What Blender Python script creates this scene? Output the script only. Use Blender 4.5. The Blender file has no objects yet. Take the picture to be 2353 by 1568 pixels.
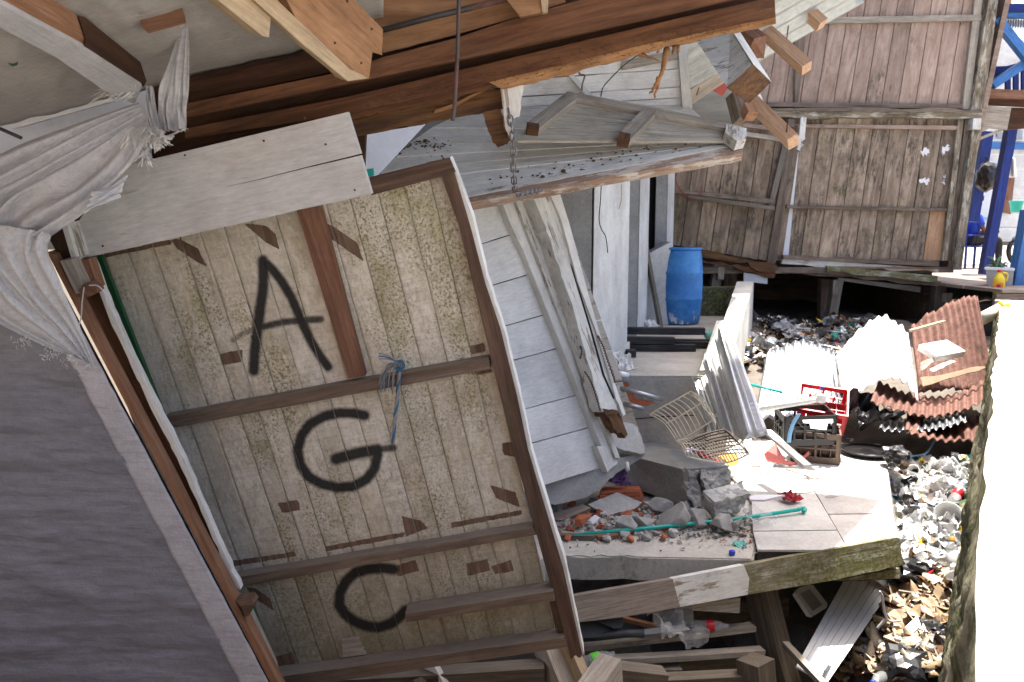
import bpy, bmesh, math, random, zlib
from mathutils import Vector, Matrix, noise
R_ = random.Random(7)
sc = bpy.context.scene
# ------------------------------------------------------------------ camera, sky, sun, exposure
F, CX, CY = 1830.0, 1176.5, 784.0
PITCH = math.atan(244 / F)
EYE = Vector((0, 0, 1.8))
cam = bpy.data.cameras.new('camera'); camo = bpy.data.objects.new('camera', cam)
sc.collection.objects.link(camo); sc.camera = camo
camo.location = EYE; camo.rotation_euler = (math.pi / 2 - PITCH, 0, 0)
cam.lens = 36 * F / 2353; cam.sensor_width = 36; cam.clip_start = 0.05; cam.clip_end = 500
cam.dof.use_dof = True; cam.dof.focus_distance = 3.9; cam.dof.aperture_fstop = 5.0
world = bpy.data.worlds.new('World'); sc.world = world; world.use_nodes = True
wn = world.node_tree.nodes; wl = world.node_tree.links
SUN_EL, SUN_AZ = math.radians(75), math.radians(40)      # azimuth clockwise from +Y (north)
sky = wn.new('ShaderNodeTexSky'); sky.sky_type = 'NISHITA'; sky.sun_disc = False
sky.sun_elevation = SUN_EL; sky.sun_rotation = SUN_AZ; sky.air_density = 0.7; sky.dust_density = 5.0; sky.ozone_density = 0.0
wl.new(sky.outputs[0], wn['Background'].inputs[0]); wn['Background'].inputs[1].default_value = 0.15
sun = bpy.data.lights.new('sun', 'SUN'); suno = bpy.data.objects.new('sun', sun); sc.collection.objects.link(suno)
sun.energy = 5.0; sun.angle = math.radians(0.6); sun.color = (1.0, 0.955, 0.89)
sdir = Vector((math.sin(SUN_AZ) * math.cos(SUN_EL), math.cos(SUN_AZ) * math.cos(SUN_EL), math.sin(SUN_EL)))
suno.rotation_euler = sdir.to_track_quat('Z', 'Y').to_euler(); suno.location = (3, -2, 12)
sc.view_settings.view_transform = 'Standard'; sc.view_settings.look = 'None'
sc.view_settings.exposure = 1.75; sc.view_settings.gamma = 1.0
sc.cycles.max_bounces = 6; sc.cycles.diffuse_bounces = 3; sc.cycles.use_light_tree = False; sc.cycles.glossy_bounces = 2; sc.cycles.transmission_bounces = 4; sc.cycles.transparent_max_bounces = 8; sc.cycles.caustics_reflective = False; sc.cycles.caustics_refractive = False

# ------------------------------------------------------------------ photograph geometry: a pixel of the 2353-wide picture to a point
CRP = {1: (0, 0, .3418), 2: (746.8, 0, .3418), 3: (1493.6, 0, .3652), 4: (0, 517, .3418), 5: (746.8, 517, .3418), 6: (1493.6, 517, .3652),
       7: (0, 1032.3, .3418), 8: (746.8, 1032.3, .3418), 'a': (1493.6, 995.5, .3652), 'b': (1206.3, 459.6, .2198), 'c': (1378.7, 689.3, .2198),
       'd': (1780.8, 631.9, .2198), 'e': (1206.3, 919.1, .2198), 'f': (2068, 0, .4397), 'g': (1206.3, 1235, .2441), 'h': (1436.1, 0, .2564)}
def k(c, *pts):
    x0, y0, s = CRP[c]
    return [(x0 + x * s, y0 + y * s) for x, y in pts]
_cp, _sp = math.cos(PITCH), math.sin(PITCH)
def ray(x, y):
    a = (x - CX) / F; b = (CY - y) / F
    return Vector((a, _cp + b * _sp, -_sp + b * _cp))
def P(x, y, Y):
    r = ray(x, y); return EYE + r * (Y / r.y)
def PZ(x, y, z):
    r = ray(x, y); return EYE + r * ((z - EYE.z) / r.z)
class Plane:
    def __init__(s, o, n):
        s.o = Vector(o); s.n = Vector(n).normalized()
        if s.n.dot(s.o - EYE) > 0: s.n = -s.n            # normal looks at the viewer's side
    @staticmethod
    def p3(a, b, c): return Plane(a, (b - a).cross(c - a))
    def off(s, d): return Plane(s.o + s.n * d, s.n)
    def hit(s, x, y):
        r = ray(x, y); return EYE + r * ((s.o - EYE).dot(s.n) / r.dot(s.n))

# ------------------------------------------------------------------ objects
COL = sc.collection
def link(name, me, mats, parent=None, M=None, smooth=False):
    ml = list(mats) if isinstance(mats, (list, tuple)) else [mats]
    if len(me.materials) and list(me.materials) != ml: me = me.copy(); me.materials.clear()
    o = bpy.data.objects.new(name, me); COL.objects.link(o)
    if not len(me.materials):
        for m in ml: me.materials.append(m)
    if M is not None: o.matrix_world = M
    if parent is not None: par(o, parent, M)
    if smooth: me.shade_smooth()
    return o
def par(o, parent, M=None):
    M = M if M is not None else o.matrix_basis.copy()
    o.parent = parent
    W = Matrix.Identity(4); p = parent; ch = []
    while p is not None: ch.append(p); p = p.parent
    for p in reversed(ch): W = W @ p.matrix_basis
    o.matrix_parent_inverse = Matrix.Identity(4)
    o.matrix_basis = W.inverted() @ M
def tag(o, label=None, cat=None, group=None, kind=None):
    if label: o['label'] = label
    if cat: o['category'] = cat
    if group: o['group'] = group
    if kind: o['kind'] = kind
    return o
def thing(name, loc, label, cat, group=None):
    o = bpy.data.objects.new(name, None); COL.objects.link(o); o.location = loc; o.empty_display_size = .1
    return tag(o, label, cat, group)
def frame(o, x, n):
    z = Vector(n).normalized(); x = Vector(x); x = (x - z * x.dot(z)).normalized(); y = z.cross(x)
    return Matrix(((x.x, y.x, z.x, o.x), (x.y, y.y, z.y, o.y), (x.z, y.z, z.z, o.z), (0, 0, 0, 1)))
def bm_me(bm, name, bev=0, seg=1):
    if bev:
        bmesh.ops.bevel(bm, geom=[e for e in bm.edges if e.calc_face_angle(0) > .5], offset=bev, segments=seg, affect='EDGES', profile=.6, clamp_overlap=True)
    bmesh.ops.recalc_face_normals(bm, faces=bm.faces)
    me = bpy.data.meshes.new(name); bm.to_mesh(me); bm.free(); return me
def ragged(pts, rag, rnd):
    if not rag: return pts
    out = []
    n = len(pts)
    for i in range(n):
        a, b = Vector(pts[i]), Vector(pts[(i + 1) % n]); out.append(tuple(a))
        if i in rag:
            amp, m = rag[i]; d = (b - a); q = Vector((-d.y, d.x)).normalized()
            for j in range(1, m):
                out.append(tuple(a + d * ((j + rnd.uniform(-.3, .3)) / m) + q * rnd.uniform(-amp, amp)))
    return out
def slab(name, pts, plane, th, mat, parent=None, grain=None, bev=.003, rag=None, seed=0, seg=1, warp=0):
    """flat piece: outline seen on a plane of the place, given its thickness behind that plane"""
    rnd = random.Random(zlib.crc32(f"{name}{len(pts)}{round(pts[0][0])}{round(pts[0][1])}{seed}".encode()))
    pts = ragged(pts, rag, rnd)
    W = [plane.hit(*p) for p in pts]
    if grain: gx = plane.hit(*grain[1]) - plane.hit(*grain[0])
    else:
        i = max(range(len(W)), key=lambda i: (W[(i + 1) % len(W)] - W[i]).length); gx = W[(i + 1) % len(W)] - W[i]
    c = sum(W, Vector()) / len(W)
    M = frame(c, gx, plane.n); Mi = M.inverted()
    bm = bmesh.new(); L = [Mi @ w for w in W]
    f = [bm.verts.new(v) for v in L]; b = [bm.verts.new((v.x, v.y, v.z - th)) for v in L]
    n = len(L)
    bm.faces.new(f); bm.faces.new(b[::-1])
    for i in range(n): bm.faces.new((f[i], b[i], b[(i + 1) % n], f[(i + 1) % n]))
    return link(name, bm_me(bm, name, bev, seg), mat, parent, M)
def beam(name, p0, p1, w, h, mat, parent=None, up=(0, 0, 1), bev=.004, jit=.0015, taper=1.0, roll=0, seed=0, ragend=0, ends=None):
    """timber of section w (sideways) x h (along up) from p0 to p1"""
    p0, p1 = Vector(p0), Vector(p1); d = p1 - p0; L = d.length; x = d.normalized()
    z = Vector(up); z = (z - x * z.dot(x)).normalized(); y = z.cross(x)
    if roll:
        q = Matrix.Rotation(roll, 3, x); z = q @ z; y = q @ y
    M = Matrix(((x.x, y.x, z.x, p0.x), (x.y, y.y, z.y, p0.y), (x.z, y.z, z.z, p0.z), (0, 0, 0, 1)))
    rnd = random.Random(zlib.crc32(f"{name}{int(L * 1e4)}{seed}".encode()))
    n = max(1, min(10, int(L / .3))); bm = bmesh.new(); rings = []
    for i in range(n + 1):
        t = i / n; s = 1 + (taper - 1) * t
        j = lambda: rnd.uniform(-jit, jit)
        cy, cz = j() * 2, j() * 2
        xs = [L * t] * 4
        if ragend and i == n: xs = [L + rnd.uniform(-ragend, ragend) for _ in range(4)]
        rings.append([bm.verts.new((xs[q], a * w / 2 * s + cy + j(), b * h / 2 * s + cz + j())) for q, (a, b) in enumerate(((-1, -1), (1, -1), (1, 1), (-1, 1)))])
    bm.faces.new(rings[0]); bm.faces.new(rings[-1][::-1])
    for a, b in zip(rings, rings[1:]):
        for i in range(4): bm.faces.new((a[i], b[i], b[(i + 1) % 4], a[(i + 1) % 4]))
    me = bm_me(bm, name, bev)
    o = link(name, me, mat, parent, M)
    if ends is not None:
        me.materials.append(ends)
        for p in me.polygons:
            if abs(p.normal.x) > .7: p.material_index = 1
    return o
def sweep(bm, pts, r, n=8, closed=False, rr=None):
    pts = [Vector(p) for p in pts]; rings = []; m = len(pts)
    ref = Vector((0.3, 0.2, 1)).normalized()
    for i, p in enumerate(pts):
        a = pts[i - 1] if (i or closed) else p; b = pts[(i + 1) % m] if (i < m - 1 or closed) else p
        t = (b - a).normalized()
        if abs(t.dot(ref)) > .95: ref = Vector((1, .1, 0)).normalized()
        s = (ref - t * ref.dot(t)).normalized(); q = t.cross(s); rad = rr[i] if rr else r
        rings.append([bm.verts.new(p + (s * math.cos(2 * math.pi * j / n) + q * math.sin(2 * math.pi * j / n)) * rad) for j in range(n)])
    for i in range(m if closed else m - 1):
        a, b = rings[i], rings[(i + 1) % m]
        for j in range(n): bm.faces.new((a[j], a[(j + 1) % n], b[(j + 1) % n], b[j]))
    if not closed: bm.faces.new(rings[0][::-1]); bm.faces.new(rings[-1])
def tube(name, pts, r, mat, parent=None, n=8, closed=False, rr=None):
    pts = [Vector(p) for p in pts]; c = pts[0]; bm = bmesh.new()
    sweep(bm, [p - c for p in pts], r, n, closed, rr)
    return link(name, bm_me(bm, name), mat, parent, Matrix.Translation(c), smooth=True)
def smoothpts(pts, n=4):
    """catmull-rom through points"""
    pts = [Vector(p) for p in pts]; out = []
    for i in range(len(pts) - 1):
        a, b, c, d = pts[max(i - 1, 0)], pts[i], pts[i + 1], pts[min(i + 2, len(pts) - 1)]
        for j in range(n):
            t = j / n
            out.append(.5 * ((2 * b) + (c - a) * t + (2 * a - 5 * b + 4 * c - d) * t * t + (3 * b - a - 3 * c + d) * t ** 3))
    return out + [pts[-1]]
def lathe_me(name, prof, n=16, cap=True):
    bm = bmesh.new(); rings = []
    for r, z in prof: rings.append([bm.verts.new((r * math.cos(2 * math.pi * i / n), r * math.sin(2 * math.pi * i / n), z)) for i in range(n)])
    for a, b in zip(rings, rings[1:]):
        for i in range(n): bm.faces.new((a[i], a[(i + 1) % n], b[(i + 1) % n], b[i]))
    if cap: bm.faces.new(rings[0][::-1]); bm.faces.new(rings[-1])
    return bm_me(bm, name)
def grid_me(name, fn, nu, nv, th=0):
    """surface from fn(u,v)->Vector, optionally a shell of thickness th"""
    bm = bmesh.new(); V = [[bm.verts.new(fn(i / nu, j / nv)) for j in range(nv + 1)] for i in range(nu + 1)]
    for i in range(nu):
        for j in range(nv): bm.faces.new((V[i][j], V[i + 1][j], V[i + 1][j + 1], V[i][j + 1]))
    if th:
        bmesh.ops.recalc_face_normals(bm, faces=bm.faces)
        bmesh.ops.solidify(bm, geom=bm.faces[:], thickness=th)
    me = bpy.data.meshes.new(name); bm.to_mesh(me); bm.free(); me.shade_smooth(); return me
def nz(p, s=1.0, off=0.0): return noise.noise(Vector(p) * s + Vector((off, off * 1.7, off * .3)))
def rotM(loc, rz=0, rx=0, ry=0, s=1): return Matrix.Translation(loc) @ Matrix.Rotation(rz, 4, 'Z') @ Matrix.Rotation(ry, 4, 'Y') @ Matrix.Rotation(rx, 4, 'X') @ Matrix.Scale(s, 4)
# ------------------------------------------------------------------ materials
class NT:
    def __init__(s, name):
        s.m = bpy.data.materials.new(name); s.m.use_nodes = True; s.t = s.m.node_tree; s.b = s.t.nodes['Principled BSDF']
        tc = s.t.nodes.new('ShaderNodeTexCoord'); oi = s.t.nodes.new('ShaderNodeObjectInfo'); s.rand = oi.outputs['Random']
        w = s.t.nodes.new('ShaderNodeVectorMath'); w.operation = 'SCALE'; w.inputs[0].default_value = (37.1, 91.7, 13.3); s.l(s.rand, w.inputs['Scale'])
        a = s.t.nodes.new('ShaderNodeVectorMath'); a.operation = 'ADD'; s.l(tc.outputs['Object'], a.inputs[0]); s.l(w.outputs[0], a.inputs[1]); s.co = a.outputs[0]
        s.raw = tc.outputs['Object']
    def l(s, a, b): s.t.links.new(a, b)
    def mp(s, scale=(1, 1, 1), co=None, rot=(0, 0, 0)):
        n = s.t.nodes.new('ShaderNodeMapping'); n.inputs['Scale'].default_value = scale; n.inputs['Rotation'].default_value = rot; s.l(co or s.co, n.inputs[0]); return n.outputs[0]
    def noise(s, scale, detail=6, rough=.6, co=None, dist=0, out='Fac'):
        n = s.t.nodes.new('ShaderNodeTexNoise'); n.inputs['Scale'].default_value = scale; n.inputs['Detail'].default_value = detail
        n.inputs['Roughness'].default_value = rough; n.inputs['Distortion'].default_value = dist; s.l(co or s.co, n.inputs['Vector']); return n.outputs[out]
    def voro(s, scale, co=None, feature='F1', out='Distance'):
        n = s.t.nodes.new('ShaderNodeTexVoronoi'); n.inputs['Scale'].default_value = scale; n.feature = feature; s.l(co or s.co, n.inputs['Vector']); return n.outputs[out]
    def wave(s, scale, co=None, dist=0, axis='X', prof='SIN'):
        n = s.t.nodes.new('ShaderNodeTexWave'); n.inputs['Scale'].default_value = scale; n.inputs['Distortion'].default_value = dist; n.bands_direction = axis; n.wave_profile = prof
        s.l(co or s.co, n.inputs['Vector']); return n.outputs['Fac']
    def ramp(s, f, a, b, lo=0., hi=1.):
        n = s.t.nodes.new('ShaderNodeMapRange'); n.interpolation_type = 'SMOOTHSTEP'
        n.inputs['From Min'].default_value = a; n.inputs['From Max'].default_value = b; n.inputs['To Min'].default_value = lo; n.inputs['To Max'].default_value = hi
        s.l(f, n.inputs['Value']); return n.outputs[0]
    def math(s, op, a, b=None, clamp=False):
        n = s.t.nodes.new('ShaderNodeMath'); n.operation = op; n.use_clamp = clamp
        for i, v in enumerate((a, b)):
            if v is None: continue
            if isinstance(v, (int, float)): n.inputs[i].default_value = v
            else: s.l(v, n.inputs[i])
        return n.outputs[0]
    def mix(s, f, a, b, mode='MIX'):
        n = s.t.nodes.new('ShaderNodeMix'); n.data_type = 'RGBA'; n.blend_type = mode
        for q, v in (('Factor', f), ('A', a), ('B', b)):
            i = [x for x in n.inputs if x.name == q and (x.type == ('VALUE' if q == 'Factor' else 'RGBA'))][0]
            if isinstance(v, (int, float)): i.default_value = v
            elif isinstance(v, tuple): i.default_value = (*v, 1)
            else: s.l(v, i)
        return [x for x in n.outputs if x.type == 'RGBA'][0]
    def attr(s, name):
        n = s.t.nodes.new('ShaderNodeAttribute'); n.attribute_name = name; return n.outputs['Fac']
    def hsv(s, c, v):
        n = s.t.nodes.new('ShaderNodeHueSaturation'); s.l(c, n.inputs['Color']); s.l(v, n.inputs['Value']); return n.outputs[0]
    def fin(s, col, rough=.7, bump=None, bs=.3, bd=.004, metal=0, spec=.4, fn=.35, fs=(1, 1, 1)):
        if fn and not isinstance(col, tuple):
            hi = s.noise(42, 5, .78, s.mp(fs)); lo = s.noise(5.5, 5, .7)
            v = s.math('ADD', s.math('MULTIPLY', hi, .9 * fn), s.math('MULTIPLY', lo, .5 * fn)); col = s.hsv(col, s.math('ADD', v, 1 - .7 * fn))
        if isinstance(col, tuple): s.b.inputs['Base Color'].default_value = (*col, 1)
        else: s.l(col, s.b.inputs['Base Color'])
        for v, q in ((rough, 'Roughness'), (metal, 'Metallic'), (spec, 'Specular IOR Level')):
            if isinstance(v, (int, float)): s.b.inputs[q].default_value = v
            else: s.l(v, s.b.inputs[q])
        if bump is not None:
            n = s.t.nodes.new('ShaderNodeBump'); n.inputs['Strength'].default_value = bs; n.inputs['Distance'].default_value = bd
            s.l(bump, n.inputs['Height']); s.l(n.outputs[0], s.b.inputs['Normal'])
        return s.m
def wood(name, c1, c2, paint=None, peel=.3, mold=0, moldc=(.03, .03, .025), green=0, grain=9, vary=.25, rough=.8, bs=.5, dirt=.3, dirtc=(.08, .06, .045), dust=0, fine=.6, tex=.9):
    """timber with grain along local x; optional worn paint, mould and green algae"""
    t = NT(name); g = t.mp((.9, grain * 1.6, grain * 1.6)); g2 = t.mp((2.5, grain * 9, grain * 9))
    n1 = t.noise(1.6, 5, .62, g, 1.2); n2 = t.noise(1.5, 4, .7, g2); n3 = t.noise(2.2, 5, .6)
    c = t.mix(t.ramp(n1, .3, .72), c1, c2)
    c = t.mix(t.ramp(n2, .45, .75, 0, fine), c, tuple(v * .45 for v in c1))
    kn = t.voro(1.7, t.mp((1, 3.2, 3.2))); c = t.mix(t.ramp(kn, .05, .12, .55, 0), c, tuple(v * .35 for v in c1))
    h = t.math('ADD', t.math('MULTIPLY', n2, .6), t.math('MULTIPLY', n1, .4))
    if paint:
        pn = t.math('ADD', t.math('MULTIPLY', t.noise(7, 8, .65, t.mp((.6, 2.2, 2.2))), .65), t.math('MULTIPLY', n2, .35))
        pm = t.ramp(pn, .30 + peel * .35, .34 + peel * .35)
        pc = t.mix(t.ramp(n3, .3, .75), paint, tuple(v * .80 for v in paint))
        pc = t.mix(t.ramp(n2, .5, .8, 0, .35), pc, tuple(v * .55 for v in paint))
        c = t.mix(pm, c, pc); h = t.math('ADD', t.math('MULTIPLY', h, .6), t.math('MULTIPLY', pm, .5))
    if dirt: c = t.mix(t.ramp(t.noise(3.1, 7, .68), .48, .74, 0, dirt), c, dirtc)
    if mold:
        sp = t.noise(15, 8, .82, t.mp((.4, 1.6, 1.6))); big = t.noise(1.9, 4, .6)
        c = t.mix(t.math('MULTIPLY', t.ramp(sp, .44, .62), t.ramp(big, .62 - mold * .3, .8 - mold * .3, 0, .85)), c, moldc)
    if green:
        c = t.mix(t.math('MULTIPLY', t.ramp(t.noise(2.6, 6, .7), .66 - green * .25, .82 - green * .25), t.ramp(t.noise(55, 4, .7), .38, .62, .25, .95)), c, (.10, .105, .022))
    if dust:
        ge = t.t.nodes.new('ShaderNodeNewGeometry'); sx = t.t.nodes.new('ShaderNodeSeparateXYZ'); t.l(ge.outputs['True Normal'], sx.inputs[0])
        c = t.mix(t.ramp(sx.outputs['Z'], .3, .9, 0, dust), c, (.30, .26, .21))
    v = t.math('ADD', t.math('MULTIPLY', t.rand, vary), 1 - vary / 2)
    return t.fin(t.hsv(c, v), rough, h, bs, .004, spec=.25, fn=tex, fs=(.35, 2.2, 2.2))
def conc(name, c=(.38, .37, .35), stain=.4, moss=0, scale=1, bs=.5, grit=1, rough=.9):
    t = NT(name); n1 = t.noise(1.6 * scale, 8, .65); n2 = t.noise(14 * scale, 6, .7); n3 = t.noise(70, 3, .7)
    col = t.mix(t.ramp(n1, .3, .72), tuple(v * .78 for v in c), tuple(min(1, v * 1.15) for v in c))
    col = t.mix(t.ramp(n2, .55, .75, 0, stain), col, tuple(v * .5 for v in c))
    col = t.mix(t.ramp(n3, .62, .75, 0, .35 * grit), col, tuple(v * .45 for v in c))
    if moss:
        col = t.mix(t.math('MULTIPLY', t.ramp(t.noise(2.4, 7, .7), .62 - moss * .3, .74 - moss * .3), t.ramp(t.noise(40, 4, .7), .35, .6, .5, 1)), col, (.05, .055, .015))
        col = t.mix(t.ramp(t.noise(4, 7, .72), .72 - moss * .2, .82 - moss * .2), col, (.16, .17, .03))
    h = t.math('ADD', t.math('MULTIPLY', n2, .6), t.math('MULTIPLY', n3, .4 * grit))
    return t.fin(col, rough, h, bs, .006, spec=.25, fn=.95)
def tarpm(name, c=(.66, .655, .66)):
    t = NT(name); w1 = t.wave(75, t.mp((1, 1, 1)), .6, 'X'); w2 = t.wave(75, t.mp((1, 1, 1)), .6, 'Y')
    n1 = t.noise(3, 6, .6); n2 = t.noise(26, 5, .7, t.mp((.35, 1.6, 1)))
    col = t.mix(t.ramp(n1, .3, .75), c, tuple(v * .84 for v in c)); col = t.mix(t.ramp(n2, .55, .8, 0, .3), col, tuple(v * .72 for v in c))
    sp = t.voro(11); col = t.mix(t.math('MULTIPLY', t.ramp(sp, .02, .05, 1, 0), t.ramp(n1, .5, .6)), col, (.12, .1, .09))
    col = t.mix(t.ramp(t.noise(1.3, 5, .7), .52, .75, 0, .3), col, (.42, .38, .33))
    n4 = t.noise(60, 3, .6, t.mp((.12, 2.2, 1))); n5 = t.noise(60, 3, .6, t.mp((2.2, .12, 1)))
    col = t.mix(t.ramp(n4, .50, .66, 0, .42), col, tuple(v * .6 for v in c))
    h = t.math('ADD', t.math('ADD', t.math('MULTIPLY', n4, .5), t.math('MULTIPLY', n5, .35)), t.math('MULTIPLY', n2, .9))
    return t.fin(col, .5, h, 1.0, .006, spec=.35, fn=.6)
def tin(name, c=(.55, .56, .57), rust=0., rough=.45, metal=.55):
    t = NT(name); n = t.noise(3.5, 8, .68); n2 = t.noise(22, 6, .7); st = t.noise(6, 5, .6, t.mp((.4, 3, 1)))
    col = t.mix(t.ramp(n2, .35, .7), c, tuple(v * .78 for v in c))
    m = t.ramp(t.math('ADD', t.math('MULTIPLY', n, .6), t.math('MULTIPLY', st, .4)), .66 - rust * .42, .72 - rust * .42)
    rc = t.mix(t.ramp(n2, .3, .7), (.085, .036, .026), (.17, .08, .058)); rc = t.mix(t.ramp(t.noise(5, 6, .7), .55, .7), rc, (.045, .02, .015))
    col = t.mix(m, col, rc)
    return t.fin(col, t.ramp(m, 0, 1, rough, .85), n2, .25, .003, metal=t.ramp(m, 0, 1, metal, 0))
def plas(name, c, rough=.4, var=.18, dirt=.3, alpha=1, trans=0):
    t = NT(name); n = t.noise(6, 6, .65); n2 = t.noise(34, 4, .6)
    col = t.mix(t.ramp(n, .35, .7), c, tuple(v * (1 - var) for v in c)); col = t.mix(t.ramp(n2, .6, .75, 0, dirt), col, (.2, .18, .15))
    m = t.fin(col, rough, n2, .15, .002)
    if trans: t.b.inputs['Transmission Weight'].default_value = trans; t.b.inputs['IOR'].default_value = 1.2
    if alpha < 1: t.b.inputs['Alpha'].default_value = alpha
    return m
M = {}
M['beam'] = wood('brown_beam', (.095, .040, .019), (.20, .092, .044), grain=6, vary=.3, dirt=.5, dirtc=(.05, .03, .02))
M['beam_dark'] = wood('dark_beam', (.045, .021, .011), (.10, .045, .022), grain=6, vary=.3, dirt=.6, dirtc=(.03, .02, .014))
M['rotten'] = wood('rotten_wood', (.055, .03, .018), (.17, .085, .035), grain=8, dirt=.6, dirtc=(.02, .013, .01), bs=1.0)
M['raw'] = wood('raw_orange_wood', (.24, .12, .058), (.36, .20, .10), grain=4, vary=.15, dirt=.15)
M['fresh'] = wood('fresh_pine', (.50, .30, .18), (.62, .42, .28), grain=6, vary=.12, dirt=.12)
M['sawn'] = wood('sawn_pale_wood', (.40, .29, .17), (.52, .40, .26), grain=12, vary=.1, dirt=.3)
M['shred'] = wood('shredded_wood', (.20, .095, .04), (.46, .255, .115), grain=5, vary=.3, dirt=.6, dirtc=(.12, .06, .03), bs=1.0, tex=1.3)
M['batten'] = wood('grey_brown_batten', (.15, .105, .075), (.26, .19, .14), grain=9, vary=.2, dirt=.4, dirtc=(.07, .055, .04), green=.25, dust=.55)
M['post'] = wood('red_brown_post', (.085, .05, .036), (.19, .115, .08), grain=9, vary=.2, dirt=.55, dirtc=(.06, .05, .03), green=.45)
M['stud'] = wood('red_brown_stud', (.17, .082, .05), (.28, .145, .09), grain=9, vary=.15, dirt=.2)
M['strip'] = wood('orange_strip', (.24, .115, .062), (.37, .20, .12), grain=6, vary=.25, dirt=.25)
M['white'] = wood('white_painted_timber', (.28, .22, .17), (.42, .35, .28), paint=(.76, .75, .71), peel=.12, grain=9, vary=.08, dirt=.25, dirtc=(.4, .36, .3))
M['white_worn'] = wood('white_worn_timber', (.24, .20, .15), (.40, .34, .27), paint=(.72, .71, .66), peel=.33, grain=9, vary=.12, dirt=.4, dirtc=(.22, .19, .15), mold=.2)
M['fascia'] = wood('white_fascia', (.42, .36, .30), (.5, .45, .38), paint=(.60, .585, .565), peel=.12, grain=7, vary=0, dirt=.45, dirtc=(.46, .40, .34))
M['edge'] = wood('white_edge', (.4, .34, .28), (.5, .45, .38), paint=(.80, .79, .74), peel=.2, grain=7, vary=.05, dirt=.2)
M['siding'] = wood('white_siding', (.45, .42, .37), (.5, .47, .42), paint=(.73, .725, .70), peel=.06, grain=7, vary=.06, dirt=.22, dirtc=(.42, .40, .36), bs=.25)
M['siding_dirty'] = wood('dirty_siding', (.20, .165, .13), (.3, .26, .21), paint=(.40, .37, .32), peel=.3, grain=7, vary=.15, dirt=.6, dirtc=(.14, .11, .08))
M['grey'] = wood('grey_weathered_wood', (.13, .115, .095), (.26, .23, .19), grain=9, vary=.3, dirt=.4, mold=.25, dust=.2)
M['pale'] = wood('pale_weathered_wood', (.30, .26, .21), (.46, .41, .34), grain=9, vary=.25, dirt=.35, mold=.2)
M['house'] = wood('house_plank', (.29, .20, .155), (.44, .335, .27), grain=3.5, fine=.25, vary=.36, dirt=.45, dirtc=(.10, .075, .055), mold=.35, bs=.35)  # kept lighter than the lower planks for bounced sunlight on the upper storey
M['house_low'] = wood('house_plank_low', (.19, .138, .10), (.40, .315, .235), grain=3.5, fine=.35, vary=.6, dirt=.75, dirtc=(.075, .06, .045), mold=.65, green=.5, bs=.35)
M['house_new'] = wood('house_new_plank', (.42, .25, .14), (.52, .33, .20), grain=5, vary=0, dirt=.1)
M['house_frame'] = wood('house_frame', (.12, .092, .07), (.24, .19, .15), grain=8, vary=.3, dirt=.5, mold=.5)
M['house_post'] = wood('house_post', (.17, .13, .09), (.32, .27, .20), paint=(.50, .47, .38), peel=.62, grain=8, vary=.1, dirt=.6, dirtc=(.05, .04, .03), green=.35, mold=.7)
M['mossboard'] = wood('moss_board', (.20, .17, .11), (.38, .34, .24), paint=(.50, .49, .40), peel=.62, grain=8, vary=0, dirt=.5, dirtc=(.05, .045, .022), green=1.15, mold=.6)
M['greyplank'] = wood('grey_plank', (.22, .175, .14), (.36, .30, .25), grain=9, vary=.1, dirt=.3)
M['under'] = wood('underfloor_timber', (.085, .068, .05), (.19, .155, .115), grain=9, vary=.3, dirt=.4, dust=.3)
M['blackwood'] = wood('black_timber', (.012, .012, .013), (.05, .05, .052), grain=8, vary=.3, dirt=.3, dirtc=(.12, .11, .1), rough=.6)
M['bluewood'] = wood('blue_post', (.012, .03, .17), (.02, .045, .25), grain=4, vary=.1, dirt=.25, rough=.5)
M['bluelight'] = wood('light_blue_brace', (.05, .16, .42), (.07, .21, .5), grain=4, vary=.1, dirt=.15, rough=.5)
M['pvc'] = wood('pvc_slat', (.6, .58, .52), (.68, .66, .6), paint=(.86, .845, .80), peel=.02, grain=3, vary=.05, dirt=.42, dirtc=(.36, .31, .25), bs=.15, rough=.5)
M['pvc_dirty'] = wood('pvc_dirty', (.38, .34, .27), (.52, .48, .4), grain=11, vary=.14, dirt=.5, dirtc=(.16, .13, .09), bs=.3, mold=.25, rough=.6)
M['sheetwhite'] = plas('white_sheet', (.62, .65, .70), .5, .08, .15)
M['concrete'] = conc('concrete', (.36, .36, .345), .3)
M['concrete_light'] = conc('concrete_light', (.50, .50, .48), .22)
M['concrete_wall'] = conc('concrete_wall', (.33, .34, .345), .3, bs=.3, grit=.5)
M['concrete_wall2'] = conc('concrete_wall_lit', (.54, .555, .56), .25, bs=.25, grit=.4)  # lighter copy of the wall grey for sides lit from the right
M['concrete_floor'] = conc('concrete_floor', (.42, .40, .37), .3, bs=.25)
M['concrete_broken'] = conc('concrete_broken', (.40, .395, .375), .5, scale=1.8, bs=1.0, grit=1.6)
M['slabedge'] = conc('slab_edge', (.42, .40, .35), .5, moss=.25, bs=.7)
M['parapet_top'] = conc('parapet_top', (.56, .53, .47), .35, bs=.5)
M['parapet_side'] = conc('parapet_side', (.30, .27, .19), .6, moss=.75, bs=1.0, grit=2.0, scale=2)
M['lowwall'] = conc('low_wall', (.60, .585, .52), .25, bs=.3)  # paler than the concrete around it
M['mosswall'] = conc('moss_wall', (.25, .25, .18), .5, moss=.75)
M['tile'] = conc('floor_tile', (.58, .565, .54), .10, bs=.06, grit=.2, rough=.35)
M['grout'] = conc('grout', (.12, .11, .10), .4)
M['dust'] = conc('dusty_slab', (.52, .49, .44), .45, bs=.5)
M['road'] = conc('road', (.30, .29, .275), .4)
M['soil'] = conc('soil', (.09, .075, .055), .6, bs=1.0, grit=1.5)
M['litterbed'] = conc('litter_bed', (.14, .12, .10), .8, scale=2.5, bs=1.0, grit=1.5)
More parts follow.
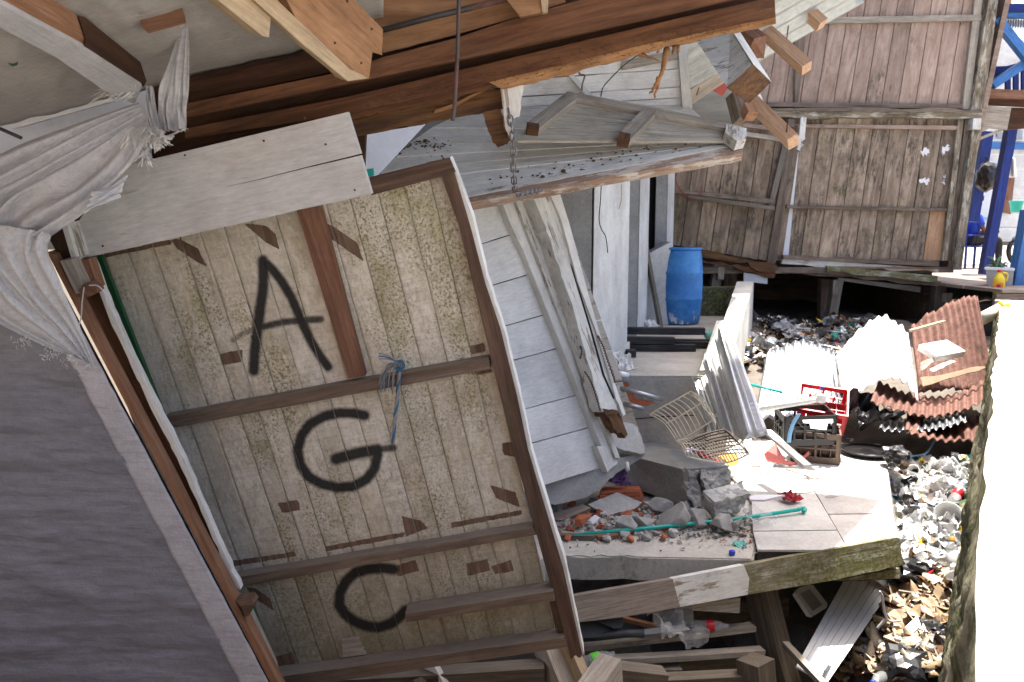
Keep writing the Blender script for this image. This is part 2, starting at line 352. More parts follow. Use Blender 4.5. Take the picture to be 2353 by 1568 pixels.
M['black'] = plas('black_void', (.01, .01, .011), .9, .1, 0)
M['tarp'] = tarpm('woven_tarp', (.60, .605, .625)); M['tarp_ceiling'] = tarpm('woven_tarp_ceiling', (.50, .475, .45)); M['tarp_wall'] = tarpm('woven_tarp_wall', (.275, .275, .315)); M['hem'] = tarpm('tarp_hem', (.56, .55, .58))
M['tin'] = tin('galvanised', (.42, .44, .47), .12, .36, .92); M['tin_white'] = tin('white_tin', (.80, .79, .77), .16, metal=.1); M['tin_rust'] = tin('rusty_tin', (.5, .47, .45), .86)
M['tin_roof'] = tin('roof_tin', (.40, .42, .41), .06, metal=.5); M['steel'] = tin('steel', (.42, .43, .45), .05, .35, .9); M['rustmetal'] = tin('rust_metal', (.25, .2, .17), .7)
M['iron'] = tin('dark_iron', (.10, .095, .09), .35, .55, .7)
M['deck'] = tin('deck_panel', (.72, .72, .70), .08, .35, .35); M['deck_dark'] = tin('deck_panel_groove', (.34, .33, .33), .1, .4, .4)
M['chainm'] = tin('chain_metal', (.20, .20, .20), .3, .5, .8)
for n_, c_, r_ in (('blue', (.025, .16, .50), .42), ('red', (.55, .02, .03), .38), ('darkred', (.32, .02, .03), .5), ('teal', (.015, .42, .36), .32), ('mint', (.22, .62, .55), .4), ('brown', (.13, .085, .065), .5), ('blk', (.018, .018, .02), .4),
                   ('whitep', (.74, .73, .71), .4), ('yellow', (.80, .58, .02), .35), ('orange', (.62, .15, .05), .5), ('green', (.03, .22, .05), .45), ('lime', (.12, .5, .05), .4), ('capblue', (.02, .06, .55), .35), ('lilac', (.55, .48, .70), .4), ('purple', (.10, .05, .14), .6),
                   ('cream', (.62, .56, .42), .45), ('rubber', (.035, .04, .045), .55), ('pinkred', (.60, .14, .12), .5), ('grn_moss', (.05, .14, .03), .9), ('ltblue', (.22, .45, .7), .5), ('orangep', (.75, .3, .04), .5)):
    M[n_] = plas('plastic_' + n_, c_, r_)
M['brick'] = conc('brick_terracotta', (.46, .145, .075), .35, bs=.5)
M['drum'] = None
M['paper'] = plas('paper', (.74, .73, .76), .8, .08, .15); M['bagwhite'] = plas('white_bag', (.70, .70, .69), .45, .15, .3); M['bagblack'] = plas('black_bag', (.018, .018, .02), .3, .3, .05); M['baggrey'] = plas('grey_bag', (.33, .33, .34), .45, .25, .4)
M['card'] = plas('cardboard', (.36, .26, .17), .85, .3, .4); M['leaf'] = plas('dry_leaf', (.26, .18, .10), .8, .4, .4); M['leafpale'] = plas('pale_dry_leaf', (.50, .42, .31), .8, .35, .4)
M['clear'] = plas('clear_plastic', (.85, .87, .88), .12, .05, .05, alpha=.16); M['cloth_red'] = plas('red_cloth', (.45, .05, .07), .9, .3, .2)
M['cap_green'] = plas('green_paint', (.012, .09, .035), .5)
def drum_mat():
    t = NT('blue_drum'); n = t.noise(5, 7, .65); sc_ = t.noise(26, 6, .7, t.mp((1, 1, .35))); sep = t.t.nodes.new('ShaderNodeSeparateXYZ'); t.l(t.raw, sep.inputs[0]); z = sep.outputs['Z']
    c = t.mix(t.ramp(n, .3, .72), (.02, .15, .46), (.06, .25, .58)); c = t.mix(t.ramp(sc_, .57, .72, 0, .35), c, (.20, .30, .40))
    low = t.ramp(z, .02, .22, 1, 0); c = t.mix(t.math('MULTIPLY', low, t.ramp(t.noise(16, 4, .6, t.mp((1, 1, .4))), .56, .6)), c, (.75, .75, .74))
    return t.fin(c, .42, sc_, .1, .003)
M['drum'] = drum_mat()
def panel_mat():
    """cream paint on sawn boards, bare patches, mildew and black spray, the marks carried by the boards themselves"""
    t = NT('old_cream_boards'); g = t.mp((1.2, 30, 30)); cross = t.mp((55, 4, 4))
    n1 = t.noise(1.6, 5, .65, g); sw = t.noise(1.4, 4, .75, cross); n3 = t.noise(2.4, 6, .65)
    bare = t.mix(t.ramp(n1, .3, .7), (.145, .09, .062), (.25, .165, .115))
    pa = t.mix(t.ramp(n3, .3, .72), (.80, .745, .64), (.62, .545, .42))
    pa = t.mix(t.ramp(sw, .46, .66, 0, .42), pa, (.46, .39, .30))
    pa = t.mix(t.ramp(t.noise(8, 6, .7), .55, .78, 0, .3), pa, (.42, .35, .22))
    pa = t.mix(t.ramp(t.noise(15, 8, .8, t.mp((.6, 1.6, 1.6))), .50, .64, 0, .5), pa, (.46, .39, .25)); pa = t.mix(t.ramp(t.noise(11, 8, .8, t.mp((.5, 1.8, 1.8))), .50, .62, 0, .6), pa, (.82, .77, .68))
    pa = t.mix(t.ramp(t.noise(7, 6, .7, t.mp((.25, 5, 5))), .60, .72, 0, .45), pa, (.36, .29, .18))
    jo = t.attr('joint'); pa = t.mix(t.math('MULTIPLY', jo, t.ramp(t.noise(12, 5, .7, t.mp((.5, 1, 1))), .42, .64, .0, .45)), pa, (.26, .21, .13))
    mo = t.attr('moss'); spk = t.noise(85, 4, .75); blot = t.noise(7, 6, .7)
    mm = t.math('MULTIPLY', t.ramp(spk, .46, .62), t.ramp(t.math('ADD', t.noise(9, 7, .75, t.mp((.5, 1.4, 1))), t.math('MULTIPLY', mo, .42)), .44, .80))
    pa = t.mix(t.math('MULTIPLY', mm, .9), pa, (.19, .16, .04))
    pa = t.mix(t.math('MULTIPLY', t.ramp(t.math('ADD', t.noise(3.3, 6, .7), t.math('MULTIPLY', mo, .3)), .58, .92), .62), pa, (.27, .245, .085))
    foot_tone = t.attr('foot_tone'); pa = t.mix(t.math('MULTIPLY', foot_tone, t.ramp(t.noise(5, 6, .7), .2, .6, .35, .8)), pa, (.20, .18, .115))
    pe = t.attr('peel'); pm = t.ramp(t.math('ADD', pe, t.math('MULTIPLY', t.math('SUBTRACT', t.noise(24, 6, .75), .5), 1.3)), .44, .56)
    c = t.mix(pm, pa, bare)
    sc2 = t.ramp(t.noise(3.0, 4, .8, t.mp((7, 90, 7))), .70, .74); c = t.mix(t.math('MULTIPLY', sc2, .7), c, (.66, .62, .55))
    sp = t.attr('spray'); sm = t.ramp(t.math('ADD', sp, t.math('MULTIPLY', t.math('SUBTRACT', t.noise(60, 4, .7), .5), .35)), .12, .95, 0, .96)
    c = t.mix(sm, c, t.mix(n3, (.008, .008, .009), (.02, .02, .023)))
    v = t.math('ADD', t.math('MULTIPLY', t.rand, .12), .94)
    h = t.math('ADD', t.math('MULTIPLY', sw, .5), t.math('SUBTRACT', t.math('MULTIPLY', n1, .5), t.math('MULTIPLY', pm, .5)))
    return t.fin(t.hsv(c, v), .82, h, .9, .005, spec=.25, fn=1.1, fs=(.8, 1.5, 1.5))
M['panel'] = panel_mat()
def green_backed(): return M['cap_green']
# ------------------------------------------------------------------ the setting
def flat(name, pts, z, mat, kind='structure', th=0):
    c = Vector((sum(p[0] for p in pts) / len(pts), sum(p[1] for p in pts) / len(pts), z)); bm = bmesh.new()
    f = bm.faces.new([bm.verts.new((p[0] - c.x, p[1] - c.y, 0)) for p in pts])
    if th:
        r = bmesh.ops.extrude_face_region(bm, geom=[f]); bmesh.ops.translate(bm, verts=[v for v in r['geom'] if isinstance(v, bmesh.types.BMVert)], vec=(0, 0, -th))
    o = link(name, bm_me(bm, name), mat, None, Matrix.Translation(c))
    if kind: o['kind'] = kind
    return o
def prism(name, plan, z0, z1, mat, parent=None, bev=.006, top=None, lean=(0, 0)):
    """upright block from a plan outline; top may give a height for each corner"""
    c = Vector((sum(p[0] for p in plan) / len(plan), sum(p[1] for p in plan) / len(plan), z0)); bm = bmesh.new(); n = len(plan)
    lo = [bm.verts.new((p[0] - c.x, p[1] - c.y, 0)) for p in plan]
    hi = [bm.verts.new((p[0] - c.x + lean[0], p[1] - c.y + lean[1], (top[i] if top else z1) - z0)) for i, p in enumerate(plan)]
    bm.faces.new(lo[::-1]); bm.faces.new(hi)
    for i in range(n): bm.faces.new((lo[i], lo[(i + 1) % n], hi[(i + 1) % n], hi[i]))
    return link(name, bm_me(bm, name, bev), mat, parent, Matrix.Translation(c))
flat('ground', [(-150, -150), (150, -150), (150, 150), (-150, 150)], -.95, M['soil'])
PW = lambda Y: .614 * Y                                   # the parapet's inner edge in plan
def terr(x, y):
    ks = ((2.5, -.62), (4.0, -.50), (5.0, -.26), (6.0, -.12), (7.0, .12), (8.0, .32), (9.2, .50), (10.5, .58), (14, .62))
    z = ks[0][1] if y < ks[0][0] else ks[-1][1]
    for (a, za), (b, zb) in zip(ks, ks[1:]):
        if a <= y < b: z = za + (zb - za) * (y - a) / (b - a)
    dx = PW(y) - x
    if y < 6.2: z -= .40 * max(0, min(1, (dx - .35) / .4)) * max(0, min(1, (6.2 - y) / .8))
    return z + .09 * nz((x, y, 0), 1.3, 3) + .05 * nz((x, y, 0), 3.7, 8)
def _pit():
    def fn(u, v):
        y = 1.2 + v * 13.3; x = -2.5 + u * (PW(y) + .12 + 2.5); return Vector((x, y, terr(x, y) + .035 * nz((x, y, 1), 11) + .02 * nz((x, y, 2), 24)))
    o = link('terrain', grid_me('terrain', fn, 150, 190), M['litterbed']); o['kind'] = 'structure'
_pit()
_d = Vector((.614, 1)).normalized(); _q = Vector((_d.y, -_d.x))
def pw(Y, off): return (PW(Y) + _q.x * off, Y + _q.y * off)
flat('road', [pw(-.4, .42), pw(60, .42), (90, 60), (90, -60), (-40, -60), (-40, -1.2), (-.6, -1.2)], .12, M['road'], th=.9)
# parapet wall: rough plaster, its inner face battered and grown with algae
def parapet():
    root = thing('parapet_wall', (*pw(4.5, .2), -.9), 'rough plastered street wall with bright top and mossy crumbling inner face', 'wall')
    def top(u, v):
        Y = -.35 + v * 9.45; e = .012 * nz((Y, u, 0), 5) + .02 * nz((Y, 0, 3), 1.3); p = pw(Y, -.0 + u * .45 + (e if u < .01 else 0))
        return Vector((p[0], p[1], 1.062 + .005 * nz((Y, u, 9), 8) - (.012 if u < .01 else 0)))
    me = grid_me('coping', top, 14, 230); link('coping', me, M['parapet_top'], root, Matrix.Identity(4))
    def side(u, v):
        Y = -.35 + v * 9.45; e = .012 * nz((Y, 0, 0), 5) + .02 * nz((Y, 0, 3), 1.3)
        z = 1.05 - u * 1.95
        off = e - .14 * u ** .8 + (.03 * nz((Y, z, 0), 3) + .022 * nz((Y, z, 5), 11) + .014 * nz((Y, z, 8), 26) + .03 * max(0, nz((Y, z * .4, 7), 5))) * min(1, u * 9)
        p = pw(Y, off); return Vector((p[0], p[1], z))
    link('inner_face', grid_me('inner_face', side, 60, 420), M['parapet_side'], root, Matrix.Identity(4))
    prism('core', [pw(-.35, .06), pw(9.1, .06), pw(9.1, .44), pw(-.35, .44)], -.9, 1.045, M['parapet_side'], root)
    prism('end_cap', [pw(9.08, -.05), pw(9.16, -.05), pw(9.16, .45), pw(9.08, .45)], -.9, 1.056, M['parapet_top'], root)
parapet()
# ------------------------------------------------------------------ broken floor slab with its tiles
Z0 = Plane((0, 0, 0), (0, 0, 1))
slab_o = slab('broken_slab', [(1180, 1130), (1240, 1290), (1285, 1279), (1465, 1283), (1731, 1288), (1742, 1240), (1722, 1130), (1640, 1060), (1440, 1000), (1200, 1040)], Z0, .13, M['slabedge'], None, bev=.008, rag={2: (4, 6), 1: (2, 3)})
tag(slab_o, kind='structure')
top_o = slab('slab_dust', [(1182, 1132), (1242, 1286), (1287, 1275), (1465, 1279), (1726, 1284), (1737, 1240), (1718, 1132), (1640, 1062), (1440, 1002), (1202, 1042)], Plane((0, 0, .006), (0, 0, 1)), .004, M['dust'], slab_o, bev=0, rag={2: (3, 8)})
tslab = slab('tiled_slab', [(1726, 1215), (1740, 1264), (1890, 1268), (2067, 1238), (2049, 1136), (2038, 1058), (2012, 985), (1690, 985), (1640, 1050), (1722, 1150)], Plane((0, 0, .018), (0, 0, 1)), .12, M['grout'], None, bev=.006)
tag(tslab, kind='structure')
ZT = Plane((0, 0, .032), (0, 0, 1))
for q in ([(1731, 1222), (1924, 1219.5), (1942, 1253), (1888, 1264), (1741, 1263)], [(1727, 1145), (1872, 1132), (1923, 1217.5), (1730.5, 1220)], [(1904.5, 1183), (2052, 1181.5), (2064, 1236), (1944.5, 1252)], [(1836, 1064), (2037, 1064), (2051.5, 1179.5), (1903, 1181)],
          [(1650, 1062), (1834, 1062), (1871, 1130), (1726, 1142)], [(1700, 990), (1800, 990), (1833, 1060), (1653, 1060)], [(1803, 990), (2012, 990), (2036, 1062), (1835, 1062)]):
    slab('tile', q, ZT, .013, M['tile'], tslab, bev=.0015)
# ------------------------------------------------------------------ raised platform, its low wall, the plastered concrete building
plat = tag(prism('platform', [(-.6, 5.95), (1.02, 5.84), (1.45, 5.84), (3.0, 10.4), (-.6, 10.4)], -.7, .76, M['concrete_floor'], bev=.01), kind='structure')
lw = thing('low_wall', (2.2, 8, .7), 'low pale concrete wall edging the platform behind the ribbed metal sheets', 'wall')
prism('ledge', [(1.40, 5.86), (1.47, 5.86), (2.06, 7.55), (1.95, 7.55)], .3, .92, M['lowwall'], lw, top=(.80, .80, .99, .99))
prism('wall', [(1.455, 5.80), (1.60, 5.80), (3.14, 10.35), (2.92, 10.35)], -.3, 1.1, M['lowwall'], lw, top=(.86, .86, 1.20, 1.20))
ob = prism('mossy_kerb', [(2.1, 10.25), (2.95, 10.25), (2.95, 10.45), (2.1, 10.45)], .7, 1.13, M['mosswall']); tag(ob, 'low moss-green kerb at the back of the platform beside the blue drum', 'kerb')
cb = thing('concrete_building', (.6, 7.5, .7), 'plastered grey concrete building with columns and a dark doorway behind the blue drum', 'building')
prism('wall', [(-.7, 5.5), (.545, 5.5), (1.0, 7.0), (-.7, 7.0)], -.2, 3.15, M['concrete_wall'], cb)
prism('wall', [(.556, 5.502), (.560, 5.490), (1.018, 6.99), (1.008, 7.0)], .0, 3.15, M['concrete_wall2'], cb, bev=.002)  # paler skin puts light from the right into the wall's colour
prism('skirting', [(.60, 5.55), (.585, 5.50), (1.045, 7.0), (1.03, 7.02)], .76, .86, M['concrete_light'], cb, bev=.002)
prism('wall', [(-.7, 7.0), (.9, 7.05), (.9, 8.2), (-.7, 8.2)], .7, 3.15, M['concrete_wall'], cb)
prism('column', [(.8, 8.2), (1.285, 8.2), (1.53, 9.1), (.8, 9.1)], .75, 3.15, M['concrete_wall'], cb)
prism('lit_column_face', [(1.29, 8.215), (1.30, 8.205), (1.545, 9.09), (1.535, 9.1)], .75, 3.15, M['concrete_wall2'], cb, bev=.002)
prism('doorway', [(1.2, 9.62), (1.72, 9.62), (1.72, 9.66), (1.2, 9.66)], .75, 3.15, M['black'], cb, bev=0)  # flat black sheet standing for the unlit room behind the opening
prism('column', [(1.70, 9.55), (1.825, 9.55), (2.03, 10.2), (1.70, 10.2)], .75, 3.15, M['concrete_wall'], cb)
prism('lit_column_face', [(1.83, 9.56), (1.84, 9.552), (2.045, 10.19), (2.035, 10.2)], .75, 3.15, M['concrete_wall2'], cb, bev=.002)
prism('window_ledge', [(1.5, 9.2), (1.82, 9.2), (1.82, 9.55), (1.5, 9.55)], .75, 1.62, M['concrete_wall2'], cb, top=(1.55, 1.72, 1.72, 1.55))
prism('roof_slab', [(-1.2, 5.3), (1.3, 5.3), (2.9, 9.4), (2.7, 10.3), (-1.2, 10.3)], 3.15, 3.28, M['concrete_wall'], cb)
prism('wall', [(-1.2, 5.6), (-.9, 5.6), (-.9, 10.3), (-1.2, 10.3)], -.2, 3.15, M['concrete_wall'], cb)
prism('wall', [(-.9, 10.1), (1.72, 10.1), (1.72, 10.3), (-.9, 10.3)], -.2, 3.15, M['concrete_wall'], cb)
# exposed bricks and crack on the platform's riser
YF = Plane.p3(Vector((-.6, 5.945, 0)), Vector((1.02, 5.832, 0)), Vector((0, 5.903, 1)))
PF = lambda pts, off=0.: pts
slab('plaster_patch', k('c', (330, 850), (1060, 812), (1060, 1180), (620, 1090), (300, 950)), YF.off(.006), .008, M['concrete'], plat, rag={2: (8, 5), 3: (6, 6), 4: (6, 4)})
for i, q in enumerate((((180, 870), (290, 870), (320, 905), (300, 940), (190, 935)), ((200, 960), (330, 975), (400, 1020), (360, 1040), (215, 1030)), ((225, 1045), (420, 1040), (560, 1075), (480, 1100), (240, 1110)))):
    slab('brick', k('c', *q), YF.off(.004), .02, M['brick'], plat, rag={1: (2, 4), 2: (2, 4)})
slab('crack', k('c', (260, 1250), (700, 1215), (1000, 1205), (1000, 1212), (700, 1224), (262, 1258)), YF.off(.007), .006, M['black'], plat, bev=0)
# ------------------------------------------------------------------ leaning wooden house behind
H = thing('wooden_house', (4.0, 11, 1.2), 'leaning two storey house of weathered brown planks standing on stilts', 'house')
HP = Plane((0, 11.0, 0), (0, -1, 0)); HL = Plane((0, 10.75, 0), (.06, -1, 0))
def lerp(a, b, t): return (a[0] + (b[0] - a[0]) * t, a[1] + (b[1] - a[1]) * t)
rb = random.Random(4)
xt = 2052.0; n = 0
while xt > 620:                                            # upper storey
    w = 103 + rb.uniform(-5, 5)
    a, b = (xt - w + 2.2, -420), (xt - 2.2, -420)
    sl = -80 / 500.
    tr = lambda x, y, yo: k(3, (x + sl * (yo - 150), yo))[0]
    slab('plank', [tr(xt - w + 2.4, 0, -900), tr(xt - 2.4, 0, -900), tr(xt - 2.4, 0, 668), tr(xt - w + 2.4, 0, 668)], HP.off(rb.uniform(-.008, .008)), .03, M['house'], H, grain=(k(3, (0, 0))[0], k(3, (-80, 500))[0]), bev=.003, seed=n); xt -= w; n += 1
xt = 1950.0; n = 0
while xt > 900:                                            # lower storey, right of the gap
    w = 111 + rb.uniform(-7, 7); sl = -118 / 800.
    m = M['house_low']
    tr = lambda x, yo: k(3, (x + sl * (yo - 810), yo))[0]
    if n == 0:
        slab('plank', [tr(xt - w + 2.5, 730), tr(xt - 2.5, 730), tr(xt - 2.5, 1312), tr(xt - w + 2.5, 1312)], HP.off(0), .03, m, H, grain=(k(3, (0, 0))[0], k(3, (-118, 800))[0]))
        slab('plank', [tr(xt - w + 2.5, 1325), tr(xt - 2.5, 1325), tr(xt - 2.5, 1640), tr(xt - w + 2.5, 1640)], HP.off(.004), .03, M['house_new'], H, grain=(k(3, (0, 0))[0], k(3, (-118, 800))[0]))
    else:
        slab('plank', [tr(xt - w + 2.5, 730), tr(xt - 2.5, 730), tr(xt - 2.5, 1640), tr(xt - w + 2.5, 1640)], HP.off(rb.uniform(-.008, .008)), .03, m, H, grain=(k(3, (0, 0))[0], k(3, (-118, 800))[0]), seed=n)
    xt -= w; n += 1
xt = 880.0; n = 0
while xt > 0:                                              # sunken left section
    w = 101 + rb.uniform(-8, 8); sl = -.15
    tr = lambda x, yo: k(3, (x + sl * (yo - 900), yo))[0]
    yb = 1650 - (880 - xt) * .17
    slab('plank', [tr(xt - w + 2.5, 700), tr(xt - 2.5, 700), tr(xt - 2.5, yb), tr(xt - w + 2.5, yb - 18)], HL.off(rb.uniform(-.01, .01)), .03, M['house_low'], H, grain=(k(3, (0, 0))[0], k(3, (-118, 800))[0]), rag={2: (1.2, 4)}, seed=n); xt -= w; n += 1
hb = lambda nm, pts, off, th, m, **kw: slab(nm, k(3, *pts), HP.off(off), th, M[m], H, **kw)
hb('upper_rail', ((1110, 110), (2085, 92), (2085, 130), (1115, 148)), .06, .05, 'pale')
hb('sill_rail', ((740, 645), (1970, 655), (1970, 685), (740, 672)), .07, .06, 'house_frame')
hb('floor_beam', ((250, 665), (760, 690), (2095, 710), (2095, 748), (760, 742), (250, 720)), .12, .12, 'house_post', rag={0: (5, 8), 3: (3, 14)})
hb('drip_board', ((700, 678), (2090, 690), (2090, 708), (700, 698)), .14, .12, 'house_frame', rag={0: (3, 14)})
hb('batten', ((905, 782), (1950, 792), (1950, 818), (905, 802)), .05, .05, 'house')
hb('rail', ((862, 1290), (1870, 1312), (1870, 1332), (862, 1312)), .06, .05, 'house_frame')
hb('post', ((2052, -60), (2100, -60), (2010, 690), (1965, 690)), .05, .06, 'pale')
hb('post', ((2100, -60), (2135, -60), (2045, 690), (2010, 690)), .03, .05, 'house_frame')
hb('corner_post', ((2140, -60), (2200, -60), (2095, 700), (2020, 700)), .10, .14, 'house_post')
hb('corner_post', ((1985, 745), (2070, 745), (1955, 1640), (1870, 1640)), .03, .10, 'house_frame')
hb('post', ((1940, 750), (1975, 750), (1870, 1640), (1838, 1640)), .06, .06, 'house_post')
hb('corner_board', ((2030, 820), (2078, 820), (1960, 1700), (1905, 1700)), .12, .08, 'house_post')
hb('beam_end', ((2035, 745), (2085, 745), (2080, 815), (2030, 815)), .16, .16, 'white_worn')
hb('post', ((912, 120), (990, 120), (930, 685), (910, 685)), .05, .05, 'house_frame')
hb('post', ((880, 790), (930, 790), (790, 1660), (735, 1660)), .06, .08, 'house_frame')
hb('post', ((838, 900), (880, 900), (775, 1300), (745, 1300)), .09, .05, 'grey')
hb('rail', ((130, 1185), (790, 1255), (785, 1285), (130, 1210)), .16, .05, 'house_frame')
hb('rail', ((240, 1228), (785, 1300), (783, 1325), (240, 1248)), .19, .05, 'grey')
hb('batten', ((560, 770), (880, 810), (880, 835), (560, 795)), .17, .05, 'house')
hb('batten', ((600, 830), (830, 862), (830, 890), (600, 858)), .17, .05, 'pale')
hb('daylight_strip', ((925, 955), (935, 955), (868, 1640), (832, 1640)), -.005, .01, 'sheetwhite')  # white strip painted as daylight showing through the gap
hb('peeling_strip', ((950, 745), (985, 740), (975, 860), (945, 950), (925, 940), (940, 850)), .2, .03, 'white_worn', rag={0: (3, 3), 2: (6, 5), 4: (6, 5)})
hb('bracket', ((872, 752), (910, 752), (908, 800), (870, 800)), .2, .12, 'house_frame')
h6 = lambda nm, pts, off, th, m, **kw: slab(nm, k(6, *pts), HP.off(off), th, M[m], H, **kw)
h6('sill', ((840, 190), (1820, 230), (1820, 262), (840, 215)), .10, .08, 'house_frame', rag={0: (3, 12)})
h6('skirting', ((838, 210), (1815, 275), (1815, 300), (830, 245)), .07, .06, 'white_worn', rag={2: (4, 14)})
h6('floor_joist', ((1115, 258), (1810, 320), (1810, 362), (1115, 292)), .13, .12, 'mossboard', rag={2: (3, 8)})
h6('floor_joist', ((900, 268), (1830, 355), (1830, 390), (900, 300)), .05, .10, 'house_frame', rag={2: (4, 8)})
h6('rot_strip', ((1180, 262), (1815, 268), (1815, 280), (1180, 272)), .12, .03, 'stud')
h6('brace', ((1180, 330), (1705, 390), (1700, 425), (1190, 350)), .0, .08, 'grey')
h6('broken_sill', ((310, 145), (800, 255), (795, 300), (560, 240), (310, 200)), .3, .10, 'rotten', rag={0: (6, 8), 2: (8, 6), 1: (6, 4)})
h6('broken_sill', ((320, 215), (790, 300), (785, 335), (520, 262), (320, 235)), .26, .10, 'beam', rag={0: (5, 8), 2: (6, 6)})
h6('stilt', ((1165, 345), (1220, 345), (1165, 650), (1115, 650)), .0, .14, 'grey')
h6('stilt', ((1155, 350), (1190, 350), (1180, 440), (1150, 435)), .08, .06, 'grey')
h6('stilt', ((1080, 340), (1140, 345), (1120, 620), (1070, 620)), -.5, .14, 'house_frame')
h6('stilt', ((1800, 380), (1870, 380), (1850, 560), (1785, 560)), -.02, .14, 'grey')
h6('stilt_block', ((1865, 430), (1905, 430), (1900, 490), (1860, 488)), .1, .1, 'pale')
h6('stilt', ((410, 240), (470, 250), (440, 400), (385, 395)), .1, .12, 'grey')
h6('stilt', ((430, 262), (470, 262), (465, 345), (430, 340)), .18, .05, 'pale')
h6('stilt', ((470, 260), (560, 280), (540, 400), (470, 400)), -.4, .12, 'house_frame')
h6('paper_board', ((590, 300), (740, 325), (738, 372), (590, 355)), .22, .012, 'sheetwhite')
for pts in (((1700, 950), (1735, 930), (1757, 945), (1745, 970), (1715, 980)), ((1840, 920), (1885, 920), (1880, 945), (1855, 975), (1835, 965)), ((1692, 1140), (1725, 1120), (1758, 1135), (1735, 1165)), ((1843, 1110), (1860, 1105), (1858, 1150), (1845, 1155))):
    slab('paper_scrap', k(3, *pts), HP.off(.012), .002, M['paper'], H, bev=0, rag={i: (5, 5) for i in range(4)})
# floor, inner rooms, and walls added below to keep the crawl space dark
prism('floor', [(1.2, 10.72), (6.1, 11.03), (6.1, 15), (1.2, 15)], 1.28, 1.36, M['house_frame'], H)
prism('back_wall', [(1.2, 14.9), (6.4, 14.9), (6.4, 15), (1.2, 15)], .0, 6.2, M['house_frame'], H)
prism('side_wall', [(1.1, 11.2), (1.2, 11.2), (1.2, 15), (1.1, 15)], .0, 6.2, M['house_frame'], H)
prism('side_wall', [(6.05, 11.1), (6.12, 11.1), (6.12, 15), (6.05, 15)], 1.36, 6.2, M['house'], H, lean=(.7, 0))
prism('side_wall', [(5.9, 11.4), (6.0, 11.4), (6.0, 15), (5.9, 15)], .0, 1.28, M['house_frame'], H)  # added under the floor to stop light leaking into the crawl space
prism('roof', [(.4, 10.3), (7.6, 10.3), (7.6, 15.6), (.4, 15.6)], 6.2, 6.28, M['tin_roof'], H, top=(6.28, 6.28, 7.3, 7.3))
import numpy as np
# ------------------------------------------------------------------ the tilted house: its board wall carries the sprayed letters
PO = P(479, 936, 3.4); PU = Vector((.978, -.071, .195)).normalized(); PVv = Vector((.226, .163, -.960)); PVv = (PVv - PU * PVv.dot(PU)).normalized()
PP = Plane(PO, PU.cross(PVv))
def st(x, y):
    d = PP.hit(x, y) - PO; return d.dot(PU), d.dot(PVv)
def proj(Wp):
    d = Wp - np.array(EYE); fx = d[:, 0]; fz = d[:, 1] * _cp - d[:, 2] * _sp; fy = d[:, 1] * _sp + d[:, 2] * _cp
    return np.stack([CX + F * fx / fz, CY - F * fy / fz], 1)
def segd(p, a, b):
    a, b = np.array(a), np.array(b); d = b - a; t = np.clip(((p - a) @ d) / (d @ d), 0, 1); return np.linalg.norm(p - a - t[:, None] * d, axis=1), t
def inpoly(p, poly):
    ins = np.zeros(len(p), bool); dm = np.full(len(p), 1e9); n = len(poly)
    for i in range(n):
        a, b = poly[i], poly[(i + 1) % n]; dm = np.minimum(dm, segd(p, a, b)[0])
        if a[1] != b[1]: ins ^= ((a[1] > p[:, 1]) != (b[1] > p[:, 1])) & (p[:, 0] < (b[0] - a[0]) * (p[:, 1] - a[1]) / (b[1] - a[1]) + a[0])
    return np.where(ins, dm, -dm)
STROKES = [ # points, half width, density
    (k(4, (1768, 240), (1772, 330), (1768, 430), (1750, 560), (1728, 720), (1712, 850), (1706, 980)), 10, 1.),
    (k(4, (1772, 245), (1840, 310), (1900, 390), (1955, 480), (1995, 570), (2030, 660), (2100, 800), (2150, 880), (2205, 955)), 8.5, 1.),
    (k(4, (1565, 775), (1620, 738), (1690, 708), (1770, 685)), 5.5, .6), (k(4, (1760, 687), (1900, 655), (2050, 640), (2155, 635)), 7, .85),
    ([(838, 955), (812, 950), (780, 949), (745, 957), (712, 975), (692, 1002), (684, 1035), (690, 1068), (708, 1095), (738, 1112), (775, 1121), (812, 1118), (842, 1102), (860, 1078), (868, 1045)], 10.5, 1.),
    ([(772, 1055), (800, 1047), (830, 1040), (868, 1034)], 11, 1.), ([(868, 1034), (905, 1029)], 7, .8),
    ([(903, 1306), (868, 1306), (832, 1313), (803, 1330), (785, 1358), (782, 1388), (797, 1412), (822, 1430), (852, 1440), (885, 1439), (912, 1428), (932, 1408)], 9, 1.)]
STROKES[-1] = (k(8, (460, 810), (380, 800), (290, 808), (205, 830), (140, 890), (100, 970), (95, 1050), (135, 1110), (200, 1160), (280, 1190), (360, 1200), (440, 1175), (500, 1130), (540, 1085)), 10, 1.)
STROKES[4] = (STROKES[4][0], 9.5, 1.)
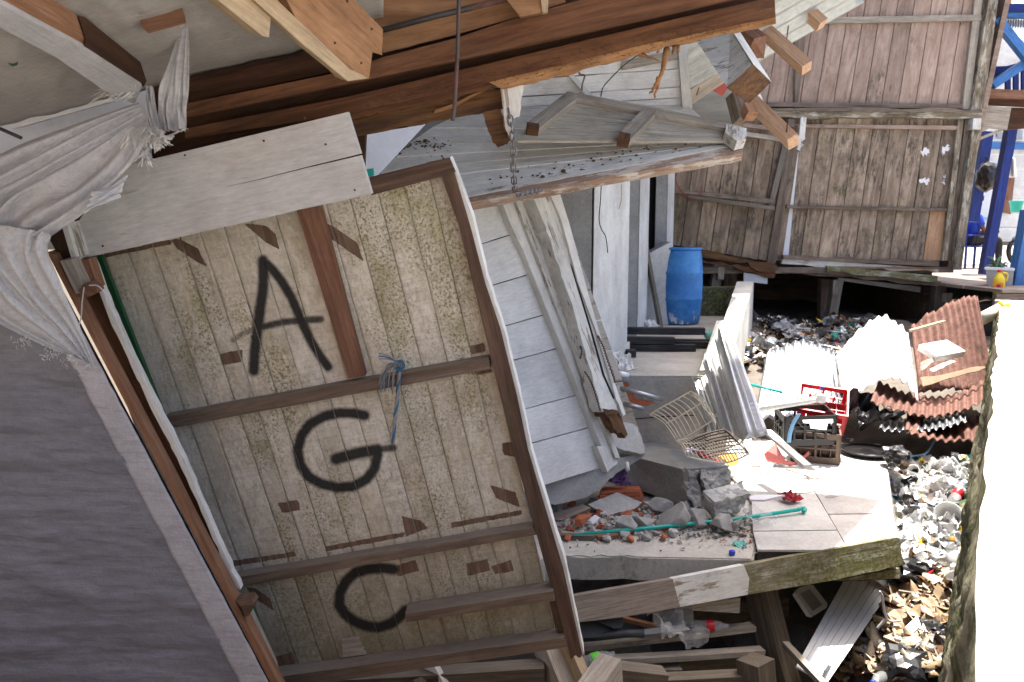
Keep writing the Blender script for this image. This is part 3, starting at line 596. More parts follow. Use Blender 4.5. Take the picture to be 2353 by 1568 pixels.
PEELS = [k(4, (1150, 100), (1205, 92), (1330, 160), (1392, 282), (1290, 228), (1190, 160)), k(4, (1640, -10), (1790, 5), (1850, 60), (1882, 168), (1790, 120)), k(5, (5, -15), (70, 20), (215, 120), (258, 242), (45, 98)), k(4, (1480, 865), (1630, 838), (1632, 920), (1490, 945)),
         k(7, (1865, 365), (2003, 340), (2020, 410), (1900, 430)), k(8, (1108, 240), (1280, 290), (1308, 388), (1150, 330)), k(8, (515, 450), (640, 480), (690, 530), (545, 590)), k(8, (0, 655), (530, 560), (530, 590), (0, 690)), k(8, (850, 495), (1320, 410), (1325, 440), (850, 530)),
         k(8, (480, 780), (612, 745), (632, 820), (490, 855)), k(8, (950, 770), (1090, 738), (1110, 820), (960, 850)), k(8, (1120, 790), (1250, 748), (1272, 820), (1140, 842)), k(5, (1190, 1470), (1268, 1460), (1282, 1560), (1200, 1545)), k(7, (1655, 930), (1720, 935), (1810, 1000), (1842, 1087), (1700, 1000)),
         k(7, (1840, 1400), (1980, 1360), (1990, 1440), (1850, 1465)), k(5, (980, 810), (1070, 795), (1080, 850), (980, 870)), k(5, (1000, 985), (1115, 965), (1130, 990), (1010, 1010)), k(7, (1560, 750), (1980, 690), (1990, 720), (1560, 790)),
         k(4, (680, 225), (1150, 130), (1150, 100), (680, 195)), k(8, (1190, 0), (1270, 0), (1280, 30), (1200, 30))]
MOSS = [((455, 800), 60), ((475, 700), 45), ((560, 740), 35), ((640, 860), 70), ((850, 560), 70), ((950, 470), 80), ((1020, 600), 90), ((900, 700), 80), ((1050, 740), 60), ((640, 960), 60), ((600, 1010), 60), ((760, 1190), 70), ((650, 1250), 50), ((1000, 1150), 80), ((950, 960), 70), ((1080, 900), 60), ((700, 1420), 90), ((1100, 1440), 120), ((850, 1500), 90)]
panel = thing('collapsed_wall', PO + PVv * 1.1, 'tilted wall of mildewed cream boards sprayed with black letters A, G and C', 'wall')
jx = [303, 340, 372, 425, 478, 540, 584, 636, 695, 748, 800, 858, 911, 971, 1029, 1085, 1132]
js = [st(x, 955 - (x - 375) * .1867)[0] for x in jx]
t_top = min(st(300, 570)[1], st(1030, 375)[1]) - .02
t_bot = st(1000, 1512)[1]
rp = random.Random(11)
def plank(i):
    s0, s1 = js[i], js[i + 1]; tb = t_bot + rp.uniform(-.015, .02); tt = t_top + rp.uniform(-.0, .02)
    L = tb - tt; nx = int(L / .0062); ny = max(8, int((s1 - s0) / .0065)); tilt = rp.uniform(-.0025, .0025); lift = rp.uniform(-.003, .002)
    o3 = PO + PU * s0 + PVv * tt; Mx = frame(o3, PVv, PP.n); Y = Mx.col[1].to_3d(); sg = 1 if Y.dot(PU) > 0 else -1
    X_, Y_ = np.meshgrid(np.linspace(0, L, nx + 1), np.linspace(0, 1, ny + 1), indexing='ij')
    gap = .0010 + rp.uniform(0, .0012); wob = np.interp(np.linspace(0, 1, nx + 1), np.linspace(0, 1, 9), [rp.uniform(-.0012, .0012) for _ in range(9)])
    Yr = gap + Y_ * (s1 - s0 - 2 * gap) + wob[:, None] * (Y_ > .9)
    e = np.minimum(Y_, 1 - Y_) * (s1 - s0); Zr = lift + tilt * (Y_ * 2 - 1) - .0015 * np.clip(1 - e / .004, 0, 1) ** 2
    co = np.stack([X_.ravel(), sg * Yr.ravel(), Zr.ravel()], 1)
    nV = len(co); Rm = np.array(Mx.to_3x3()); Wd = co @ Rm.T + np.array(o3); px = proj(Wd)
    spray = np.zeros(nV)
    for pts, hw, den in STROKES:
        dm = np.full(nV, 1e9)
        for a, b in zip(pts, pts[1:]): dm = np.minimum(dm, segd(px, a, b)[0])
        spray = np.maximum(spray, den * np.clip(1.5 - dm / (hw * 1.32), 0, 1)); spray = np.maximum(spray, den * .16 * np.exp(-(dm / (hw * 2.0)) ** 2))
    peel = np.zeros(nV)
    for q in PEELS: peel = np.maximum(peel, np.clip(.5 + inpoly(px, q) / 7, 0, 1))
    moss = np.zeros(nV)
    al = np.array([.28, .96])
    for c, r in MOSS:
        dd = px - np.array(c); a_ = dd @ al; b_ = dd @ np.array([.96, -.28]); moss = np.maximum(moss, rp.uniform(.35, 1.0) * np.exp(-(a_ / (1.9 * r)) ** 2 - (b_ / (.8 * r)) ** 2))
    foot_tone = np.clip((px[:, 1] + .18 * (px[:, 0] - 900) - 1180) / 300, 0, 1)  # boards tinted darker towards the foot of the wall
    # back and sides
    idx = np.arange(nV).reshape(nx + 1, ny + 1)
    q = np.stack([idx[:-1, :-1].ravel(), idx[1:, :-1].ravel(), idx[1:, 1:].ravel(), idx[:-1, 1:].ravel()], 1)
    if sg < 0: q = q[:, ::-1]
    bk = [(0, sg * gap, -.02), (L, sg * gap, -.02), (L, sg * (s1 - s0 - gap), -.02), (0, sg * (s1 - s0 - gap), -.02)]
    V = co.tolist() + bk; b0 = nV; Fc = q.tolist()
    Fc += [idx[:, 0].tolist()[::-1] + [b0, b0 + 1], idx[:, -1].tolist() + [b0 + 2, b0 + 3], idx[0, :].tolist() + [b0 + 3, b0], idx[-1, :].tolist()[::-1] + [b0 + 1, b0 + 2], [b0, b0 + 3, b0 + 2, b0 + 1]]
    me = bpy.data.meshes.new('plank'); me.from_pydata(V, [], Fc); me.update()
    joint = np.clip(1 - np.minimum(e.ravel(), 1) / .014, 0, 1)
    for nm, ar in (('spray', spray), ('peel', peel), ('moss', moss), ('foot_tone', foot_tone), ('joint', joint)):
        at = me.attributes.new(nm, 'FLOAT', 'POINT'); at.data.foreach_set('value', np.concatenate([ar, np.zeros(4)]).astype(np.float32))
    return link('plank', me, M['panel'], panel, Mx)
for i in range(len(js) - 1): plank(i)
ps = lambda nm, pts, off, th, m, **kw: slab(nm, pts, PP.off(off), th, M[m], kw.pop('parent', panel), **kw)
ps('stud', [(682, 484), (735, 474), (839, 864), (801, 871)], .042, .04, 'stud')
ps('batten', [(379, 958), (1123, 823), (1127, 848), (386, 986)], .052, .05, 'batten', rag={0: (.8, 9), 2: (.8, 9)})
ps('batten', [(520, 1332), (1225, 1213), (1234, 1229), (534, 1352)], .058, .056, 'batten', rag={0: (.8, 9), 2: (.8, 9)})
ps('batten', [(931, 1411), (1272, 1359), (1276, 1381), (933, 1430)], .085, .083, 'batten', rag={2: (.8, 5)})
ps('batten', [(610, 1560), (747, 1541), (1297, 1465), (1304, 1488), (747, 1570), (615, 1588)], .075, .073, 'batten', rag={1: (.8, 9)})
ps('batten', [(1262, 1385), (1275, 1382), (1300, 1462), (1285, 1465)], .04, .038, 'post')
ps('post', [(1013, 404), (1044, 396), (1080, 517), (1116, 654), (1150, 756), (1188, 910), (1213, 1032), (1294, 1306), (1338, 1505), (1330, 1512), (1322, 1506), (1312, 1516), (1181, 1040), (1054, 517)], .06, .055, 'post', grain=((1020, 405), (1300, 1511)), rag={8: (3, 4)})
ps('edge_board', [(1034, 362), (1047, 392), (1088, 505), (1122, 648), (1156, 752), (1195, 908), (1220, 1030), (1302, 1304), (1343, 1505), (1338, 1505), (1294, 1306), (1213, 1032), (1188, 910), (1150, 756), (1116, 654), (1080, 517), (1044, 396)], .056, .085, 'edge', bev=.001, grain=((1020, 405), (1300, 1511)), rag={i: (1.2, 8) for i in range(2, 8)})
ps('top_rail', [(845, 410), (1034, 364), (1047, 395), (1013, 407), (853, 449)], .06, .055, 'post')
tube('nail', [PP.off(.07).hit(1020, 366), PP.off(.08).hit(1014, 357)], .003, M['rustmetal'], panel)
slab('patch_board', k(8, (110, 1280), (230, 1265), (250, 1330), (280, 1380), (120, 1400)), PP.off(.012), .01, M['pale'], panel, rag={0: (3, 5), 2: (3, 4)})
# cord knotted to the batten
M['ropeblue'] = plas('rope_blue', (.04, .17, .30), .8)
cord = thing('rope', PP.off(.06).hit(905, 870), 'frayed blue and grey rope knotted round the batten of the sprayed wall', 'rope')
rq = random.Random(3)
C3 = lambda pts, d=.075: [PP.off(d).hit(*p) for p in pts]
for j in range(3):
    base = k(5, (500, 950), (498, 1010), (492, 1100), (480, 1220), (468, 1330), (458, 1465)); pts = smoothpts(C3(base), 8)
    tw = [p + PU * .0045 * math.cos(i * .55 + j * 2.1) + PP.n * .0045 * math.sin(i * .55 + j * 2.1) for i, p in enumerate(pts)]
    tube('strand', tw, .0045, M['ropeblue' if j == 0 else 'baggrey'], cord, 6)
for j in range(22):
    x = rq.uniform(360, 470); pts = k(5, (500 + rq.uniform(-25, 15), 930 + rq.uniform(-10, 30)), ((500 + x) / 2 - 10, 945 + rq.uniform(-20, 15)), (x, 1010 + rq.uniform(-20, 30)), (x - rq.uniform(0, 25), 1060 + rq.uniform(0, 90)))
    tube('strand', smoothpts(C3(pts, .08 + rq.uniform(0, .02)), 4), .0016, M['ropeblue' if j % 6 == 0 else 'baggrey'], cord, 4)
for j in range(3): tube('strand', smoothpts(C3(k(5, (360, 865 + j * 18), (420, 880 + j * 12), (495, 925), (520, 960))), 4), .003, M['ropeblue' if j == 1 else 'baggrey'], cord, 5)
tube('knot', smoothpts(C3(k(5, (470, 930), (510, 915), (530, 945), (510, 975), (478, 965), (470, 930)), .085), 4), .006, M['ropeblue'], cord, 6)
# ------------------------------------------------------------------ white fascia board, tarp wall and its timber edge
fa = ps('fascia_board', [(297, 379), (798, 258), (828, 354), (700, 385), (600, 411), (496, 434.5), (600, 412.6), (700, 387.5), (828, 358), (854, 446), (191, 594), (165, 530), (230, 440)], .34, .03, 'fascia', parent=None, grain=((191, 594), (854, 446)), rag={9: (1., 12)})
for q_ in ((606, 410 - 86), (425, 357), (700, 272), (815, 437), (236, 566), (748, 332)): tube('nail', [PP.off(.339).hit(*q_), PP.off(.3425).hit(*q_)], .004, M['rustmetal'], fa, 7)
tag(fa, 'wide white painted board with a long crack, tilted above the sprayed wall', 'board')
TW = PP.off(.42)
tw = thing('tarp_wall', TW.hit(300, 1500), 'wall covered with taut grey white woven tarpaulin beside the sprayed boards', 'wall')
hx = lambda y: 213 + .531 * (y - 800)
hl = lambda y: 183 + .527 * (y - 859)
def tarpfn(x0f, x1f, y0, y1, pl, dispf, o):
    def fn(u, v):
        y = y0 + (y1 - y0) * v; x = x0f(y) + (x1f(y) - x0f(y)) * u; w = pl.hit(x, y); return w + pl.n * dispf(x, y) - o
    return fn
def wr(x, y):
    a = nz((x * .004, y * .012, 0), 1, 2); b = nz((x * .0025 + y * .004, y * .028, 0), 1, 5); c = nz((x * .006 - y * .006, y * .02, 3), 1, 9)
    d = .008 * a + .010 * b * abs(b) * 2 + .014 * max(0, c - .1) * 1.5 + .0045 * nz((x * .02, y * .09, 7), 1, 1) + .006 * max(0, nz((x * .012 + y * .012, y * .05, 3), 1, 6) - .1)
    for cy, am, wd, sl in ((1058, .010, 12, -.03), (1040, .006, 8, -.05), (1183, .006, 14, .02), (1310, .005, 18, .05), (1395, .006, 16, -.02)):
        d += am * math.exp(-((y - cy - sl * x - 10 * nz((x * .01, cy, 0))) / wd) ** 2) * (.5 + .5 * nz((x * .008, cy, 1)))
    return d
o_ = TW.hit(200, 1100)
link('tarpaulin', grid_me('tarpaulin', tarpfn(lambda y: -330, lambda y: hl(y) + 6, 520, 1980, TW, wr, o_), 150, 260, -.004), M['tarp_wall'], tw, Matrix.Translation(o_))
hem = lambda x, y: .008 + .003 * nz((x * .02, y * .03, 0)) + .002 * nz((x * .1, y * .02, 4))
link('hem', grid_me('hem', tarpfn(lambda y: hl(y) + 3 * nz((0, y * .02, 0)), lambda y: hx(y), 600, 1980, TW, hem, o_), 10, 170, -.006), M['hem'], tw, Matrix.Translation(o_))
slab('backing_board', [(-320, 560), (hx(560) - 6, 560), (hx(1980) - 8, 1980), (-320, 1980)], TW.off(-.03), .02, M['beam_dark'], tw)
ts = lambda nm, pts, off, th, m, **kw: slab(nm, pts, PP.off(off), th, M[m], tw, **kw)
ts('edge_strip', [(108, 580), (124, 585), (hx(1600) + 17, 1600), (hx(1600), 1600)], .425, .05, 'strip', rag={1: (1, 14)}, grain=((113, 582), (620, 1568)))
ts('edge_strip', [(128, 590), (200, 597), (540, 1342), (528, 1356)], .33, .03, 'beam', grain=((113, 582), (620, 1568)))
ts('edge_strip', [(152, 640), (166, 636), (520, 1330), (512, 1332)], .36, .03, 'stud', grain=((113, 582), (620, 1568)))
ts('peeling_edge', [(200, 597), (212, 597), (272, 749), (350, 913), (421, 1053), (492, 1220), (553, 1355), (540, 1352), (482, 1222), (407, 1053), (335, 913), (257, 749)], .36, .03, 'edge', rag={i: (2, 7) for i in (1, 2, 3, 4, 5, 7, 8, 9, 10)}, grain=((113, 582), (620, 1568)))
ts('edge_strip', [(545, 1372), (565, 1385), (632, 1530), (638, 1560), (625, 1552)], .37, .03, 'pale', grain=((113, 582), (620, 1568)))
ts('green_board', [(203, 588), (232, 588), (376, 955), (420, 1060), (400, 1060), (352, 940)], .12, .02, 'cap_green')
ts('green_board', [(560, 1375), (577, 1385), (632, 1540), (622, 1540)], .30, .02, 'cap_green')
ts('block', [(137, 600), (164, 596), (191, 654), (186, 674), (174, 676)], .45, .06, 'pale')
ts('block', [(166, 598), (204, 596), (226, 662), (190, 655)], .40, .05, 'strip')
ts('block', [(188, 656), (205, 650), (222, 662), (222, 672), (200, 684), (180, 668)], .47, .05, 'stud', rag={i: (2, 3) for i in range(6)})
ts('block', k(7, (1590, 1020), (1690, 1010), (1710, 1040), (1680, 1110), (1650, 1130), (1610, 1050)), .43, .05, 'post', rag={i: (1.5, 3) for i in range(6)})
ts('board_end', [(105, 534), (140, 518), (168, 600), (142, 602)], .39, .08, 'beam_dark')
ts('board_end', [(140, 513), (152, 511), (178, 597), (166, 600)], .41, .05, 'white_worn')
ts('board_end', [(156, 514), (163, 512), (188, 590), (181, 596)], .39, .05, 'white_worn')
tube('string', smoothpts([PP.off(.5).hit(*p) for p in k(4, (565, 420), (552, 520), (545, 620), (525, 700))], 4), .0022, M['whitep'], tw, 5)
tube('string', smoothpts([PP.off(.5).hit(*p) for p in k(4, (600, 408), (650, 408), (690, 440), (715, 500), (725, 560))], 4), .0022, M['whitep'], tw, 5)
# ------------------------------------------------------------------ draped and gathered tarpaulin
def drape(name, Lc, Rc, folds, amp, mat, parent, nu=70, nv=60, gather=lambda v: 1, seed=0, th=0):
    """loft between two edge curves (world points) with pleats running along them"""
    Lc = smoothpts(Lc, 12); Rc = smoothpts(Rc, 12)
    def at(c, v):
        f = v * (len(c) - 1); i = min(int(f), len(c) - 2); return c[i].lerp(c[i + 1], f - i)
    o = Lc[0].copy()
    def fn(u, v):
        a, b = at(Lc, v), at(Rc, v); p = a.lerp(b, u)
        ph = folds * u + 1.4 * nz((u * 3, v * 1.5, seed), 1); d = amp * gather(v) * (math.sin(ph * 2 * math.pi) * (.6 + .6 * nz((u * 4, v * 2, seed + 3), 1)) + .5 * nz((u * 9, v * 2.2, seed + 5), 1))
        return p + Vector((0, -1, .15)) * d + (b - a).normalized() * amp * .4 * nz((u * 6, v * 4, seed + 9), 1) * (u * (1 - u) * 4) - o
    return link(name, grid_me(name, fn, nu, nv, th), M[mat], parent, Matrix.Translation(o))
CP = Plane.p3(P(0, 305, 2.95), P(430, 180, 2.95), P(300, -10, 2.15))
dr = thing('draped_tarp', TW.off(.1).hit(200, 830), 'white woven tarpaulin gathered in pleats over the corner of the grey tarp wall', 'tarpaulin')
D = lambda *pts: [P(x, y, Y) for x, y, Y in pts]
drape('sheet', D((318, 235, 2.72), (150, 292, 2.70), (20, 345, 2.66), (-90, 420, 2.62), (-120, 520, 2.62)), D((345, 292, 2.66), (322, 345, 2.62), (285, 398, 2.60), (205, 470, 2.56), (108, 548, 2.54)), 5.5, .030, 'tarp', dr, 80, 60, lambda v: .35 + .9 * v, 1)
drape('sheet', D((-120, 500, 2.60), (-110, 600, 2.60), (-40, 715, 2.62), (90, 790, 2.66), (192, 828, 2.72)), D((112, 535, 2.52), (108, 575, 2.53), (135, 650, 2.58), (180, 745, 2.66), (216, 842, 2.72)), 6.5, .026, 'tarp', dr, 90, 60, lambda v: 1.05 - .75 * v, 4)
drape('folded_edge', D((292, 402, 2.56), (255, 430, 2.55), (215, 440, 2.54)), D((272, 460, 2.55), (235, 470, 2.54), (195, 492, 2.53)), 1.2, .012, 'tarp', dr, 24, 20, lambda v: 1, 7)
drape('hanging_strip', D((422, 43, CP.hit(422, 43).y - .03), (405, 90, CP.hit(405, 90).y - .03), (374, 180, 2.64), (360, 245, 2.66), (366, 302, 2.66)), D((427, 43, CP.hit(427, 43).y - .03), (435, 70, CP.hit(435, 70).y - .03), (436, 200, 2.66), (430, 255, 2.66), (424, 300, 2.66)), 3.2, .016, 'tarp', dr, 40, 40, lambda v: .25 + .9 * v, 11)
drape('bunched_end', D((334, 196, 2.66), (336, 240, 2.64), (345, 300, 2.62), (352, 352, 2.62)), D((352, 200, 2.66), (360, 255, 2.64), (378, 310, 2.62), (415, 300, 2.64)), 3, .014, 'tarp', dr, 30, 30, lambda v: .6 + .6 * v, 15)
bm = bmesh.new(); rf = random.Random(5); cfr = P(350, 320, 2.58)
for c, r0, cnt, ln in (((345, 305), 26, 80, 30), ((372, 322), 18, 50, 20), ((300, 300), 14, 24, 60), ((330, 350), 14, 24, 45), ((300, 212), 22, 26, 40), ((320, 195), 8, 14, 24), ((265, 205), 30, 22, 60), ((60, 780), 40, 30, 10), ((120, 805), 35, 40, 12), ((160, 822), 25, 30, 14), ((205, 842), 10, 30, 10), ((418, 295), 5, 12, 10)):
    for _ in range(cnt):
        x = c[0] + rf.gauss(0, r0 * .45); y = c[1] + rf.gauss(0, r0 * .3); a = rf.uniform(.2, 2.9); l = ln * rf.uniform(.4, 1)
        if c[1] < 230: a = rf.uniform(2.4, 2.9)
        Yd = 2.57 + rf.uniform(-.03, .03) + (.04 if c[1] > 700 else 0) + (.06 if c[1] < 230 else 0)
        p0 = P(x, y, Yd); p1 = P(x + l * .5 * math.cos(a) + rf.uniform(-4, 4), y + l * .5 * math.sin(a), Yd - rf.uniform(0, .03)); p2 = P(x + l * math.cos(a), y + l * math.sin(a), Yd - rf.uniform(-.02, .02))
        sweep(bm, [p0 - cfr, p1 - cfr, p2 - cfr], rf.uniform(.0007, .0016), 3)
link('frayed_threads', bm_me(bm, 'frayed_threads'), M['whitep'], dr, Matrix.Translation(cfr))['kind'] = 'stuff'
# ------------------------------------------------------------------ eave overhead: ceiling tarp, rafters, stacked beams
ev = thing('roof_eave', P(900, 150, 2.9), 'broken brown timber eave with stacked beams, rafters and ceiling tarp overhead', 'roof')
CP = Plane.p3(P(0, 305, 2.95), P(430, 180, 2.95), P(300, -10, 2.15))
def ctarp(u, v):
    x = -260 + u * 1140; yb = 352 - (x + 250) * .258; y = -300 + v * (yb + 300); w = CP.hit(x, y)
    return w + CP.n * (.012 * nz((x * .006, y * .012, 0), 1) + .007 * nz((x * .02, y * .03, 5), 1) + .012 * max(0, nz((x * .003 + y * .008, y * .006, 2), 1.6))) - o_
link('ceiling_tarp', grid_me('ceiling_tarp', ctarp, 120, 70, .004), M['tarp_ceiling'], ev, Matrix.Translation(o_))
cs = lambda nm, pts, off, th, m, **kw: slab(nm, pts, CP.off(off), th, M[m], ev, **kw)
cs('wrapped_rafter', [(-80, -30), (0, 10), (191, 112), (326, 198), (310, 240), (239, 208), (130, 133), (0, 64), (-80, 20)], .085, .09, 'tarp', bev=.02, seg=3, grain=((0, 20), (310, 215)))
cs('rafter', [(-60, -45), (41, -4), (194, 88), (188, 116), (0, 8), (-80, -34)], .07, .06, 'strip', grain=((0, 0), (190, 100)))
cs('rafter', [(197, 90), (212, 93), (337, 187), (329, 200), (191, 117)], .075, .06, 'beam_dark')
cs('stick', k(1, (960, 190), (1245, 116), (1252, 157), (1000, 226)), .03, .025, 'stud')
ts2 = lambda nm, pts, off, th, m, **kw: slab(nm, pts, PP.off(off), th, M[m], ev, **kw)
ts2('wall_board', [(-330, 330), (340, 205), (340, 420), (-330, 640)], .16, .03, 'sheetwhite', bev=0)
ts2('trim', [(18, 284), (253, 218), (262, 232), (24, 298)], .24, .03, 'white')
tube('pipe', [P(-30, 283, 2.75), P(48, 317, 2.7)], .006, M['iron'], ev)
slab('green_cap', k(1, (55, 410), (85, 402), (122, 412), (118, 440), (85, 448), (58, 432)), CP.off(.014), .01, M['cap_green'], ev, bev=.003)
ts2('dark_lining', [(200, 150), (428, 60), (900, -60), (1600, -260), (1800, -150), (1775, 20), (1180, 175), (840, 300), (835, 420), (180, 590), (120, 500)], .10, .03, 'beam_dark', bev=0)  # dark sheet added to cut off sky where the eave lies in shade
ts2('plate', [(432, 190), (760, 112), (800, 158), (432, 236)], .20, .06, 'beam_dark')
ts2('beam', [(425, 296), (804, 222), (1551, 44), (1780, -8), (1782, 40), (1494, 100), (1157, 181), (800, 262), (425, 320)], .20, .13, 'beam', rag={4: (1, 8), 5: (1.2, 10), 6: (1.5, 10)})
ts2('beam', [(428, 238), (782, 166), (880, 132), (1051, 87), (1191, 40), (1328, 2), (1500, -46), (1720, -60), (1700, -6), (1551, 28), (1191, 108), (791, 194), (428, 270)], .30, .14, 'beam', grain=((428, 238), (1328, 2)))
ts2('plank', [(878, 74), (1167, 3), (1290, -25), (1300, 6), (1195, 38), (1040, 82), (880, 122)], .27, .04, 'raw', rag={5: (1, 6)})
ts2('plywood', [(815, -160), (1330, -160), (1190, -14), (1099, 8), (877, 64), (815, 0)], .22, .02, 'raw')
tube('conduit', [PP.off(.31).hit(*p) for p in ((870, 72), (1000, 38), (1150, 2), (1250, -24))], .010, M['iron'], ev)
ts2('bracket', [(1160, -60), (1256, -60), (1258, 26), (1195, 39), (1160, -6)], .38, .07, 'raw')
ts2('bracket', [(1234, -60), (1262, -60), (1259, 28), (1247, 30)], .39, .06, 'sawn')
RPn = Plane.p3(P(848, 181, 2.70), P(880, 72, 2.70), P(640, -40, 2.2))
raft = slab('rafter', [(628, -60), (775, -60), (812, -2), (880, 68), (878, 127), (856, 120), (848, 181), (800, 186), (690, 62)], RPn, .05, M['raw'], ev, grain=((632, 0), (840, 180)))
slab('rafter_edge', [(500, -75), (575, -60), (632, -4), (804, 160), (846, 180), (800, 187), (700, 106)], RPn.off(.004), .03, M['sawn'], ev, grain=((578, 0), (800, 180)), rag={3: (1.5, 3)})
slab('rafter', [(455, -40), (560, -20), (622, 42), (618, 86), (603, 83), (480, -16)], RPn.off(-.01), .05, M['sawn'], ev, grain=((500, 0), (610, 80)))
for x, y in k(2, (150, 10), (68, 290), (315, 197), (245, 425)): tube('nail', [RPn.off(.001).hit(x, y), RPn.off(.004).hit(x, y)], .004, M['iron'], raft)
# shredded underside of the lowest beam
ts2('shredded_edge', [(1120, 188), (1300, 146), (1494, 92), (1650, 56), (1782, 28), (1783, 55), (1650, 82), (1494, 119), (1400, 147), (1260, 183), (1157, 206)], .188, .13, 'shred', rag={5: (2.2, 7), 6: (3.5, 9), 7: (2.0, 5), 8: (4.0, 7), 9: (2.5, 6)}, bev=.002)
ts2('shredded_edge', [(800, 262), (1157, 181), (1160, 196), (1000, 236), (800, 274)], .165, .10, 'beam', rag={2: (2.5, 12), 3: (2.5, 12)})
ts2('rotten_timber', [(800, 274), (1157, 198), (1162, 250), (1040, 272), (820, 314)], .11, .10, 'rotten', rag={0: (2, 10), 2: (2.5, 8), 3: (2.5, 10)})
ts2('rotten_timber', k(2, (740, 740), (860, 700), (1000, 630), (1130, 590), (1000, 650), (860, 730), (730, 765)), .135, .02, 'shred')
ts2('rotten_end', k(2, (1060, 760), (1180, 735), (1200, 860), (1255, 950), (1210, 972), (1160, 992), (1130, 962), (1095, 880)), .14, .10, 'rotten', rag={i: (3, 4) for i in range(8)}, bev=.006)
ts2('painted_end', k(2, (1180, 600), (1345, 530), (1325, 640), (1305, 790), (1262, 800), (1255, 945), (1215, 870)), .18, .05, 'white_worn', rag={2: (3, 4), 3: (3, 3), 4: (2, 3)})
rs = random.Random(8)
for pts in (((385, 430), (330, 640), (262, 870)), ((300, 700), (255, 800), (225, 840)), ((440, 400), (436, 450), (432, 490)), ((480, 395), (482, 430), (485, 460)), ((295, 430), (300, 455), (290, 470)), ((60, 470), (180, 500), (300, 545)), ((40, 465), (130, 470), (200, 510))):
    w = smoothpts([P(*k('h', p)[0], 2.96 + rs.uniform(-.02, .02)) for p in pts], 5); n_ = len(w)
    tube('splinter', [p + Vector((rs.uniform(-.003, .003), 0, rs.uniform(-.003, .003))) for p in w], .01, M['shred'], ev, 5, rr=[.011 * (1 - .8 * i / n_) * (1.25 if pts[0][0] == 385 else .8) for i in range(n_)])
bm = bmesh.new(); c0 = PP.off(.2).hit(1300, 150)
for _ in range(420):                                      # loose fibres on the broken beam
    x = rs.uniform(820, 1775); yb = 270 - (x - 800) * .2255; p = PP.off(.21).hit(x, yb + rs.uniform(-32, 6)); a = rs.uniform(0, 6.28); l = rs.uniform(.004, .02)
    q = p + Vector((l * math.cos(a), -.006, l * math.sin(a) * .6)); sweep(bm, [p - c0, q - c0], rs.uniform(.0005, .0012), 3)
link('wood_fibres', bm_me(bm, 'wood_fibres'), M['beam'], ev, Matrix.Translation(c0))['kind'] = 'stuff'
# roof sheeting above the eave, unseen outline shaped to cast the wanted shade
def roofz(x, y): return 3.35 + .195 * x + .08 * y
rpts = [(-5.2, -.6), (-.8, -.6), (3.72, 4.76), (1.2, 5.6), (-5.2, 5.6)]
def roof_fn(u, v):
    y = -.6 + v * 9.4; xr = -2.0 + (y + .6) * (5.34 / 6.77) if y < 6.17 else max(1.9 + (y - 6.3) * .36, 3.34 - (y - 6.17) * 16); x = -5.2 + u * (xr + 5.2)
    return Vector((x, y, roofz(x, y) + .018 * math.sin(x * 2 * math.pi / .19)))
link('roof_sheet', grid_me('roof_sheet', roof_fn, 240, 90, .004), M['tin_roof'], ev, Matrix.Identity(4))
for yy in (.2, 1.5, 4.6): beam('purlin', (-4.9, yy, roofz(-4.9, yy) - .07), (-1.7 + yy * .78, yy, roofz(-1.7 + yy * .78, yy) - .07), .05, .09, M['beam'], ev)
for xx in (-3.6, -2.2): beam('rafter', (xx, -.4, roofz(xx, -.4) - .16), (xx, 5.3, roofz(xx, 5.3) - .16), .05, .1, M['beam'], ev)
# ------------------------------------------------------------------ rod and chain hanging from the eave
rod = tube('hanging_rod', smoothpts([P(*q, 2.62) for q in ((1058, -40), *k(2, (900, 0), (892, 330), (880, 560), (872, 700), (858, 812)))], 4), .0062, M['iron']); tag(rod, 'thin dark iron rod hanging down from the broken eave', 'rod')
ch = thing('chain', P(1181, 440, 2.95), 'steel chain dangling from the rotten timber end down to the fallen ceiling', 'chain')
cpts = smoothpts([P(*q, Yd) for q, Yd in zip(k(2, (1195, 585), (1222, 680), (1243, 790), (1262, 900), (1268, 1000), (1266, 1100), (1270, 1200), (1276, 1270), (1300, 1315), (1360, 1300), (1420, 1285), (1462, 1268)), (2.98, 2.97, 2.96, 2.96, 2.96, 2.97, 3.0, 3.05, 3.1, 3.2, 3.3, 3.4))], 20)
acc = 0; last = cpts[0]; n_ = 0; lk = None
for p in cpts[1:]:
    if (p - last).length >= .0265:
        t_ = (p - last).normalized(); s_ = Vector((0, 1, 0)).cross(t_).normalized(); w_ = t_.cross(s_)
        if n_ % 2: s_, w_ = w_, s_
        Mx = Matrix(((t_.x, s_.x, w_.x, last.x), (t_.y, s_.y, w_.y, last.y), (t_.z, s_.z, w_.z, last.z), (0, 0, 0, 1)))
        if lk is None:
            bm = bmesh.new(); ring = [(.0185 + (.0115 if math.cos(a) > 0 else -.0115) * 1 + .0075 * math.cos(a) - .004, .0095 * math.sin(a), 0) for a in [2 * math.pi * (i + .5) / 14 for i in range(14)]]
            sweep(bm, ring, .0031, 6, True); lk = link('link', bm_me(bm, 'link'), M['chainm'], ch, Mx, smooth=True)
        else:
            o2 = lk.copy(); COL.objects.link(o2); par(o2, ch, Mx)
        last = p; n_ += 1
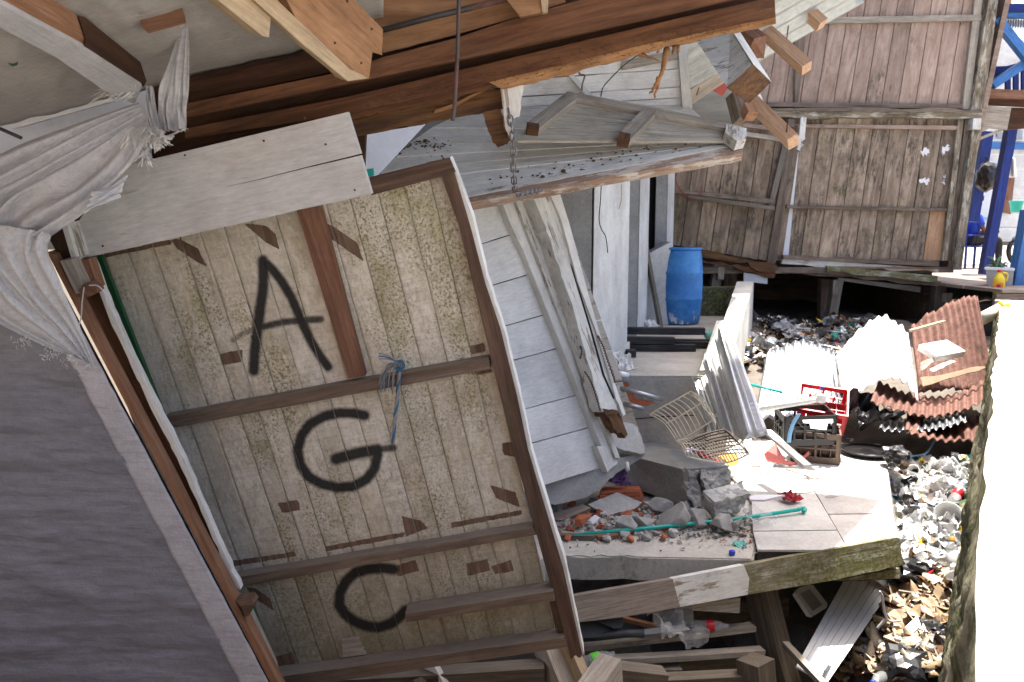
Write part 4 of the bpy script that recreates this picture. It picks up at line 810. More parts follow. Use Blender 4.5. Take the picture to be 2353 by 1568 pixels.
# ------------------------------------------------------------------ fallen slatted ceiling, two leaves
def fan(name, L, Rr_, n, plane, th, mat, parent, gap=.06, jit=.0, seed=0):
    rn = random.Random(seed)
    def at(c, t):
        f = t * (len(c) - 1); i = min(int(f), len(c) - 2); return lerp(c[i], c[i + 1], f - i)
    for i in range(n):
        a, b = (i + gap * .5) / n, (i + 1 - gap * .5) / n
        slab(name, [at(L, a), at(Rr_, a), at(Rr_, b), at(L, b)], plane.off(rn.uniform(-jit, jit)), th, M[mat], parent, grain=(at(L, a), at(Rr_, a)), bev=.0015, seed=i)
M['edgewood'] = wood('pinkish_batten', (.30, .19, .13), (.44, .31, .23), paint=(.62, .56, .48), peel=.6, grain=8, vary=.1, dirt=.4)
fc = thing('fallen_ceiling', P(1380, 420, 4.4), 'fallen white slatted ceiling folded open like a book above the leaning posts', 'ceiling panel')
LLp = Plane.p3(P(1070, 455, 4.25), P(1700, 340, 4.7), P(1010, 285, 5.0))
fan('slat', [(1195, 205), (1080, 255), (1000, 288), (940, 330), (868, 402), (895, 425), (1066, 449)], [(1560, 215), (1600, 260), (1640, 295), (1690, 316), (1700, 322), (1703, 328), (1706, 334)], 14, LLp, .012, 'pvc', fc, .10, .004, 3)
slab('edge_batten', [(1071, 452), (1706, 330), (1707, 352), (1560, 378), (1075, 466)], LLp.off(.01), .05, M['edgewood'], fc, rag={2: (1, 5), 3: (1, 8)})
slab('edge_trim', [(1068, 444), (1706, 320), (1706, 331), (1071, 453)], LLp.off(.014), .03, M['white_worn'], fc)
ULp = Plane.p3(P(1200, 322, 4.40), P(1700, 322, 4.72), P(1330, 214, 4.95))
fan('plank', [(1312, 216), (1262, 256), (1215, 292), (1190, 324)], [(1698, 296), (1703, 306), (1708, 316), (1706, 325)], 6, ULp, .014, 'pvc_dirty', fc, .06, .004, 5)
us = lambda nm, pts, off, th, m, **kw: slab(nm, k(2, *pts), ULp.off(off), th, M[m], kw.pop('parent', fc), **kw)
bt1 = us('batten', ((1630, 615), (1695, 628), (1695, 660), (1440, 862), (1358, 826)), .045, .045, 'pale')
bt2 = us('batten', ((2150, 718), (2228, 735), (2222, 768), (2052, 940), (1982, 890)), .045, .045, 'pale')
par_ = us('batten_end', ((1358, 820), (1440, 832), (1440, 864), (1362, 858)), .05, .05, 'rotten', parent=bt1)
us('batten_end', ((1985, 885), (2055, 900), (2050, 942), (1968, 934)), .05, .05, 'rotten', parent=bt2)
us('top_rail', ((1688, 625), (2240, 725), (2800, 850), (2800, 885), (2230, 770), (1690, 662)), .03, .03, 'pale')
us('end_block', ((2700, 838), (2835, 862), (2832, 935), (2770, 950), (2690, 890)), .05, .06, 'white_worn')
slab('white_sheet', [(820, 312), (978, 286), (868, 404), (838, 408), (820, 360)], Plane.p3(P(820, 312, 3.9), P(978, 286, 4.2), P(868, 404, 3.9)), .01, M['sheetwhite'], fc, bev=.001)
rd = random.Random(21)
bm = bmesh.new(); c0 = LLp.hit(1000, 350)
for _ in range(170):
    if rd.random() < .4: x, y = rd.gauss(965, 35), rd.gauss(333, 10)
    else:
        t = rd.random(); x, y = lerp((1120, 430), (1680, 322), t); y += rd.uniform(-30, 8)
    p = LLp.off(.008).hit(x, y); s = rd.uniform(.002, .009) * (1 if rd.random() < .9 else 1.8)
    for q in bmesh.ops.create_icosphere(bm, subdivisions=1, radius=s)['verts']: q.co = Vector((q.co.x * rd.uniform(.7, 1.4), q.co.y, q.co.z * .7)) + p - c0
link('crumbs', bm_me(bm, 'crumbs'), M['rotten'], fc, Matrix.Translation(c0))['kind'] = 'stuff'
cd = slab('green_clip', k(2, (280, 1140), (320, 1135), (326, 1180), (318, 1185), (285, 1188)), PP.off(.1), .02, M['teal'], fc)
# ------------------------------------------------------------------ white clapboard house, sunk and leaning
wh = thing('white_house', P(1250, 1110, 4.9), 'sunken white clapboard house wall leaning behind the sprayed boards', 'wall')
SP = Plane.p3(P(1090, 560, 4.55), P(1350, 990, 4.95), P(1181, 537, 4.78))
jl = [k(5, (800, -330), (1180, -440)), k(5, (960, -110), (1215, -195)), k(5, (1030, 135), (1270, 60)), k(5, (1100, 415), (1380, 330)), k(5, (1175, 690), (1490, 600)), k(5, (1235, 920), (1570, 828)), k(5, (1320, 1245), (1690, 1145)), k(5, (1380, 1470), (1775, 1362)), k(8, (1450, 250), (1880, 120))]
def ext(a, b, xl, xr):
    m = (b[1] - a[1]) / (b[0] - a[0]); return (xl, a[1] + m * (xl - a[0])), (xr, a[1] + m * (xr - a[0]))
for i in range(len(jl) - 1):
    (a, b), (c, d) = jl[i], jl[i + 1]
    a, b = ext(a, b, a[0] - 110, b[0] + 16); c, d = ext(c, d, c[0] - 110, d[0] + 16)
    slab('siding_board', [(a[0], a[1] + 1.3), (b[0], b[1] + 1.3), (d[0], d[1] - 1.0), (c[0], c[1] - 1.0)], SP.off(rd.uniform(0, .006)), .02, M['siding'], wh, bev=.003, seed=i, rag={2: (.4, 10)})
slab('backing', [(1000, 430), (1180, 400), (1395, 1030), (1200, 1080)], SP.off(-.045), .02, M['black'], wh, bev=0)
jr = [(0, 440), (150, 505), (150, 165), (155, 355), (200, 545)]
SD = SP.off(-.16)
for i in range(9):
    y0 = 395 + i * 70; a = (1180 + i * 24, y0 + 8); b = (1262 + i * 24, y0 - 8); c = (1286 + i * 24, y0 + 59); d = (1205 + i * 24, y0 + 74)
    slab('dirty_board', [a, b, c, d], SD.off(rd.uniform(0, .006)), .02, M['siding_dirty'], wh, bev=.003, seed=i)
ws = lambda nm, pts, off, th, m, **kw: slab(nm, pts, SP.off(off), th, M[m], wh, **kw)
ws('corner_board', k(5, (1170, -205), (1272, -230), (1345, 0), (1600, 590), (1970, 1568), (1890, 1568), (1335, 180), (1250, 0)), .05, .05, 'white', grain=((1160, 460), (1400, 1070)))
ws('corner_board', k(8, (1830, -20), (1938, -20), (1968, 90), (1900, 155)), .052, .05, 'white', rag={2: (2, 4)})
ws('corner_strip', k(5, (1262, -220), (1300, -235), (1385, 0), (1625, 560), (1985, 1568), (1955, 1568), (1570, 590), (1345, 10)), .072, .02, 'white_worn', grain=((1160, 460), (1400, 1070)), rag={1: (1, 4), 2: (1.2, 8), 3: (1.2, 10)})
T2 = SP.off(.16)
lp = slab('leaning_post', k(5, (1395, -190), (1500, -235), (1590, -30), (1700, 380), (1830, 740), (1960, 1200), (1970, 1265), (1890, 1280), (1850, 1225), (1640, 480), (1470, -20)), T2, .09, M['white_worn'], wh, grain=((1235, 440), (1420, 940)), rag={4: (1.4, 8), 6: (3, 4), 8: (2.5, 14), 9: (2.5, 14)})
slab('leaning_post_side', k(5, (1500, -240), (1560, -270), (1640, -20), (1780, 500), (1925, 1000), (2022, 1270), (2005, 1285), (1952, 1150), (1830, 735), (1700, 380), (1590, -30)), T2.off(.015), .10, M['white'], wh, grain=((1235, 440), (1420, 940)), rag={5: (1.5, 4), 6: (1, 5)})
slab('post_crack', k(5, (1650, 260), (1665, 290), (1790, 690), (1880, 1010), (1950, 1170), (1940, 1170), (1868, 1010), (1780, 690)), T2.off(.004), .006, M['black'], lp, bev=0)
slab('rotten_tip', k(5, (1890, 1250), (1975, 1230), (2005, 1330), (2032, 1400), (2022, 1435), (1995, 1395), (1965, 1400), (1940, 1370)), T2.off(-.01), .06, M['rotten'], lp, rag={i: (2, 4) for i in range(3, 8)}, grain=((1390, 940), (1435, 1000)))
slab('rotten_tip', k(5, (1870, 1235), (1960, 1245), (1972, 1262), (1890, 1290)), T2.off(.006), .09, M['rotten'], lp, rag={i: (1.5, 4) for i in range(4)})
for pts, r in ((k(5, (1835, 745), (1870, 820), (1900, 910), (1940, 1020), (1948, 1060)), .006), (k(5, (1745, 985), (1790, 1060), (1825, 1160), (1850, 1250)), .005), (k(5, (1715, 815), (1728, 850), (1715, 900)), .005)):
    w = smoothpts([T2.off(.03).hit(*p) for p in pts], 10)
    tube('rusty_chain', [p + Vector((.004 * (-1) ** i, 0, 0)) for i, p in enumerate(w)], r, M['rustmetal'], wh, 5)
# footing and the broken concrete around it
ft = slab('footing', k(8, (1420, 235), (1700, 160), (1900, 105), (1980, 60), (2120, 30), (2155, 45), (1955, 165), (1880, 235), (1790, 300), (1700, 340), (1560, 372), (1480, 375)), Plane.p3(P(1242, 1120, 4.75), P(1420, 1070, 5.05), P(1290, 1160, 4.78)), .30, M['concrete'], None, bev=.006, rag={6: (3, 4), 7: (3, 4), 8: (3, 4), 10: (2, 5)})
tag(ft, 'cracked grey concrete footing hanging beneath the white clapboard wall', 'footing')
CBp = Plane.p3(P(1400, 985, 5.1), P(1482, 1030, 5.15), P(1430, 1060, 5.0))
cl = slab('plaster_lump', k('e', (810, 140), (900, 165), (1010, 230), (1130, 250), (1180, 290), (1225, 430), (1265, 560), (1180, 560), (1040, 530), (900, 470)), CBp, .22, M['concrete_light'], None, bev=.01, rag={4: (2, 4), 5: (2, 4), 6: (2, 3), 7: (2, 4)})
tag(cl, 'whitewashed plaster lump under the broken tip of the leaning post', 'rubble')
tube('pipe_stub', [P(1440, 1064, 5.0), P(1443, 1082, 4.95)], .014, M['concrete_light'], cl)
def hexa(name, A, B, mat, parent=None, bev=.006, rough=0, sub=0, seed=0):
    """six-faced block from two quads of world points, optionally broken up"""
    c = sum(A + B, Vector()) / 8; bm = bmesh.new(); a = [bm.verts.new(v - c) for v in A]; b = [bm.verts.new(v - c) for v in B]
    bm.faces.new(a); bm.faces.new(b[::-1])
    for i in range(4): bm.faces.new((a[i], b[i], b[(i + 1) % 4], a[(i + 1) % 4]))
    if sub:
        bmesh.ops.subdivide_edges(bm, edges=bm.edges[:], cuts=sub, use_grid_fill=True)
        for v in bm.verts: v.co += Vector((nz(v.co, 9, seed), nz(v.co, 9, seed + 3), nz(v.co, 9, seed + 6))) * rough + Vector((nz(v.co, 28, seed), nz(v.co, 28, seed + 3), nz(v.co, 28, seed + 6))) * rough * .5 + Vector((nz(v.co, 70, seed), nz(v.co, 70, seed + 3), nz(v.co, 70, seed + 6))) * rough * .25
        bev = 0
    return link(name, bm_me(bm, name, bev), mat, parent, Matrix.Translation(c))
def P4(c, pts, Y): return [P(*q, (Y[i] if isinstance(Y, (list, tuple)) else Y)) for i, q in enumerate(k(c, *pts))]
bb = thing('broken_beam', P(1600, 1200, 4.9), 'long grey concrete beam broken off at its cracked end among the rubble', 'concrete beam')
hexa('shaft', P4('e', ((1645, 725), (2130, 690), (2080, 1060), (1740, 1140)), (5.05, 5.35, 5.35, 4.98)), P4('e', ((1000, 560), (1290, 400), (1290, 800), (1000, 870)), (5.55, 6.0, 6.0, 5.5)), M['concrete'], bb)
hexa('fracture', P4('e', ((1640, 745), (1800, 735), (1850, 1090), (1760, 1150)), (4.97, 5.02, 5.0, 4.93)), P4('e', ((1640, 745), (1800, 735), (1850, 1090), (1730, 1140)), (5.2, 5.2, 5.2, 5.2)), M['concrete_broken'], bb, rough=.035, sub=14, seed=2)
hexa('fracture', P4('e', ((1830, 760), (2130, 720), (2120, 860), (1890, 1000)), (5.0, 5.24, 5.22, 5.0)), P4('e', ((1830, 740), (2130, 700), (2120, 900), (1860, 1040)), (5.25, 5.45, 5.45, 5.25)), M['concrete_broken'], bb, rough=.03, sub=14, seed=5)
bk = hexa('concrete_block', P4('e', ((1850, 955), (1985, 1075), (1990, 1255), (1875, 1160)), (4.86, 4.72, 4.72, 4.84)), P4('e', ((2260, 855), (2352, 985), (2230, 1190), (2200, 1100)), (5.05, 4.9, 4.9, 5.05)), M['concrete_broken'], None, rough=.022, sub=13, seed=9)
tag(bk, 'loose grey concrete block lying at the end of the broken beam', 'concrete block')
hexa('smooth_face', P4('e', ((1860, 955), (2255, 858), (2335, 980), (1985, 1072)), (4.855, 5.04, 4.90, 4.72)), [p - Vector((0, -.01, .03)) for p in P4('e', ((1860, 955), (2255, 858), (2335, 980), (1985, 1072)), (4.855, 5.04, 4.90, 4.72))], M['concrete_light'], bk, bev=.004)
# white gable with trim, hidden mostly by the eave
gw = thing('white_gable', P(1450, 240, 5.85), 'white slatted gable wall with trim under the broken eave', 'wall')
G = Plane((0, 5.2, 0), (0, -1, 0))
for i, (y0, y1, y2, y3) in enumerate(((60, 50, 110, 100), (112, 102, 163, 156), (166, 159, 202, 198), (205, 201, 226, 223), (229, 226, 252, 250), (255, 253, 300, 300))):
    slab('board', [(1150, y0 + 22), (1572, y1), (1578, y3), (1150, y2 + 22)], G, .02, M['pvc'], gw, bev=.002, seed=i)
slab('trim', [(1558, 100), (1578, 100), (1592, 262), (1570, 262)], G.off(.04), .04, M['white'], gw)
slab('trim', [(1430, 140), (1570, 112), (1572, 132), (1430, 160)], G.off(.03), .03, M['pale'], gw)
slab('brace', k(2, (1640, 510), (1680, 510), (1800, 640), (1760, 650)), G.off(.05), .03, M['white'], gw)
# ------------------------------------------------------------------ torn roof edge: tin, rafters and the heavy post end
te = thing('torn_roof', P(1700, 200, 5.5), 'torn end of a tin roof with splintered rafters in front of the wooden house', 'roof')
def corr(name, c, waves, amp, mat, parent, along='u', bend=None, nu=None, nv=None, th=.002, tear=0, seed=0):
    c00, c10, c11, c01 = [Vector(v) for v in c]; nrm = (c10 - c00).cross(c01 - c00).normalized(); o = c00.copy()
    def fn(u, v):
        uu, vv = u, v
        if tear:
            vv = v * (1 + tear * nz((u * 5, 0, seed), 1) * (1 if v > .5 else 0)) + tear * .8 * nz((u * 5, 7, seed), 1) * (1 - v)
        p = c00.lerp(c10, uu).lerp(c01.lerp(c11, uu), vv); w = u if along == 'u' else v
        d = amp * math.sin(w * waves * 2 * math.pi)
        if bend: d += bend(u, v)
        return p + nrm * d - o
    nu = nu or (int(waves * 10) if along == 'u' else 16); nv = nv or (int(waves * 10) if along == 'v' else 16)
    return link(name, grid_me(name, fn, nu, nv, th), M[mat], parent, Matrix.Translation(o))
corr('tin_sheet', (P(1602, 222, 5.95), P(1985, 6, 5.95), P(1880, -190, 5.0), P(1440, 60, 5.0)), 8, .012, 'tin_roof', te, 'v')
B = lambda nm, c, a, b, Ya, Yb, w, h, m, **kw: beam(nm, P(*k(c, a)[0], Ya), P(*k(c, b)[0], Yb), w, h, M[m], kw.pop('parent', te), up=(0, -.5, 1), **kw)
B('rafter', 'h', (1180, 215), (1630, 610), 5.75, 5.45, .075, .085, 'fresh', roll=.5)
B('rafter', 'h', (1110, 880), (1505, 1275), 5.75, 5.35, .075, .10, 'fresh', roll=.5)
B('rafter', 'h', (1530, 10), (1765, 225), 5.85, 5.75, .07, .08, 'fresh', roll=.4)
B('rafter', 'h', (1340, 90), (1640, -60), 5.8, 5.8, .06, .09, 'stud')
B('rafter', 'h', (1000, 280), (1195, 430), 5.6, 5.4, .12, .14, 'stud', ragend=.03)
B('rafter', 'h', (970, 850), (1040, 1100), 5.6, 5.55, .07, .10, 'house_frame', ragend=.02)
B('rafter', 'h', (1060, 900), (1090, 1000), 5.65, 5.6, .05, .06, 'blackwood')
B('splintered_block', 'h', (1090, 960), (1130, 1050), 5.4, 5.35, .07, .09, 'strip', ragend=.02)
for (a, b) in (((520, 500), (680, 405)), ((535, 590), (790, 400)), ((550, 690), (800, 500)), ((570, 860), (900, 640))): B('purlin', 'h', a, b, 5.9, 5.9, .05, .13, 'pale', roll=.3)
B('red_strip', 'h', (560, 600), (905, 815), 5.98, 5.98, .02, .09, 'pinkred')
hp = hexa('heavy_post', P4('h', ((915, 780), (1140, 585), (1305, 738), (1110, 925)), (4.55, 4.55, 4.7, 4.7)), P4('h', ((640, 365), (950, 275), (1010, 268), (760, 400)), (5.2, 5.2, 5.45, 5.45)), M['white_worn'], te, bev=.008)
hexa('post_end', P4('h', ((912, 783), (1142, 582), (1308, 740), (1108, 930)), (4.53, 4.53, 4.68, 4.68)), P4('h', ((912, 783), (1142, 582), (1308, 740), (1108, 930)), (4.56, 4.56, 4.71, 4.71)), M['rotten'], hp, rough=.004, sub=4)
hexa('painted_side', P4('h', ((1145, 578), (1150, 575), (1312, 732), (1306, 738)), (4.545, 4.54, 4.69, 4.70)), P4('h', ((952, 274), (958, 270), (1016, 262), (1010, 268)), (5.19, 5.18, 5.44, 5.45)), M['edge'], hp, bev=.001)
for pts in (((1450, 350), (1465, 230)), ((1448, 1200), (1455, 1110)), ((1005, 1285), (1000, 1240)), ((640, 855), (665, 785))): tube('nail', [P(*q, 5.36) for q in k('h', *pts)], .004, M['rustmetal'], te, 5)
w1 = tube('wire', smoothpts([P(*q, 4.1) for q in k(2, (2105, 370), (2010, 440), (1900, 550), (1865, 600), (1855, 650))], 5), .003, M['blk']); tag(w1, 'thin black wire curving down from the splintered beam onto the folded ceiling', 'wire')
w2 = tube('wire', smoothpts([P(*q, 4.9) for q in k('b', (800, -215), (790, 0), (775, 200), (800, 310), (845, 390), (865, 555))], 5), .003, M['blk']); tag(w2, 'thin black wire hanging in front of the pale concrete wall', 'wire')
w3 = tube('cord', smoothpts([P(*q, 4.9) for q in k('b', (1010, -160), (1008, 0), (990, 70), (985, 95))], 5), .004, M['cream']); tag(w3, 'short tan cord dangling from the ceiling edge before the pale concrete wall', 'cord')
w4 = tube('cord', smoothpts([P(*q, 3.6) for q in k(2, (1690, 455), (1715, 500), (1745, 510), (1730, 570), (1728, 605), (1722, 600))], 5), .004, M['grey']); tag(w4, 'knotted grey cord dangling from the shredded beam before the white gable', 'cord')
for a, b in (((145, 1085), (330, 1195)),):
    w5 = tube('cable', smoothpts([P(*q, 10.3) for q in k(3, (145, 1090), (180, 1180), (250, 1245), (310, 1225), (325, 1170))], 5), .006, M['darkred']); tag(w5, 'loose reddish cable drooping on the left planks of the wooden house', 'cable')
# ------------------------------------------------------------------ things on the platform
def put(name, me, mat, loc, label, cat, rz=0, rx=0, ry=0, s=1, group=None, smooth=False, parent=None):
    o = link(name, me, mat, parent, rotM(loc, rz, rx, ry, s), smooth)
    if label: tag(o, label, cat, group)
    return o
dp = thing('drum', P(1557, 741.5, 9.4), 'blue plastic drum with paint-splashed foot standing on the platform', 'drum')
dprof = [(.235, 0), (.25, .012), (.262, .10), (.272, .27), (.278, .285), (.278, .30), (.273, .315), (.277, .45), (.273, .575), (.279, .59), (.279, .605), (.272, .62), (.262, .75), (.248, .84), (.243, .862)]
me = lathe_me('shell', dprof, 40); link('shell', me, M['drum'], dp, Matrix.Translation(dp.location), True)
link('rim', lathe_me('rim', [(.243, .858), (.259, .862), (.262, .875), (.257, .886), (.246, .886), (.240, .87), (.05, .866), (.0, .866)], 40), M['drum'], dp, Matrix.Translation(dp.location), True)
me = lathe_me('bung', [(.03, .866), (.03, .884), (.0, .886)], 12, False); link('bung', me, M['drum'], dp, Matrix.Translation(dp.location + Vector((.1, .12, 0))))
tag(beam('leaning_pole', P(*k('b', (1420, 1330))[0], 9.0), P(*k('b', (1245, 405))[0], 9.25), .045, .045, M['grey'], ends=M['stud']), 'thin weathered pole leaning against the column beside the blue drum', 'pole')
bt = [((1420, 790), (1597, 802), .028, 7.1, 0), ((1422, 772), (1548, 778), .095, 7.12, 1), ((1420, 757), (1616, 764), .16, 7.3, 1), ((1500, 785), (1648, 790), .03, 7.3, 2), ((1520, 776), (1640, 782), .03, 7.45, 2), ((1440, 800), (1460, 815), .03, 6.75, 3)]
for i, (a, b, z, Y, g) in enumerate(bt):
    p0 = PZ(a[0], a[1], .80); X0 = P(a[0], a[1], Y).x; X1 = P(b[0], b[1], Y).x
    o = beam('black_timber', (X0, Y, .76 + z + .005), (X1, Y - .02 * i % .05, .76 + z + .005), .085, .06, M['blackwood'], seed=i)
    tag(o, ('lowest front black timber of the pile before the blue drum', 'short black timber resting on the lowest one of the pile', 'long top black timber of the pile before the blue drum', 'black timber sticking out right of the pile towards the low wall', 'rear black timber on the floor behind the pile', 'black timber stub lying at the foot of the pale concrete wall')[i], 'timber', 'black timbers piled on the platform')
cup_prof = [(.028, 0), (.03, .002), (.043, .1), (.045, .101), (.041, .1), (.027, .006), (0, .005)]
cupm = lathe_me('cup', cup_prof, 16, False)
put('cup', cupm, M['mint'], PZ(1622, 772, .80), 'mint green plastic cup lying beside the black timbers', 'cup', .3, 0, 1.45, 1.15, smooth=True)
o = slab('board_scrap', k(6, (318, 535), (485, 540), (420, 565), (318, 562)), Plane((0, 0, .775), (0, 0, 1)), .012, M['sheetwhite']); tag(o, 'flat white board lying on the platform floor right of the blue drum', 'board')
def crumple(seed, n=14, amp=.35, flat_=.5):
    def fn(u, v):
        x, y = u - .5, v - .5; a = Vector((x, y, 0))
        return Vector((x + .12 * nz((u, v, 0), 4, seed), y + .12 * nz((u, v, 1), 4, seed), flat_ * amp * (nz((u, v, 2), 3, seed) + .7 * nz((u, v, 3), 7, seed)) + flat_ * .35 * (x * x + y * y)))
    m_ = grid_me('scrap', fn, n, n, .004); m_.shade_flat(); return m_
def lump(seed, amp=.4, sub=3, flatz=.6):
    bm = bmesh.new(); bmesh.ops.create_icosphere(bm, subdivisions=sub, radius=.5)
    for v in bm.verts:
        d = v.co.normalized(); r = .5 * (1 + amp * nz(d, 1.8, seed) + amp * .55 * nz(d, 4.5, seed + 2)); v.co = Vector((d.x * r, d.y * r, d.z * r * flatz))
    return bm_me(bm, 'lump')
def stone_me(seed):
    rn = random.Random(seed); bm = bmesh.new(); vs = []
    for i in range(14):
        d = Vector((rn.gauss(0, 1), rn.gauss(0, 1), rn.gauss(0, 1))).normalized(); vs.append(bm.verts.new((d.x * .5, d.y * .42, d.z * .34)))
    bmesh.ops.convex_hull(bm, input=vs); return bm_me(bm, 'stone', .02)
CRU = [crumple(s, 13, .34, .8) for s in range(8)]; LMP = [lump(s) for s in range(8)]; STN = [stone_me(s) for s in range(12)]
put('crumpled_bag', CRU[2].copy(), M['bagwhite'], PZ(1432, 832, .82), 'crumpled white and pink plastic bag against the pale concrete wall', 'bag', .5, .9, 0, .16)
put('crumpled_bag', CRU[3].copy(), M['bagwhite'], PZ(1497, 747, .80), 'small crumpled white bag beside the foot of the leaning pole', 'bag', .5, .6, 0, .14)
o = tube('pipe', [P(*q, Y) for q, Y in zip(k('c', (60, 770), (305, 815)), (5.6, 5.55))], .042, M['steel']); tag(o, 'thick grey pipe end poking out above the bare bricks', 'pipe')
o = tube('pipe', [P(*q, Y) for q, Y in zip(k('c', (150, 905), (665, 1045)), (5.5, 5.45))], .017, M['steel']); tag(o, 'long thin grey pipe poking out below the thick pipe', 'pipe')
o = tube('pipe', [P(*q, Y) for q, Y in zip(k('c', (200, 1075), (458, 1138)), (5.5, 5.45))], .017, M['steel']); tag(o, 'short thin grey pipe, lowest of three at the bare bricks', 'pipe')
for pts, m in (((1620, 680), 'card'), ((1640, 688), 'bagwhite'), ((1632, 700), 'pale'), ((1622, 672), 'cloth_red')):
    put('floor_scrap', CRU[pts[0] % 8], M[m], PZ(*pts, .79), 'small litter scrap on the platform floor behind the drum', 'litter', pts[0], .2, .1, .16, 'scraps behind the drum').data
# ------------------------------------------------------------------ ribbed metal panels, dish racks
def ribbed(name, c, label, n=3):
    th = thing(name, sum([Vector(v) for v in c], Vector()) / 4, label, 'metal sheet', None)
    c00, c10, c11, c01 = [Vector(v) for v in c]; nrm = (c10 - c00).cross(c01 - c00).normalized(); nrm = -nrm if nrm.y > 0 else nrm
    def fn(u, v):
        p = c00.lerp(c10, u).lerp(c01.lerp(c11, u), v); f = (u * n) % 1
        h = .0 if f < .12 else (.022 if .2 < f < .8 else .022 * min((f - .12) / .08, 1) if f < .2 else .022 * max(0, (1 - f) / .2))
        return p + nrm * (h + .01 * nz((u, v * 2, 0), 2)) - c00
    sh = link('sheet', grid_me('sheet', fn, n * 20, 12, .003), M['deck'], th, Matrix.Translation(c00))
    for i in range(n):
        a, b = (i + .30) / n, (i + .70) / n
        def fg(u, v):
            w = a + (b - a) * u; p = c00.lerp(c10, w).lerp(c01.lerp(c11, w), .01 + .98 * v); return p + nrm * (.026 + .0003 * math.sin(v * 160) + .01 * nz((w, v * 2, 0), 2)) - c00
        link('knurled_band', grid_me('knurled_band', fg, 3, 150), M['deck_dark'], sh, Matrix.Translation(c00))
Pc = lambda c, pts, Y: P4(c, pts, Y)
ribbed('ribbed_sheet', Pc('c', ((1190, 398), (1388, 380), (1762, 1415), (1480, 1490)), (5.72, 5.72, 5.25, 5.2)), 'tallest ribbed grey metal sheet, top of the stack leaning on the platform', 2)
ribbed('ribbed_sheet', Pc('c', ((1068, 640), (1240, 545), (1560, 1470), (1300, 1480)), (5.74, 5.78, 5.32, 5.26)), 'middle ribbed grey metal sheet leaning in the stack on the platform', 2)
ribbed('ribbed_sheet', Pc('c', ((978, 905), (1120, 790), (1330, 1400), (1150, 1420)), (5.76, 5.80, 5.40, 5.36)), 'shortest ribbed grey metal sheet, behind the wire dish rack', 2)
rk = thing('dish_rack', PZ(1600, 1040, .02), 'rusty white wire dish rack lying upside down on the broken beam', 'dish rack')
def wires(name, LA, LB, nA, crossA, nC, r, mat, parent, Y0, Y1, c='c', belly=0.):
    """wires from curve LA to curve LB, plus cross rods"""
    bm = bmesh.new(); o = P(*k(c, LA[0])[0], Y0)
    A = smoothpts([P(*q, Y0) for q in k(c, *LA)], 8); Bq = smoothpts([P(*q, Y1) for q in k(c, *LB)], 8)
    def at(C, t):
        f = t * (len(C) - 1); i = min(int(f), len(C) - 2); return C[i].lerp(C[i + 1], f - i)
    nb = Vector((0, -.6, .8))
    def pt(t, s): return at(A, t).lerp(at(Bq, t), s) + nb * belly * math.sin(math.pi * s) - o
    for i in range(nA): sweep(bm, [pt(i / (nA - 1), j / 10) for j in range(11)], r, 5)
    for j in crossA: sweep(bm, [pt(i / 14, j) for i in range(15)], r * 1.5, 5)
    return link(name, bm_me(bm, name), M[mat], parent, Matrix.Translation(o), True)
wires('wire_side', ((520, 1205), (640, 1130), (790, 1050), (950, 960)), ((800, 1480), (900, 1440), (1040, 1350), (1195, 1250)), 11, (0, .55, 1), 0, .0042, 'cream', rk, 5.35, 5.0, belly=.05)
wires('wire_side', ((950, 960), (1060, 1080), (1150, 1180), (1195, 1250)), ((1080, 1130), (1160, 1220), (1200, 1300), (1200, 1370)), 7, (0, 1), 0, .0042, 'cream', rk, 5.3, 5.0, belly=.03)
wires('wire_base', ((800, 1480), (960, 1440), (1140, 1390), (1300, 1355)), ((900, 1640), (1200, 1700), (1380, 1690), (1560, 1610)), 19, (0, .33, .66, 1), 0, .0036, 'cream', rk, 4.98, 4.8, belly=.03)
wires('wire_base', ((900, 1500), (940, 1550), (1000, 1600), (1080, 1660)), ((1300, 1360), (1380, 1430), (1450, 1500), (1550, 1600)), 8, (0, 1), 0, .004, 'rustmetal', rk, 4.97, 4.85, belly=.02)
